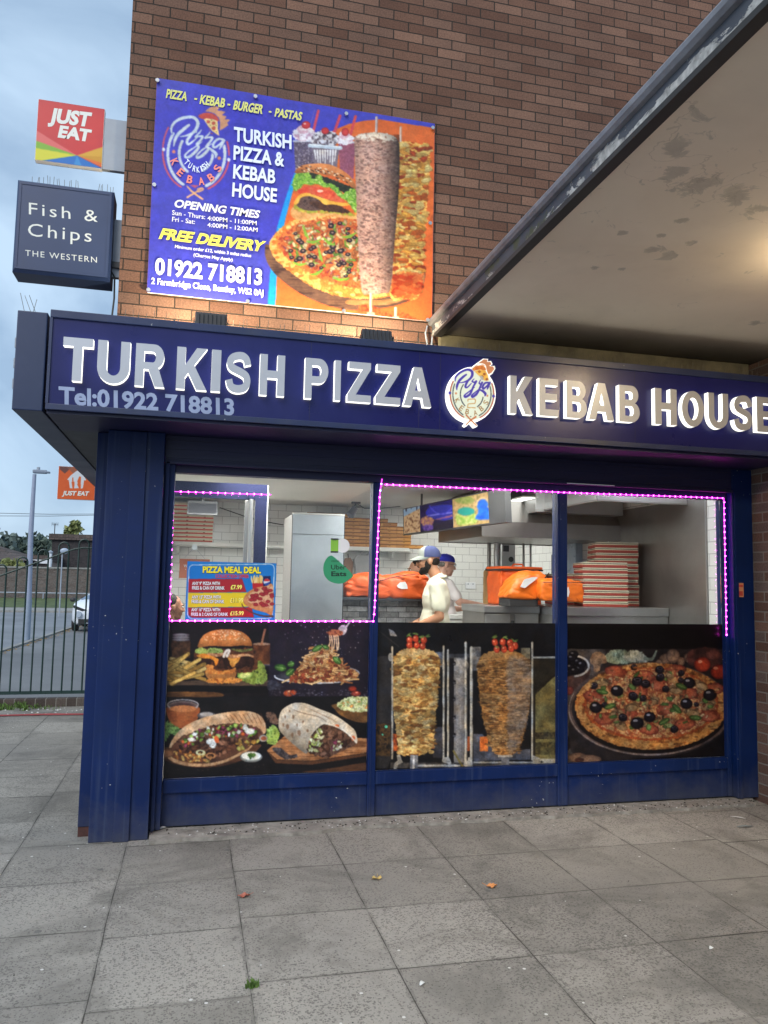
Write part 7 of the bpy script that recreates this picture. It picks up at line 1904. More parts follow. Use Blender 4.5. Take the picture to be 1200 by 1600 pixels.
# worktop behind the men
wk = thing('back_worktop', 'white worktop against the back tiles where the man in the blue cap reaches', 'worktop', (2.9, 8.3, FL))
wz = 1.26
obj('worktop', MB().box(2.45, 3.7, 7.85, 8.15, wz - .04, wz, bev=.004), M['shelfw'], wk)
obj('carcass', MB().box(2.47, 3.68, 7.87, 8.13, FL, wz - .041), M['shelfw'], wk)
q = atY(750, 946, 8.0)
bw_.location = (q[0], 8.02, wz + .001)
obj('bowl_shell', MB().lathe([(.03, wz + .001), (.06, wz + .02), (.085, wz + .06), (.09, wz + .085), (.084, wz + .085), (.055, wz + .03), (.003, wz + .012)], (q[0], 8.02, 0), 24), M['steel'], bw_, smooth=True)

# odds and ends on the back wall
hg = thing('chopping_board', 'brown paddle board hanging on the tiles above the orange bag', 'board', tuple(atY(544, 900, 9.9)))
a_, b_ = atY(538, 872, 9.9), atY(551, 902, 9.9)
obj('board_blade', MB().prism([(a_[0], b_[2]), (b_[0], b_[2]), (b_[0] + .01, a_[2] - .05), (b_[0] - .03, a_[2] + .01), (a_[0] + .02, a_[2]), (a_[0] - .005, a_[2] - .07)], 9.93, 9.96), pm('worn brown board', L(150, 116, 96), .8, var=.15), hg)
obj('hang_loop', MB().tube([((a_[0] + b_[0]) / 2, 9.93, a_[2]), ((a_[0] + b_[0]) / 2, 9.96, a_[2] + .06)], .006, 6), M['cable'], hg)
ap = thing('hanging_apron', 'pale grey apron hanging on the tiles beside the brown paddle board', 'apron', tuple(atY(567, 900, 9.9)))
p_ = [(558, 868), (562, 866), (564, 862), (566, 866), (572, 868), (578, 862), (580, 874), (576, 884), (577, 903), (558, 903), (556, 884), (554, 874)]
o = obj('apron_cloth', MB().prism([(lambda q: (q[0], q[2]))(atY(a, b, 9.9)) for a, b in p_], 9.92, 9.95), pm('grey cloth', L(176, 176, 178), .9, var=.12, scale=8, bmp=.3), ap)
obj('apron_hook', MB().tube([tuple(atY(564, 863, 9.93)), tuple(atY(564, 860, 9.99))], .008, 6), M['eyelet'], ap)
wc = MB().tube([tuple(atY(a, b, 9.98)) for a, b in ((343, 793), (360, 799), (380, 806), (400, 812), (430, 818), (443, 820))], .006, 5)
tag(obj('wall_cable', wc, M['cable'], loc=tuple(atY(400, 812, 9.98))), 'thin dark cable sagging across the tiles left of the fridge', 'cable')
for a, b in ((628, 905), (735, 915)):
    so_ = thing('wall_socket', 'white double socket on the tiles behind the men' if a > 700 else 'white double socket on the tiles above the long orange bag', 'socket', tuple(atY(a, b, 9.99)))
    q = atY(a, b, 9.99)
    obj('face_plate', MB().box(q[0] - .073, q[0] + .073, 9.985, 9.998, q[2] - .043, q[2] + .043, bev=.004), M['white'], so_)
    for d in (-.035, .035): obj('switch', MB().box(q[0] + d - .008, q[0] + d + .008, 9.98, 9.9845, q[2] + .012, q[2] + .03), M['bracket'], so_)

# menu screens
mn = thing('menu_screen', 'long dark menu display of three holiday pictures hung from the ceiling', 'screen', (2.2, 6.8, 2.3))
zt_ = 2.43
A_, B_ = atZ(629.5, 795, zt_), atZ(788, 762, zt_)
A2, B2 = np.array([A_[0], A_[1], 0]), np.array([B_[0], B_[1], 0])
dcam = math.hypot(A_[0], A_[1])
hA = zt_ - (EYE + _ray(637, 836.5)[2] / math.hypot(*_ray(637, 836.5)[:2]) * dcam)
U_ = B2 - A2; ul = np.linalg.norm(U_); un = U_ / ul; nn_ = np.array([un[1], -un[0], 0])
tl = .055
dn_ = np.array([0, 0, -hA]) + un * .03
def mpt(s, t, off): return A2 + np.array([0, 0, zt_]) + U_ * s + dn_ * t + nn_ * off
mb = MB(); mb.add([mpt(0, 0, 0), mpt(1, 0, 0), mpt(1, 1, 0), mpt(0, 1, 0), mpt(0, 0, -.06), mpt(1, 0, -.06), mpt(1, 1, -.06), mpt(0, 1, -.06)], [(0, 1, 2, 3), (7, 6, 5, 4), (0, 4, 5, 1), (1, 5, 6, 2), (2, 6, 7, 3), (3, 7, 4, 0)])
obj('display_case', mb, M['dark'], mn)
M['scr'] = art_mat('lit menu picture', rough=.2, emit=.45)
for k, (s0, s1) in enumerate(((.012, .21), (.215, .555), (.56, .875))):
    print_sheet('menu_picture', mpt(s0, .03, .003), U_ * (s1 - s0), dn_ * .93, 70, 50, paint_menu(k), M['scr'], mn, gain=.55)
obj('hanger', MB().tube([tuple(mpt(.2, 0, -.03)), tuple(mpt(.2, 0, -.03) + np.array([0, 0, .13]))], .012, 8).tube([tuple(mpt(.8, 0, -.03)), tuple(mpt(.8, 0, -.03) + np.array([0, 0, .13]))], .012, 8), M['dark'], mn)

# ---------------------------------------------------------------- people
M['skin1'] = pm('tanned skin', L(176, 126, 96), .5, var=.1, scale=18)
M['skin2'] = pm('light skin', L(206, 160, 140), .5, var=.1, scale=18)
M['skin3'] = pm('brown skin', L(190, 140, 114), .5, var=.1, scale=18)
M['hair'] = pm('dark hair', (.018, .015, .014, 1), .75, var=.4, scale=60, bmp=.5, spec=.15)
M['hair2'] = pm('greying hair', (.14, .125, .115, 1), .7, var=.4, scale=60)
M['polo'] = pm('cream white polo cloth', L(214, 212, 192), .85, var=.06, scale=10, bmp=.25)
M['tee'] = pm('white t shirt cloth', L(220, 214, 214), .85, var=.06, scale=10, bmp=.25)
M['darkcloth'] = pm('dark clothing', (.03, .03, .035, 1), .9, var=.2)
M['capnavy'] = pm('navy cap cloth', L(46, 54, 92), .85, var=.12, scale=20)
M['capgrey'] = pm('grey cap cloth', L(126, 130, 124), .85, var=.08, scale=20)
M['capblue'] = pm('bright blue cap cloth', L(40, 48, 176), .85, var=.1, scale=20)

def remesh(mb, voxel, name, mat, parent, sm=6):
    o = obj(name, mb, mat, None, recalc=True)
    a = o.modifiers.new('r', 'REMESH'); a.mode = 'VOXEL'; a.voxel_size = voxel
    b = o.modifiers.new('s', 'SMOOTH'); b.iterations = sm; b.factor = .5
    bpy.context.view_layer.update()
    me = bpy.data.meshes.new_from_object(o.evaluated_get(bpy.context.evaluated_depsgraph_get()))
    o.modifiers.clear()
    me.polygons.foreach_set('use_smooth', [True] * len(me.polygons))
    me.materials.clear(); me.materials.append(mat)
    off = wloc(parent)
    me.transform(Matrix.Translation(-off))
    o.data = me; o.parent = parent
    return o

def person(label, loc, face, H, skin, shirt, trousers, arms, head_fwd=.03, seated=False, voxel=.0075, group=None, female=False, headtilt=0.0):
    """face: turn about z; local frame looks along +y. arms: two (elbow, wrist, hand direction) sets for left (-x) and right (+x)"""
    k = H / 1.78
    MX = Matrix.Translation(loc) @ Matrix.Rotation(face, 4, 'Z') @ Matrix.Scale(k, 4)
    t = thing('person', label, 'person', loc, group)
    dz = -.42 if seated else 0.0
    sw = .165 if female else .185
    hy, hz = head_fwd, 1.655 + dz
    HR = Matrix.Translation((0, hy, hz)) @ Matrix.Rotation(headtilt, 4, 'X')
    def hd_(p): return HR @ Vector(p)
    body = MB()
    # head: skull, face wedge, jaw, nose, ears, neck
    hb_ = MB()
    hb_.ell((0, -.012, .03), (.074, .093, .092), seg=20, rings=14)
    hb_.ell((0, .03, -.01), (.064, .064, .085), seg=16, rings=12)
    hb_.ell((0, .045, -.062), (.05, .045, .05), seg=14, rings=10)
    hb_.ell((0, .072, -.092), (.026, .02, .022))
    hb_.ell((0, .082, .028), (.045, .016, .016))
    hb_.cap((0, .088, .018), (0, .112, -.022), .010, .0145)
    hb_.ell((0, .088, -.05), (.024, .012, .009)); hb_.ell((0, .086, -.064), (.022, .012, .009))
    for s in (-1, 1):
        hb_.ell((s * .034, .066, -.018), (.024, .024, .022))
        hb_.ell((s * .076, -.012, -.005), (.010, .022, .033)); hb_.ell((s * .013, .097, -.022), (.010, .012, .009))
    hb_.move(HR)
    body.merge(hb_)
    body.cap((0, -.02, 1.48 + dz), tuple(hd_((0, -.02, -.06))), .058, .054)
    # trunk
    body.ell((0, 0, 1.32 + dz), (sw * .86, .115, .19)); body.ell((0, -.005, 1.42 + dz), (sw * 1.0, .09, .085)); body.ell((0, .012, 1.1 + dz), (sw * .82, .112, .18)); body.ell((0, 0, .95 + dz), (sw * .9, .115, .13))
    # legs
    for s in (-1, 1):
        if seated:
            body.cap((s * .09, .0, .92 + dz), (s * .1, .42, .5), .08, .058); body.cap((s * .1, .42, .5), (s * .1, .42, .08), .055, .04); body.cap((s * .1, .38, .045), (s * .1, .56, .035), .042, .034)
        else:
            body.cap((s * .09, 0, .92), (s * .095, .01, .5), .088, .06); body.cap((s * .095, .01, .5), (s * .095, -.01, .08), .058, .04); body.cap((s * .095, -.03, .045), (s * .1, .15, .035), .042, .034)
    sl = MB()
    for s, (el, wr, hdv) in zip((-1, 1), arms):
        sh_ = (s * sw, 0, 1.435 + dz)
        body.ell(sh_, (.06, .062, .06)); body.cap(sh_, el, .052, .042); body.cap(el, wr, .043, .028)
        # hand: palm, four fingers of unequal length bent at the knuckles, thumb from the side of the palm
        wv_ = Vector(wr); d = Vector(hdv).normalized(); side = d.cross(Vector((0, 0, 1)))
        if side.length < .2: side = Vector((1, 0, 0))
        side.normalize(); dn2 = d.cross(side).normalized()
        if dn2.z > 0: dn2 = -dn2
        pc = wv_ + d * .05
        rot = Matrix((side, d, dn2)).transposed()
        body.ell(tuple(pc), (.038, .05, .016), rot=rot)
        for i, (o_, ln_) in enumerate(((-.028, .068), (-.010, .078), (.009, .074), (.027, .058))):
            b0 = wv_ + d * .088 + side * o_; b1 = b0 + d * ln_ * .5 + dn2 * .008; b2 = b1 + d * ln_ * .32 + dn2 * ln_ * .38
            body.cap(tuple(b0), tuple(b1), .0095, .0085, n=8); body.cap(tuple(b1), tuple(b2), .0085, .0072, n=8)
        t0 = wv_ + d * .03 + side * (-.032 * s); t1 = t0 + d * .035 + side * (-.03 * s) + dn2 * .01; t2 = t1 + d * .03 + dn2 * .012
        body.cap(tuple(t0), tuple(t1), .0125, .0105, n=8); body.cap(tuple(t1), tuple(t2), .0105, .0085, n=8)
        mid = Vector(sh_).lerp(Vector(el), .66)
        sl.ell(sh_, (.071, .073, .072)); sl.cap(sh_, tuple(mid), .068, .067)
        sl.ell(tuple(mid), (.066, .066, .02))
    remesh(body.move(MX), voxel, 'body', skin, t, 4)
    # shirt over trunk and upper arms
    sl.ell((0, 0, 1.31 + dz), (sw * .95, .13, .2)); sl.ell((0, -.005, 1.42 + dz), (sw * 1.06, .102, .09)); sl.ell((0, .014, 1.1 + dz), (sw * .98, .135, .2)); sl.ell((0, .004, .95 + dz), (sw * 1.02, .135, .13))
    sl.cap((0, -.012, 1.45 + dz), (0, -.008, 1.5 + dz), .088, .07)
    so2 = remesh(sl.move(MX), .010, 'shirt', shirt, t, 5)
    V = np.empty(len(so2.data.vertices) * 3); so2.data.vertices.foreach_get('co', V); V = V.reshape(-1, 3)
    Nn = np.array([v.normal[:] for v in so2.data.vertices])
    V = V + Nn * ((fbm(V[:, 0] * 9 + V[:, 1] * 8, V[:, 2] * 5 + V[:, 0] * 4, 91, 3) - .5) * .028)[:, None]
    so2.data.vertices.foreach_set('co', V.ravel())
    tr = MB()
    for s in (-1, 1):
        if seated: tr.cap((s * .09, .0, .92 + dz), (s * .1, .42, .5), .095, .07); tr.cap((s * .1, .42, .5), (s * .1, .42, .1), .068, .055)
        else: tr.cap((s * .09, 0, .93), (s * .095, .01, .5), .102, .074); tr.cap((s * .095, .01, .5), (s * .095, -.01, .1), .072, .06)
    tr.ell((0, 0, .94 + dz), (sw * .98, .126, .1))
    remesh(tr.move(MX), .014, 'trousers', trousers, t, 3)
    return t, MX @ HR, MX
def part(t, name, mb, HX, mat, smooth=True):
    return obj(name, mb.move(HX), mat, t, smooth=smooth)
def eyes(t, HX, brow):
    e = MB(); e2 = MB(); b = MB()
    for s in (-1, 1):
        e.ell((s * .032, .0835, .012), (.013, .008, .0075)); e2.ell((s * .032, .0905, .012), (.0058, .0035, .006))
        b.tube([(s * .016, .1, .028), (s * .034, .097, .034), (s * .052, .08, .029)], [.003, .0042, .002], 6)
    part(t, 'eyes', e, HX, M['white']); part(t, 'pupils', e2, HX, M['hair']); part(t, 'eyebrows', b, HX, brow)
    part(t, 'mouth', MB().tube([(-.022, .095, -.058), (0, .1, -.0565), (.022, .095, -.058)], [.0015, .003, .0015], 6), HX, pm('lips', L(140, 80, 70), .5))
def glasses(t, HX):
    g_ = MB()
    for s in (-1, 1):
        g_.tube([(s * .032 + .024 * math.cos(a), .104 - abs(.024 * math.cos(a)) * .2, .01 + .018 * math.sin(a)) for a in np.linspace(0, 2 * math.pi, 15)], .0022, 5, cap=False)
        g_.tube([(s * .056, .098, .014), (s * .074, .05, .012), (s * .08, -.01, .01)], .0022, 5)
    g_.tube([(-.009, .106, .014), (.009, .106, .014)], .002, 5)
    part(t, 'glasses', g_, HX, M['dark'])
def cap_(t, HX, crown, front, brim=True, rise=.1):
    c = MB(); n = 28
    vs_, fs, ms = [], [], []
    rings = 9
    for j in range(rings + 1):
        a = (j / rings) * math.pi / 2
        for i in range(n):
            b = 2 * math.pi * i / n
            rr_ = math.cos(a) ** .75
            vs_.append((.084 * rr_ * math.cos(b), -.012 + .108 * rr_ * math.sin(b), .035 + rise * math.sin(a) + (.012 * math.sin(b) if j == 0 else .008 * math.sin(b) * math.cos(a))))
    for j in range(rings):
        for i in range(n):
            fs.append((j * n + i, j * n + (i + 1) % n, (j + 1) * n + (i + 1) % n, (j + 1) * n + i))
            b = 2 * math.pi * (i + .5) / n
            ms.append(1 if (front is not None and math.sin(b) > .35) else 0)
    c.v, c.f, c.m = vs_, fs, ms
    obj('cap_crown', c.move(HX), [crown, front or crown], t, smooth=True)
    part(t, 'cap_button', MB().ell((0, -.012, .036 + rise), (.007, .007, .005)), HX, crown)
    if brim:
        p = MB(); vs_, fs = [], []
        for j in range(5):
            for i in range(13):
                b = math.pi * (i / 12); q = j / 4
                x = .082 * math.cos(b) * (1 - .06 * q); y = -.012 + .106 * math.sin(b) + .085 * q * math.sin(b) ** .7 if 0 < i < 12 else -.012
                vs_.append((x, y, .046 + .012 * math.sin(b) - .03 * q * math.sin(b) - .022 * (abs(x) / .08) ** 2 * q))
        for j in range(4):
            for i in range(12): fs.append((j * 13 + i, j * 13 + i + 1, (j + 1) * 13 + i + 1, (j + 1) * 13 + i))
        vs2 = [(x, y, z - .004) for x, y, z in vs_]; m0 = len(vs_)
        fs += [tuple(q + m0 for q in f[::-1]) for f in fs]
        p.add(vs_ + vs2, fs)
        part(t, 'cap_brim', p, HX, front or crown)
def beard(t, HX, mat):
    b = MB()
    b.ell((0, .04, -.068), (.058, .052, .046)); b.ell((0, .074, -.092), (.03, .026, .03)); b.ell((0, .091, -.044), (.026, .012, .007))
    for s in (-1, 1): b.ell((s * .058, .012, -.035), (.014, .03, .05))
    remesh(b.move(HX), .006, 'beard', mat, t, 3)

# man in front, facing left
Y1 = 6.88
q = atY(682, 940, Y1)
zt1 = atY(664, 850, Y1)[2]
t, HX, MX = person('man in cream polo with grey and navy cap, glasses and dark beard facing left', (q[0], Y1, FL), R(72), (zt1 - FL - .03), M['skin1'], M['polo'], M['darkcloth'],
                   (((-.215, -.03, 1.16), (-.16, .2, 1.06), (.15, 1, -.15)), ((.215, .0, 1.17), (.15, .2, 1.08), (-.15, 1, -.1))), head_fwd=.075, headtilt=R(-7))
eyes(t, HX, M['hair']); glasses(t, HX); beard(t, HX, M['hair']); cap_(t, HX, M['capnavy'], M['capgrey'], rise=.105)
hr = MB().ell((0, -.046, -.002), (.0725, .056, .05)); part(t, 'hair', hr, HX, M['hair'])
col_ = MB()
for s in (-1, 1): col_.tube([(s * .02, .085, 1.452), (s * .06, .04, 1.492), (s * .078, -.02, 1.512), (s * .04, -.075, 1.518), (0, -.083, 1.518)], [.012, .016, .016, .014, .013], 8)
part(t, 'collar', col_, MX, M['polo'])
# man behind, facing right
Y2_ = 8.25
q = atY(692, 930, Y2_); zt2 = atY(693, 862, Y2_)[2]
t, HX, MX = person('man in white t shirt with bright blue cap and glasses facing right', (q[0], Y2_, FL), R(-90), (zt2 - FL - .02), M['skin2'], M['tee'], M['darkcloth'],
                   (((-.21, .06, 1.16), (-.13, .3, 1.18), (.1, 1, -.2)), ((.265, .10, 1.26), (.22, .37, 1.225), (-.02, 1, -.2))), head_fwd=.03, headtilt=R(-10))
eyes(t, HX, M['hair2']); glasses(t, HX); cap_(t, HX, M['capblue'], None, brim=False, rise=.085)
part(t, 'hair', MB().ell((0, -.042, .004), (.0745, .06, .045)), HX, M['hair2'])
# third man, half hidden behind the first
Y3_ = 8.85
q = atY(655, 930, Y3_)
t, HX, MX = person('dark haired man whose face shows behind the orange bag and the grey cap', (q[0], Y3_, FL), R(90), 1.74, M['skin3'], M['darkcloth'], M['darkcloth'],
                   (((-.215, .0, 1.17), (-.2, .15, 1.0), (0, 1, -.8)), ((.215, .0, 1.17), (.2, .15, 1.0), (0, 1, -.8))), head_fwd=.04, headtilt=R(-8))
eyes(t, HX, M['hair']); part(t, 'hair', MB().ell((0, -.026, .046), (.078, .094, .086)).ell((0, -.05, .0), (.074, .055, .06)), HX, M['hair'])
# woman sitting behind the left window
Y4_ = 7.3
q = atY(264, 950, Y4_)
zt4 = atY(272, 928, Y4_)[2]
Hs = (zt4 - FL) / (1.78 - .42) * 1.78
t, HX, MX = person('woman with tied back dark hair seated by the left window facing right', (q[0], Y4_, FL), R(-70), Hs, pm('warm brown skin', L(136, 92, 70), .6, var=.1, scale=18), M['darkcloth'], M['darkcloth'],
                   (((-.2, .05, .75), (-.12, .28, .66), (.1, 1, -.2)), ((.2, .05, .75), (.12, .28, .66), (-.1, 1, -.2))), head_fwd=.03, seated=True, female=True, headtilt=R(-4))
eyes(t, HX, M['hair']); part(t, 'hair', MB().ell((0, -.028, .045), (.078, .09, .084)).ell((0, -.06, .012), (.07, .05, .07)).ell((0, -.115, .0), (.026, .03, .026)), HX, M['hair'])
sn = thing('stool', 'plain dark stool under the seated woman by the left window', 'stool', (q[0], Y4_, FL))
ks = Hs / 1.78
obj('seat', MB().lathe([(.003, FL + .42 * ks), (.17, FL + .42 * ks), (.17, FL + .38 * ks), (.003, FL + .38 * ks)], (q[0], Y4_, 0), 20), M['dark'], sn)
for a in range(4): obj('leg', MB().tube([(q[0] + .12 * math.cos(a * 1.57), Y4_ + .12 * math.sin(a * 1.57), FL + .379 * ks), (q[0] + .16 * math.cos(a * 1.57), Y4_ + .16 * math.sin(a * 1.57), FL)], .012, 8), M['dark'], sn)
# ---------------------------------------------------------------- beyond the paving
def tar(name, a, b, sc_=60):
    m, nt, bs = newmat(name)
    v = ocoord(nt)
    c = ramp(nt, noise(nt, v, sc_, 4, .7), .3, .7, a, b)
    c = mixc(nt, 1.0, c, ramp(nt, noise(nt, v, .35, 5, .6), .3, .7, (.75, .75, .76, 1), (1.2, 1.2, 1.2, 1)), 'MULTIPLY')
    c = mixc(nt, math_(nt, 'MULTIPLY', ramp(nt, noise(nt, v, .9, 6, .7, .6), .58, .66), .4), c, (.2, .2, .2, 1))
    nt.links.new(c, bs.inputs['Base Color']); bs.inputs['Roughness'].default_value = .85
    bump(nt, bs, noise(nt, v, sc_, 3), .3, .004)
    return m
M['road'] = tar('pale worn road', (.155, .168, .185, 1), (.215, .232, .255, 1))
M['tarmac'] = tar('forecourt tarmac', (.125, .13, .135, 1), (.185, .192, .2, 1))
M['kerb'] = pm('concrete kerb', (.26, .26, .25, 1), .9, var=.25, scale=5, dirt=(.1, .1, .09, 1))
def grassmat():
    m, nt, bs = newmat('grass')
    v = ocoord(nt)
    nt.links.new(ramp(nt, noise(nt, v, 1.6, 6, .7), .3, .72, (.05, .075, .03, 1), (.115, .15, .06, 1)), bs.inputs['Base Color'])
    bs.inputs['Roughness'].default_value = .9
    return m
M['grass'] = grassmat()
zk = atY(60, 957, 45)[2]; zv = atY(60, 949, 48)[2]; zw = atY(60, 935, 53)[2]
rows = [(-60, OUT), (10.0, OUT), (36, OUT), (45, zk), (48, zk + .12), (53, zw), (120, zw + 3.0), (600, zw + 6.0)]
g = MB()
for i in range(len(rows) - 1):
    (y0, a), (y1, b) = rows[i], rows[i + 1]
    g.add([(-300, y0, a), (300, y0, a), (300, y1, b), (-300, y1, b)], [(0, 1, 2, 3)])
tag(obj('road', g, M['road'], recalc=False), kind='structure')
k0, k1 = atZ(0, 1019, OUT), atZ(110, 982, OUT)
kd = (k1 - k0) / np.linalg.norm(k1 - k0); kn = np.array([-kd[1], kd[0], 0])
ka, kb = k0 - kd * 9, k0 + kd * 19
fo = MB().add([(ka[0], ka[1], OUT + .004), (6, 10.37, OUT + .004), (6, kb[1], OUT + .004), (kb[0], kb[1], OUT + .004)], [(0, 1, 2, 3)])
tag(obj('forecourt', fo, M['tarmac'], recalc=False), kind='structure')
kr = MB()
w1 = kn * .07
kr.add([tuple(p + np.array([0, 0, dz])) for dz in (0, .05) for p in (ka - w1, ka + w1, kb + w1, kb - w1)], [(0, 1, 2, 3), (7, 6, 5, 4), (0, 4, 5, 1), (1, 5, 6, 2), (2, 6, 7, 3), (3, 7, 4, 0)])
tag(obj('kerb', kr, M['kerb']), kind='structure')
rl = np.random.default_rng(9)
dr = MB()
for k in range(260):
    t_ = rl.uniform(2, 26); p_ = ka + kd * t_ - kn * (abs(rl.normal(0, .12)) + .08)
    s_ = rl.uniform(.02, .06); a = rl.uniform(0, 6)
    dr.add([(p_[0] + s_ * math.cos(a + q), p_[1] + s_ * math.sin(a + q), OUT + .008 + rl.uniform(0, .02)) for q in (0, 1.7, 3.1, 4.6)], [(0, 1, 2, 3)])
tag(obj('fallen_leaves', dr, pm('dry leaf litter', L(150, 120, 70), .9, var=.5, scale=3), recalc=False), kind='stuff')
fp = MB().add([(-80, 45, zk + .10), (30, 45, zk + .10), (30, 48, zk + .14), (-80, 48, zk + .14), (-80, 45, zk - .02), (30, 45, zk - .02)], [(0, 1, 2, 3), (4, 5, 1, 0)])
tag(obj('pavement', fp, M['kerb'], recalc=False), kind='structure')
vg = MB().add([(-80, 48, zk + .15), (30, 48, zk + .15), (30, 53, zw + .03), (-80, 53, zw + .03)], [(0, 1, 2, 3)])
tag(obj('grass_verge', vg, M['grass'], recalc=False), kind='structure')

# edging, cable, weeds by the fence
M['edging'] = bricks('dark brick edging', 'xz', bw=.118, rh=.3, mortar=.006, ca=(.06, .05, .046, 1), cb=(.14, .11, .095, 1), cc_=(.09, .08, .075, 1), cm=(.2, .19, .17, 1), off=(.03, .1), offset=0)
ed = MB().box(-7, -.56, 10.37, 10.5, -.3, .095, bev=.008)
tag(obj('brick_edging', ed, M['edging'], loc=(-2, 10.4, 0)), 'low edging of dark bricks under the green bow top fence', 'edging')
rc = MB(); ry = atZ(70, 1117, .012)[1]
rc.tube([(x, ry + .02 * math.sin(x * 2.3) + .012 * math.sin(x * 7), .014) for x in np.linspace(-6, -.62, 40)], .010, 8)
tag(obj('red_cable', rc, pm('faded red cable', L(150, 66, 70), .7, var=.3, scale=3, dirt=L(110, 90, 84)), loc=(-2, ry, .014)), 'faded red cable lying along the paving edge before the fence', 'cable')
def tuft(mb, x, y, z, n, h, spread, rg_, mi=0):
    for k in range(n):
        a = rg_.uniform(0, 6.28); r_ = rg_.uniform(0, spread); b = rg_.uniform(0, 6.28); hh = h * rg_.uniform(.5, 1.1); lean = hh * rg_.uniform(.2, .8)
        px_, py_ = x + r_ * math.cos(a), y + r_ * math.sin(a) * .6
        w_ = rg_.uniform(.003, .007)
        dx, dy = math.cos(b), math.sin(b)
        mb.add([(px_ - dy * w_, py_ + dx * w_, z), (px_ + dy * w_, py_ - dx * w_, z), (px_ + dx * lean * .5 + dy * w_ * .6, py_ + dy * lean * .5 - dx * w_ * .6, z + hh * .7), (px_ + dx * lean, py_ + dy * lean, z + hh)], [(0, 1, 2, 3)], mi)
M['weed'] = pm('green weeds', (.085, .16, .03, 1), .8, var=.5, scale=30)
gm_ = MB()
for x in np.linspace(-2.75, -1.45, 40): tuft(gm_, x + rl.uniform(-.05, .05), 10.26 + rl.uniform(-.16, .06), 0, int(2 + 13 * math.exp(-((x + 2.0) / .3) ** 2)), .03 + .06 * math.exp(-((x + 2.0) / .3) ** 2), .06, rl)
tag(obj('grass', gm_, M['weed'], recalc=False), kind='stuff')
q = atZ(393, 1543, 0)
gm_ = MB(); tuft(gm_, q[0], q[1], .0, 60, .028, .026, rl)
tag(obj('weed', gm_, M['weed'], loc=tuple(q), recalc=False), 'tiny green weed growing in a joint of the nearest paving', 'weed')

# bow top fence
YF = 10.43
M['fence'] = pm('dark green fence paint', L(22, 50, 48), .45, var=.2, scale=5)
fe = thing('bow_top_fence', 'dark green bow top metal fence rising towards the blue corner', 'fence', (-1.6, YF, .18))
bx = [atY(a, 1080, YF)[0] for a in (15, 31.5, 47.7, 64, 80, 96, 111.7, 127.5)]
stp = (bx[-1] - bx[0]) / 7
bars = [bx[0] + stp * k for k in range(-14, 12)]
bars = [b for b in bars if b < -.68]
r0, r1 = atY(2, 899, YF), atY(122, 856, YF)
def rail(x): return min(r1[2], r0[2] + (x - r0[0]) * (r1[2] - r0[2]) / (r1[0] - r0[0])) if x > -4.2 else r0[2] + (-4.2 - r0[0]) * (r1[2] - r0[2]) / (r1[0] - r0[0])
zb = atY(70, 1082, YF)[2]
obj('bottom_rail', MB().box(-6.2, -.6, YF - .006, YF + .006, zb - .02, zb + .02), M['fence'], fe)
xs = np.linspace(-6.2, -.6, 60)
obj('top_rail', MB().tube([(x, YF, rail(x)) for x in xs], .012, 6), M['fence'], fe)
for i in range(0, len(bars) - 1, 2):
    a, b = bars[i], bars[i + 1]
    ht = max(rail(a), rail(b)) + .045
    rr = (b - a) / 2
    pts = [(a, YF, zb)] + [(a, YF, ht)] + [((a + b) / 2 - rr * math.cos(t), YF, ht + rr * 1.05 * math.sin(t)) for t in np.linspace(.2, math.pi - .2, 11)] + [(b, YF, ht), (b, YF, zb)]
    obj('hoop_bar', MB().tube(pts, .0105, 7), M['fence'], fe)
obj('end_post', MB().box(-.64, -.59, YF - .025, YF + .025, 0, 1.98), M['fence'], fe)
obj('post', MB().box(-6.26, -6.21, YF - .025, YF + .025, 0, 1.5), M['fence'], fe)

# street lamp
lb_ = atZ(41, 1000, OUT); YL = lb_[1]
lt = atY(54, 741, YL); lm = atY(48, 836, YL)
lp = thing('street_lamp', 'tall pale grey street lamp behind the fence', 'street lamp', tuple(lb_))
obj('lower_post', MB().tube([tuple(lb_), (lb_[0], YL, lb_[2] + 1.2)], [.105, .1], 14), pm('galvanised grey', L(132, 146, 164), .5, var=.1), lp, smooth=True)
obj('post', MB().tube([(lb_[0], YL, lb_[2] + 1.2), (lm[0], YL, lm[2]), (lt[0], YL, lt[2])], [.085, .075, .055], 14), pm('grey lamp post', L(140, 150, 172), .5, var=.08), lp, smooth=True)
lh = atY(78, 741, YL)
obj('lamp_head', MB().box(lt[0] - .05, lt[0] + .35, YL - .09, YL + .09, lt[2] + .03, lt[2] + .14, bev=.03).box(lt[0] + .3, lh[0], YL - .1, YL + .1, lt[2] + .05, lt[2] + .1, bev=.02), pm('lamp head grey', L(120, 132, 150), .5, var=.08), lp)
obj('photocell', MB().lathe([(.05, lt[2] + .141), (.05, lt[2] + .22), (.003, lt[2] + .23)], (lt[0] + .1, YL, 0), 10), M['bracket'], lp)

# far street
wl = thing('garden_wall', 'long brown brick garden wall across the road', 'wall', (-20, 53.2, zw))
wt = atY(60, 888, 53.2)[2]
M['farbrick'] = bricks('far brown brick', 'xz', ca=(.10, .082, .075, 1), cb=(.165, .138, .125, 1), cc_=(.125, .115, .11, 1), cm=(.15, .14, .13, 1), bs_str=.3, grain=12)
obj('wall_body', MB().box(-80, 10, 53.2, 53.5, zw - .5, wt), M['farbrick'], wl)
obj('wall_coping', MB().box(-80, 10, 53.15, 53.55, wt + .001, wt + .1), M['kerb'], wl)
rl_ = MB().tube([(-80, 52.6, zw + .38), (-24, 52.6, zw + .38), (10, 52.6, zw + .32)], .04, 6)
for x in np.arange(-78, 8, 3.0): rl_.tube([(x, 52.6, zw - .1), (x, 52.6, zw + .36)], .035, 6)
tag(obj('knee_rail', rl_, M['bracket'], loc=(-20, 52.6, zw)), 'low pale knee rail on the verge in front of the brown garden wall', 'rail')
YH = 64
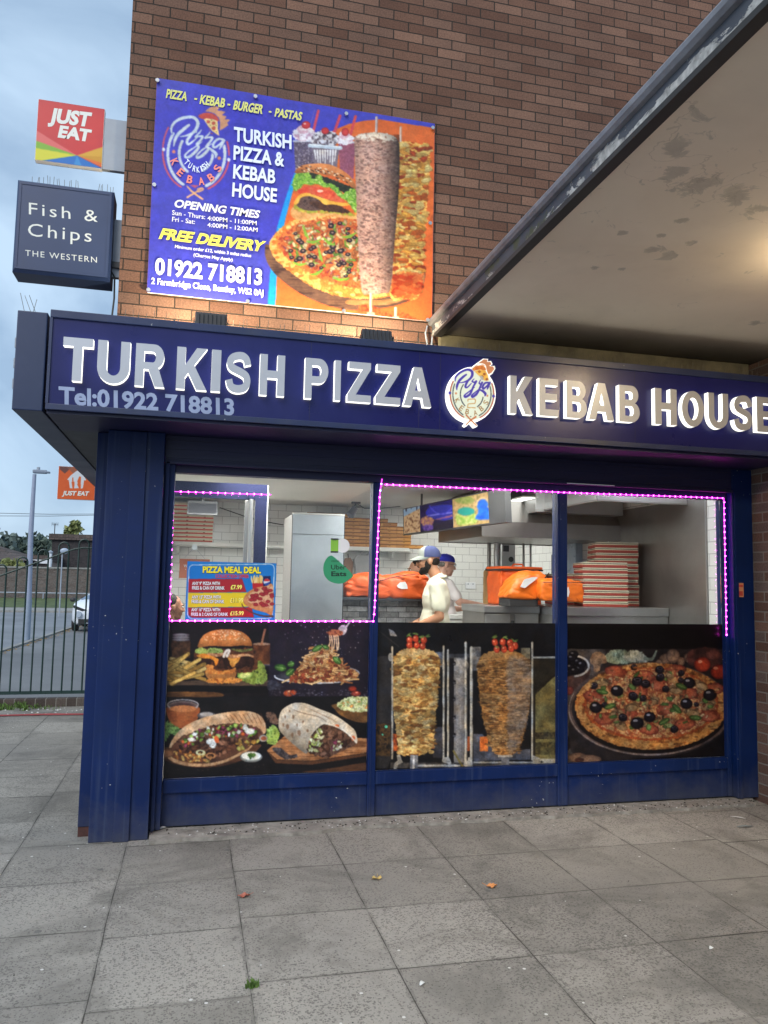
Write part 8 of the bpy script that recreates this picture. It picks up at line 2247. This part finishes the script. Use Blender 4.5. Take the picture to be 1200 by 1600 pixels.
def house(label, a, b, top, base, roofband, Y, body, band, depth=10, extra=None):
    p0, p1 = atY(a, top, Y), atY(b, top, Y)
    zb_ = zw + .6
    t = thing('house', label, 'building', (float(p0[0]), Y, zb_), 'houses across the road')
    zt_2 = p0[2]; zr = atY(a, roofband, Y)[2]
    obj('wall', MB().box(p0[0], p1[0], Y, Y + depth, zb_ - 1, zr), body, t)
    return t, p0, p1, zt_2, zr
M['darkbrick'] = bricks('dark house brick', 'xz', ca=(.03, .028, .032, 1), cb=(.06, .054, .056, 1), cc_=(.045, .042, .045, 1), cm=(.06, .058, .058, 1), bs_str=.3, grain=12)
M['rooftile'] = bricks('grey brown roof tiles', 'xz', bw=.4, rh=.25, mortar=.02, ca=(.09, .07, .065, 1), cb=(.14, .11, .1, 1), cc_=(.11, .09, .085, 1), cm=(.05, .045, .04, 1), bs_str=.4, grain=10)
M['winw'] = pm('white window frame', L(216, 220, 226), .5, var=.05)
M['winp'] = pm('window pane', L(70, 82, 98), .15, var=.2, scale=1)
t, p0, p1, zt_, zr = house('dark brick flats with a flat brown roof band beside the blue pillar', 82, 330, 834, 843, 843, YH, M['darkbrick'], None)
obj('roof_band', MB().box(p0[0] - .2, p1[0], YH - .25, YH + 10.2, zr + .002, zt_), M['rooftile'], t)
def win(t, a, b, c, d, Y):
    q0, q1 = atY(a, c, Y), atY(b, d, Y)
    f = obj('window', MB().box(q0[0], q1[0], Y - .05, Y - .002, q1[2], q0[2]), M['winw'], t)
    xm = (q0[0] + q1[0]) / 2
    obj('pane', MB().box(q0[0] + .1, xm - .05, Y - .06, Y - .051, q1[2] + .1, q0[2] - .1).box(xm + .05, q1[0] - .1, Y - .06, Y - .051, q1[2] + .1, q0[2] - .1), M['winp'], f)
t, p0, p1, zt_, zr = house('low dark house with white framed windows left of the street lamp', -50, 47, 868, 874, 874, 58, M['darkbrick'], None)
rf = MB().add([(p0[0] - .3, 57.6, zr), (p1[0] + .3, 57.6, zr), (p1[0] + .3, 68, zr), (p0[0] - .3, 68, zr), (p0[0] - .3, 62.5, zt_ + 1.2), (p1[0] - 2.0, 62.5, zt_ + .35)], [(0, 1, 5, 4), (2, 3, 4, 5), (0, 4, 3), (1, 2, 5), (0, 3, 2, 1)])
obj('roof', rf, M['rooftile'], t)
win(t, 24, 37, 875.5, 887, 58); win(t, -8, 2.5, 875.5, 887, 58)
t, p0, p1, zt_, zr = house('pale fronted low building beside the dark flats', 48, 81, 867, 877, 877, 60, pm('pale brown render', L(150, 132, 124), .9, var=.1, scale=.6), None)
obj('roof', MB().box(p0[0] - .2, p1[0] + .1, 59.7, 70, zr + .002, zt_), M['rooftile'], t)
obj('fascia_strip', MB().box(p0[0] - .2, p1[0] + .1, 59.6, 59.69, zr - .15, zr + .12), M['winw'], t)
q0 = atY(79, 862, 59)
ch_ = thing('white_pipe', 'white vent pipe rising beside the dark brick flats', 'pipe', (float(q0[0]), 59, zw))
obj('pipe', MB().tube([(q0[0], 59, zw), (q0[0], 59, q0[2] - .1)], .12, 10), M['winw'], ch_)
obj('cowl', MB().lathe([(.16, q0[2] - .0995), (.18, q0[2]), (.01, q0[2] + .1)], (q0[0], 59, 0), 12), M['bracket'], ch_)

def ball_tree(name, label, x, y, zbase, H, Wd, col, seed, n=1500, leaf=.34, poplar=False, group='trees beyond the houses'):
    r_ = np.random.default_rng(seed)
    t = thing(name, label, 'tree', (x, y, zbase), group)
    tk = MB()
    th_ = H * (.3 if not poplar else .16)
    tk.tube([(x, y, zbase - 1), (x + .1, y, zbase + th_), (x, y, zbase + H * .75)], [.28, .2, .05], 8)
    for k in range(6):
        a = r_.uniform(0, 6.28); z0_ = zbase + H * r_.uniform(.3, .6)
        tk.tube([(x, y, z0_), (x + math.cos(a) * Wd * .2, y + math.sin(a) * Wd * .2, z0_ + H * .12), (x + math.cos(a) * Wd * .36, y + math.sin(a) * Wd * .36, z0_ + H * .2)], [.1, .06, .02], 5)
    obj('trunk', tk, pm('bark', (.06, .05, .04, 1), .9, var=.3), t)
    cl = []
    for k in range(16 if not poplar else 12):
        if poplar:
            zz = r_.uniform(.15, .98); ww = Wd * .5 * (1 - abs(zz - .45) ** 1.5 * 1.3)
            cl.append((x + r_.uniform(-1, 1) * ww * .4, y + r_.uniform(-1, 1) * ww * .4, zbase + H * zz, max(.25, ww * .75), H * .1))
        else:
            a = r_.uniform(0, 6.28); d_ = r_.uniform(0, 1) ** .6; zz = r_.uniform(.28, .93)
            lim = math.sin(math.pi * min(1, max(.08, (zz - .12) / .92))) ** .6
            s_ = Wd * r_.uniform(.14, .27)
            cl.append((x + math.cos(a) * d_ * lim * (Wd * .5 - s_ * .6), y + math.sin(a) * d_ * lim * (Wd * .5 - s_ * .6), zbase + H * zz, s_, s_ * .75))
    per = n // len(cl)
    V, F = [], []
    for (cx, cy, cz, rx, rz) in cl:
        u = r_.normal(size=(per, 3)); u /= np.linalg.norm(u, axis=1)[:, None]
        rad = r_.random(per) ** .4
        P = np.array([cx, cy, cz]) + u * rad[:, None] * np.array([rx, rx, rz])
        a = r_.normal(size=(per, 3)); a /= np.linalg.norm(a, axis=1)[:, None]
        b = np.cross(a, r_.normal(size=(per, 3))); b /= np.linalg.norm(b, axis=1)[:, None]
        s_ = leaf * r_.uniform(.5, 1.2, per)[:, None]
        base = len(V)
        Q = np.stack([P - a * s_ - b * s_ * .6, P + a * s_ * .2 - b * s_ * .8, P + a * s_, P - a * s_ * .2 + b * s_ * .8], 1).reshape(-1, 3)
        V += [tuple(q_) for q_ in Q]
        F += [(base + 4 * i, base + 4 * i + 1, base + 4 * i + 2, base + 4 * i + 3) for i in range(per)]
    cm_ = MB(); cm_.v, cm_.f, cm_.m = V, F, [0] * len(F)
    obj('crown', cm_, col, t, recalc=False)
    return t
def leafmat(name, a, b):
    m, nt, bs = newmat(name)
    n_ = noise(nt, ocoord(nt), .7, 4, .6); gx = N(nt, 'ShaderNodeTexWhiteNoise', noise_dimensions='3D'); geo = nt.nodes.new('ShaderNodeNewGeometry')
    c = ramp(nt, math_(nt, 'ADD', math_(nt, 'MULTIPLY', n_, .7), math_(nt, 'MULTIPLY', geo.outputs['Random Per Island'], .3)), .3, .75, a, b)
    nt.links.new(c, bs.inputs['Base Color']); bs.inputs['Roughness'].default_value = .85; bs.inputs['Specular IOR Level'].default_value = .2
    return m
lfA = leafmat('grey green leaves', (.075, .105, .10, 1), (.15, .185, .165, 1)); lfB = leafmat('deep green leaves', (.06, .09, .08, 1), (.125, .16, .125, 1)); lfC = leafmat('yellow green leaves', (.15, .175, .06, 1), (.27, .29, .13, 1))  # grey and deep greens paled to carry distance haze in their colour
YT_ = 82
rt = np.random.default_rng(20)
spec = [(-18, 838, 5, 0), (-4, 832, 6, 0), (9, 827, 7, 0), (20, 831, 6, 1), (31, 827, 6, 0), (42, 838, 6, 1), (55, 836, 7, 1), (65, 832, 6.5, 1), (76, 834, 6.5, 1), (88, 831, 6, 1), (97, 835, 5.5, 0), (132, 833, 5, 1), (146, 834, 5.5, 0)]
names = ['grey green leafy tree in the row behind the low house', 'deep green bushy tree in the row behind the flats']
for i, (a, top, wd, kd_) in enumerate(spec):
    Y_ = YT_ + rt.uniform(-5, 5)
    pt = atY(a, top, Y_)
    ball_tree('leafy_tree', names[kd_], pt[0], Y_, zw + 1.0, (pt[2] - zw - 1.0) * .78, wd * 1.05, (lfA, lfB)[kd_], 100 + i)
for i, (a, top, wd) in enumerate(((108, 825, 1.9), (119.5, 818, 2.8))):
    pt = atY(a, top, 90)
    ball_tree('poplar_tree', ('short thin yellow green poplar above the flat brown roof', 'taller yellow green poplar above the flat brown roof')[i], pt[0], 90, zw + 1, pt[2] - zw - 1, wd, lfC, 140 + i, n=700, leaf=.3, poplar=True)
for i, (a, b, wd) in enumerate(((15, 884, 2.6),)):
    pt = atY(a, b, 55)
    ball_tree('garden_shrub', 'pale green garden shrub showing over the garden wall', pt[0], 55, zw, pt[2] - zw + .2, wd, lfC, 160 + i, n=600, leaf=.2, group='shrubs behind the wall')
lo_ = MB()
# distant low hedge mass under the trees
for k in range(1):
    r_ = np.random.default_rng(33); V = []; F = []
    n_ = 3000
    xx = r_.uniform(-34, -4, n_); yy = r_.uniform(74, 80, n_); zz = zw + r_.uniform(0, 1, n_) ** .8 * 2.2
    P = np.c_[xx, yy, zz]; a = r_.normal(size=(n_, 3)); a /= np.linalg.norm(a, axis=1)[:, None]; b = np.cross(a, r_.normal(size=(n_, 3))); b /= np.linalg.norm(b, axis=1)[:, None]
    Q = np.stack([P - a * .4 - b * .3, P + a * .2 - b * .4, P + a * .5, P - a * .1 + b * .4], 1).reshape(-1, 3)
    lo_.v = [tuple(q_) for q_ in Q]; lo_.f = [(4 * i, 4 * i + 1, 4 * i + 2, 4 * i + 3) for i in range(n_)]; lo_.m = [0] * n_
tag(obj('undergrowth', lo_, lfB, recalc=False), kind='stuff')

# pole mounted mirror, aerial, wires
qm = atY(101, 861, 40); qb = atY(94, 934, 40)
pm_ = thing('traffic_mirror', 'pale oval mirror on a thin leaning pole in front of the dark flats', 'mirror', tuple(qb))
obj('pole', MB().tube([(qb[0], 40, OUT), (qm[0] - .1, 40, qm[2])], .03, 8), M['bracket'], pm_)
obj('mirror_face', MB().ell((qm[0], 39.93, qm[2]), (.2, .05, .14)), pm('pale grey mirror', L(150, 164, 182), .3, var=.1), pm_, smooth=True)
qa, qc = atY(86, 818, YH + 3), atY(86, 845, YH + 3)
ae = thing('roof_aerial', 'thin roof aerial standing at the left end of the flat roof', 'aerial', tuple(qc))
obj('mast', MB().tube([(qa[0], YH + 3, qc[2] - 3.5), (qa[0], YH + 3, qa[2])], .035, 6), M['dark'], ae)
am = MB().tube([(qa[0] - .25, YH + 3, qa[2] - .05), (qa[0] + .25, YH + 3, qa[2] - .05)], .02, 5)
for s_ in (-.22, -.08, .08, .22): am.tube([(qa[0] + s_, YH + 3, qa[2] - .2), (qa[0] + s_, YH + 3, qa[2] + .1)], .014, 5)
obj('aerial_bars', am, M['dark'], ae)
for i, (a, b, lab) in enumerate(((801, 803, 'upper thin overhead wire crossing the sky behind the lamp'), (806, 804, 'lower faint overhead wire crossing the sky behind the lamp'))):
    p_, q_ = atY(-40, a, 45), atY(190, b, 45)
    tag(obj('overhead_wire', MB().tube([tuple(p_), tuple((p_ + q_) / 2 - np.array([0, 0, .05])), tuple(q_)], .014, 5), M['dark'], loc=tuple(p_)), lab, 'wire', 'overhead wires')

# ---------------------------------------------------------------- parked car
cbp = atZ(108, 988, OUT); YCAR = cbp[1]
sc_w = (atY(145, 960, YCAR)[0] - atY(108, 960, YCAR)[0])
cz0 = OUT + .004
xl_ = atY(109.5, 960, YCAR)[0]
W_C, H_C = 1.78, atY(140, 930, YCAR)[2] - cz0 + .03
cxm = xl_ + W_C / 2
car = thing('parked_car', 'white parked compact crossover car behind the fence, half hidden by the blue pillar', 'car', (cxm, YCAR, cz0))
M['carw'] = pm('white car paint', L(222, 228, 236), .25, var=.03, scale=2, spec=.6)
M['carg'] = pm('dark car glass', L(110, 128, 150), .08, var=.1, scale=1)
M['blkpl'] = pm('black car plastic', (.02, .02, .022, 1), .5)
secs = [  # y, half width, z low, z belt, z top, roof half width
    (0.00, .62, .40, .72, .74, .5), (.06, .76, .30, .80, .86, .62), (.25, .86, .25, .90, .98, .70), (.75, .89, .22, .98, 1.06, .74), (1.05, .89, .22, 1.0, 1.1, .72),
    (1.55, .89, .22, 1.03, H_C * .95, .60), (2.1, .89, .22, 1.05, H_C, .58), (2.9, .89, .22, 1.06, H_C * .99, .57), (3.6, .88, .25, 1.06, H_C * .93, .54), (4.05, .82, .34, 1.02, 1.15, .55), (4.15, .74, .42, .95, 1.0, .5)]
cb2 = MB(); nring = 12
for (y, hw, zl_, zb_, zt_, rw) in secs:
    ring = [(-hw * .86, zl_), (-hw, zl_ + .15), (-hw, (zl_ + zb_) / 2 + .1), (-hw * .97, zb_), (-rw, zt_ - .04), (-rw * .8, zt_), (rw * .8, zt_), (rw, zt_ - .04), (hw * .97, zb_), (hw, (zl_ + zb_) / 2 + .1), (hw, zl_ + .15), (hw * .86, zl_)]
    cb2.v += [(cxm + a, YCAR + y, cz0 + b) for a, b in ring]
for j in range(len(secs) - 1):
    for i in range(nring): cb2.f.append((j * nring + i, j * nring + (i + 1) % nring, (j + 1) * nring + (i + 1) % nring, (j + 1) * nring + i))
cb2.f.append(tuple(range(nring))); cb2.f.append(tuple(range((len(secs) - 1) * nring, len(secs) * nring))[::-1])
cb2.m = [0] * len(cb2.f)
obj('body', cb2, M['carw'], car, smooth=True)
y0_, y1_ = 1.12, 1.5
wsx = MB().add([(cxm - .70, YCAR + 1.055, cz0 + 1.09), (cxm + .70, YCAR + 1.055, cz0 + 1.09), (cxm + .56, YCAR + 1.50, cz0 + H_C * .945), (cxm - .56, YCAR + 1.50, cz0 + H_C * .945), (cxm - .70, YCAR + 1.04, cz0 + 1.105), (cxm + .70, YCAR + 1.04, cz0 + 1.105), (cxm + .55, YCAR + 1.49, cz0 + H_C * .955), (cxm - .55, YCAR + 1.49, cz0 + H_C * .955)], [(4, 5, 6, 7), (0, 1, 5, 4), (1, 2, 6, 5), (2, 3, 7, 6), (3, 0, 4, 7)])
obj('windscreen', wsx, M['carg'], car)
obj('lower_grille', MB().box(cxm - .62, cxm + .62, YCAR - .012, YCAR + .2, cz0 + .26, cz0 + .46, bev=.03), M['blkpl'], car)
obj('bumper_lip', MB().box(cxm - .4, cxm + .4, YCAR - .02, YCAR - .0125, cz0 + .30, cz0 + .33), M['bracket'], car)
obj('grille', MB().prism([(cxm - .3, cz0 + .78), (cxm - .18, cz0 + .64), (cxm + .18, cz0 + .64), (cxm + .3, cz0 + .78)], YCAR - .03, YCAR + .06), M['blkpl'], car)
obj('badge_ring', MB().lathe([(.05, .0), (.075, 0), (.075, .02), (.05, .02)], (cxm, YCAR - .031, cz0 + .72), 18, axis='y'), M['eyelet'], car)
obj('number_plate', MB().box(cxm - .26, cxm + .26, YCAR - .035, YCAR - .013, cz0 + .49, cz0 + .6), M['white'], car)
for s in (-1, 1):
    obj('headlight', MB().prism([(cxm + s * .34, cz0 + .76), (cxm + s * .8, cz0 + .92), (cxm + s * .8, cz0 + .84), (cxm + s * .5, cz0 + .72)], YCAR - .01, YCAR + .25), M['blkpl'], car)
    obj('round_lamp', MB().lathe([(.003, -.02), (.09, -.015), (.11, 0), (.11, .12)], (cxm + s * .62, YCAR + .02, cz0 + .62), 16, axis='y'), pm('lamp glass', L(170, 182, 196), .2, var=.1), car, smooth=True)
    obj('door_mirror', MB().ell((cxm + s * .99, YCAR + 1.25, cz0 + 1.08), (.11, .07, .08)).box(cxm + s * .95 - .06, cxm + s * .95 + .06, YCAR + 1.24, YCAR + 1.29, cz0 + 1.02, cz0 + 1.06), M['blkpl'], car)
    for yy in (.78, 3.3):
        wq = obj('wheel', MB().lathe([(.2, -.09), (.31, -.1), (.335, -.06), (.335, .06), (.31, .1), (.2, .09)], (cxm + s * .80, YCAR + yy, cz0 + .335), 22, axis='x'), M['blkpl'], car, smooth=True)
        obj('rim', MB().lathe([(.003, -.101), (.19, -.1), (.2, -.08), (.2, .08), (.19, .1), (.003, .101)], (cxm + s * .80, YCAR + yy, cz0 + .335), 18, axis='x'), M['eyelet'], wq)
    obj('side_window', MB().add([(cxm + s * .885, YCAR + 1.2, cz0 + 1.07), (cxm + s * .885, YCAR + 3.5, cz0 + 1.09), (cxm + s * .60, YCAR + 3.2, cz0 + H_C * .93), (cxm + s * .62, YCAR + 1.65, cz0 + H_C * .92)], [(0, 1, 2, 3)]), M['carg'], car)

# ---------------------------------------------------------------- small things on the paving
def leaf(px_, py_, size, ang, col, label, seed):
    q = atZ(px_, py_, .006); r_ = np.random.default_rng(seed)
    mb = MB(); n = 18; vs_ = []
    for i in range(n):
        a = 2 * math.pi * i / n
        rr_ = size * (.55 + .45 * abs(math.cos(a * 2.5 + .4))) * r_.uniform(.85, 1.1)
        vs_.append((q[0] + rr_ * math.cos(a + ang), q[1] + rr_ * .62 * math.sin(a + ang), .004 + .016 * abs(math.sin(a * 1.5)) * r_.uniform(.5, 1.2)))
    vs_.append((q[0], q[1], .007))
    mb.add(vs_, [(i, (i + 1) % n, n) for i in range(n)])
    t = thing('fallen_leaf', label, 'leaf', tuple(q), 'dead leaves on the paving')
    obj('blade', mb, col, t, recalc=False)
    d = Vector((math.cos(ang), math.sin(ang), 0))
    obj('stalk', MB().tube([tuple(q + np.array(d) * size * .8), tuple(q + np.array(d) * size * 1.5 + np.array([0, 0, .008]))], .0012, 5), col, t)
leaf(380, 1400, .036, .3, pm('red brown leaf', L(168, 100, 82), .7, var=.25, scale=60), 'red brown dead leaf lying on a paving joint', 1)
leaf(588, 1373, .034, 1.2, pm('tan leaf', L(186, 160, 96), .7, var=.25, scale=60), 'tan curled dead leaf on the paving nearest the shopfront', 2)
leaf(768, 1385, .036, 2.4, pm('orange leaf', L(206, 140, 84), .7, var=.25, scale=60), 'orange dead leaf on the paving below the spit picture', 3)
leaf(57, 1117, .07, .5, pm('yellow leaf', L(206, 176, 110), .7, var=.25, scale=60), 'large yellow leaf on the red cable by the fence', 4)
def scrap(px_, py_, a, b, ang, label, mat, z=.004):
    q = atZ(px_, py_, z); c_, s_ = math.cos(ang), math.sin(ang)
    P = lambda x, y, dz: (q[0] + x * c_ - y * s_, q[1] + x * s_ + y * c_, z + dz)
    mb = MB()
    n = 7
    for i in range(n):
        t = i / (n - 1) * 2 - 1
        w_ = b * (1 - .75 * t * t)
        mb.v += [P(a * t, -w_ + .15 * a * t * t, .006 * (1 - t * t)), P(a * t, w_ + .15 * a * t * t, .009 * (1 - t * t))]
    mb.f = [(2 * i, 2 * i + 1, 2 * i + 3, 2 * i + 2) for i in range(n - 1)]
    mb.m = [0] * len(mb.f)
    tag(obj('paper_scrap', mb, mat, loc=tuple(q), recalc=False), label, 'scrap', 'litter scraps')
M['paper'] = pm('dirty white paper', L(206, 208, 206), .8, var=.1, scale=30)
scrap(1153, 1278, .05, .008, -.7, 'thin white paper strip on the dark paving by the passage wall', M['paper'])
scrap(1165, 1292, .06, .012, -.1, 'grey feather like scrap on the dark paving by the passage wall', pm('grey scrap', L(126, 136, 138), .8, var=.2))
scrap(1112, 1482, .012, .009, .4, 'small white chip on the paving at the right foreground', M['paper'])
scrap(255, 1294, .028, .012, .6, 'crumpled white scrap at the foot of the shopfront beside the pillar', M['paper'], z=.026)
scrap(660, 1537, .016, .009, .8, 'pale torn scrap on the paving in the middle foreground', M['paper'])
bits = MB(); rq = np.random.default_rng(71)
def bit(x, y, z, s_):
    a = rq.uniform(0, 6.28)
    v_ = [(x + s_ * rq.uniform(.5, 1) * math.cos(a + q), y + s_ * rq.uniform(.5, 1) * math.sin(a + q), z) for q in (0, 1.3, 2.6, 3.8, 5.1)] + [(x, y, z + s_ * .6)]
    bits.add(v_, [(i, (i + 1) % 5, 5) for i in range(5)])
for k in range(300):
    if k < 150: bit(rq.uniform(-.1, 4.15), 5.06 + abs(rq.normal(0, .1)), .0225, rq.uniform(.003, .009))
    else: bit(rq.uniform(-2.5, 4.1), rq.uniform(2.4, 9.5), .001, rq.uniform(.002, .006))
for k in range(60): bit(rq.uniform(-2.8, -.7), rq.uniform(9.8, 10.3), .001, rq.uniform(.006, .02))
tag(obj('litter', bits, M['paper'], recalc=False), kind='stuff')
dk = MB(); bits = dk
for k in range(260): bit(rq.uniform(-.1, 4.15), 5.08 + abs(rq.normal(0, .09)), .0225, rq.uniform(.003, .012))
for k in range(60): bit(rq.uniform(-1.5, 4.1), rq.uniform(2.6, 5), .001, rq.uniform(.002, .006))
tag(obj('dirt_crumbs', dk, pm('dark crumbs', (.03, .026, .02, 1), .9, var=.4), recalc=False), kind='stuff')
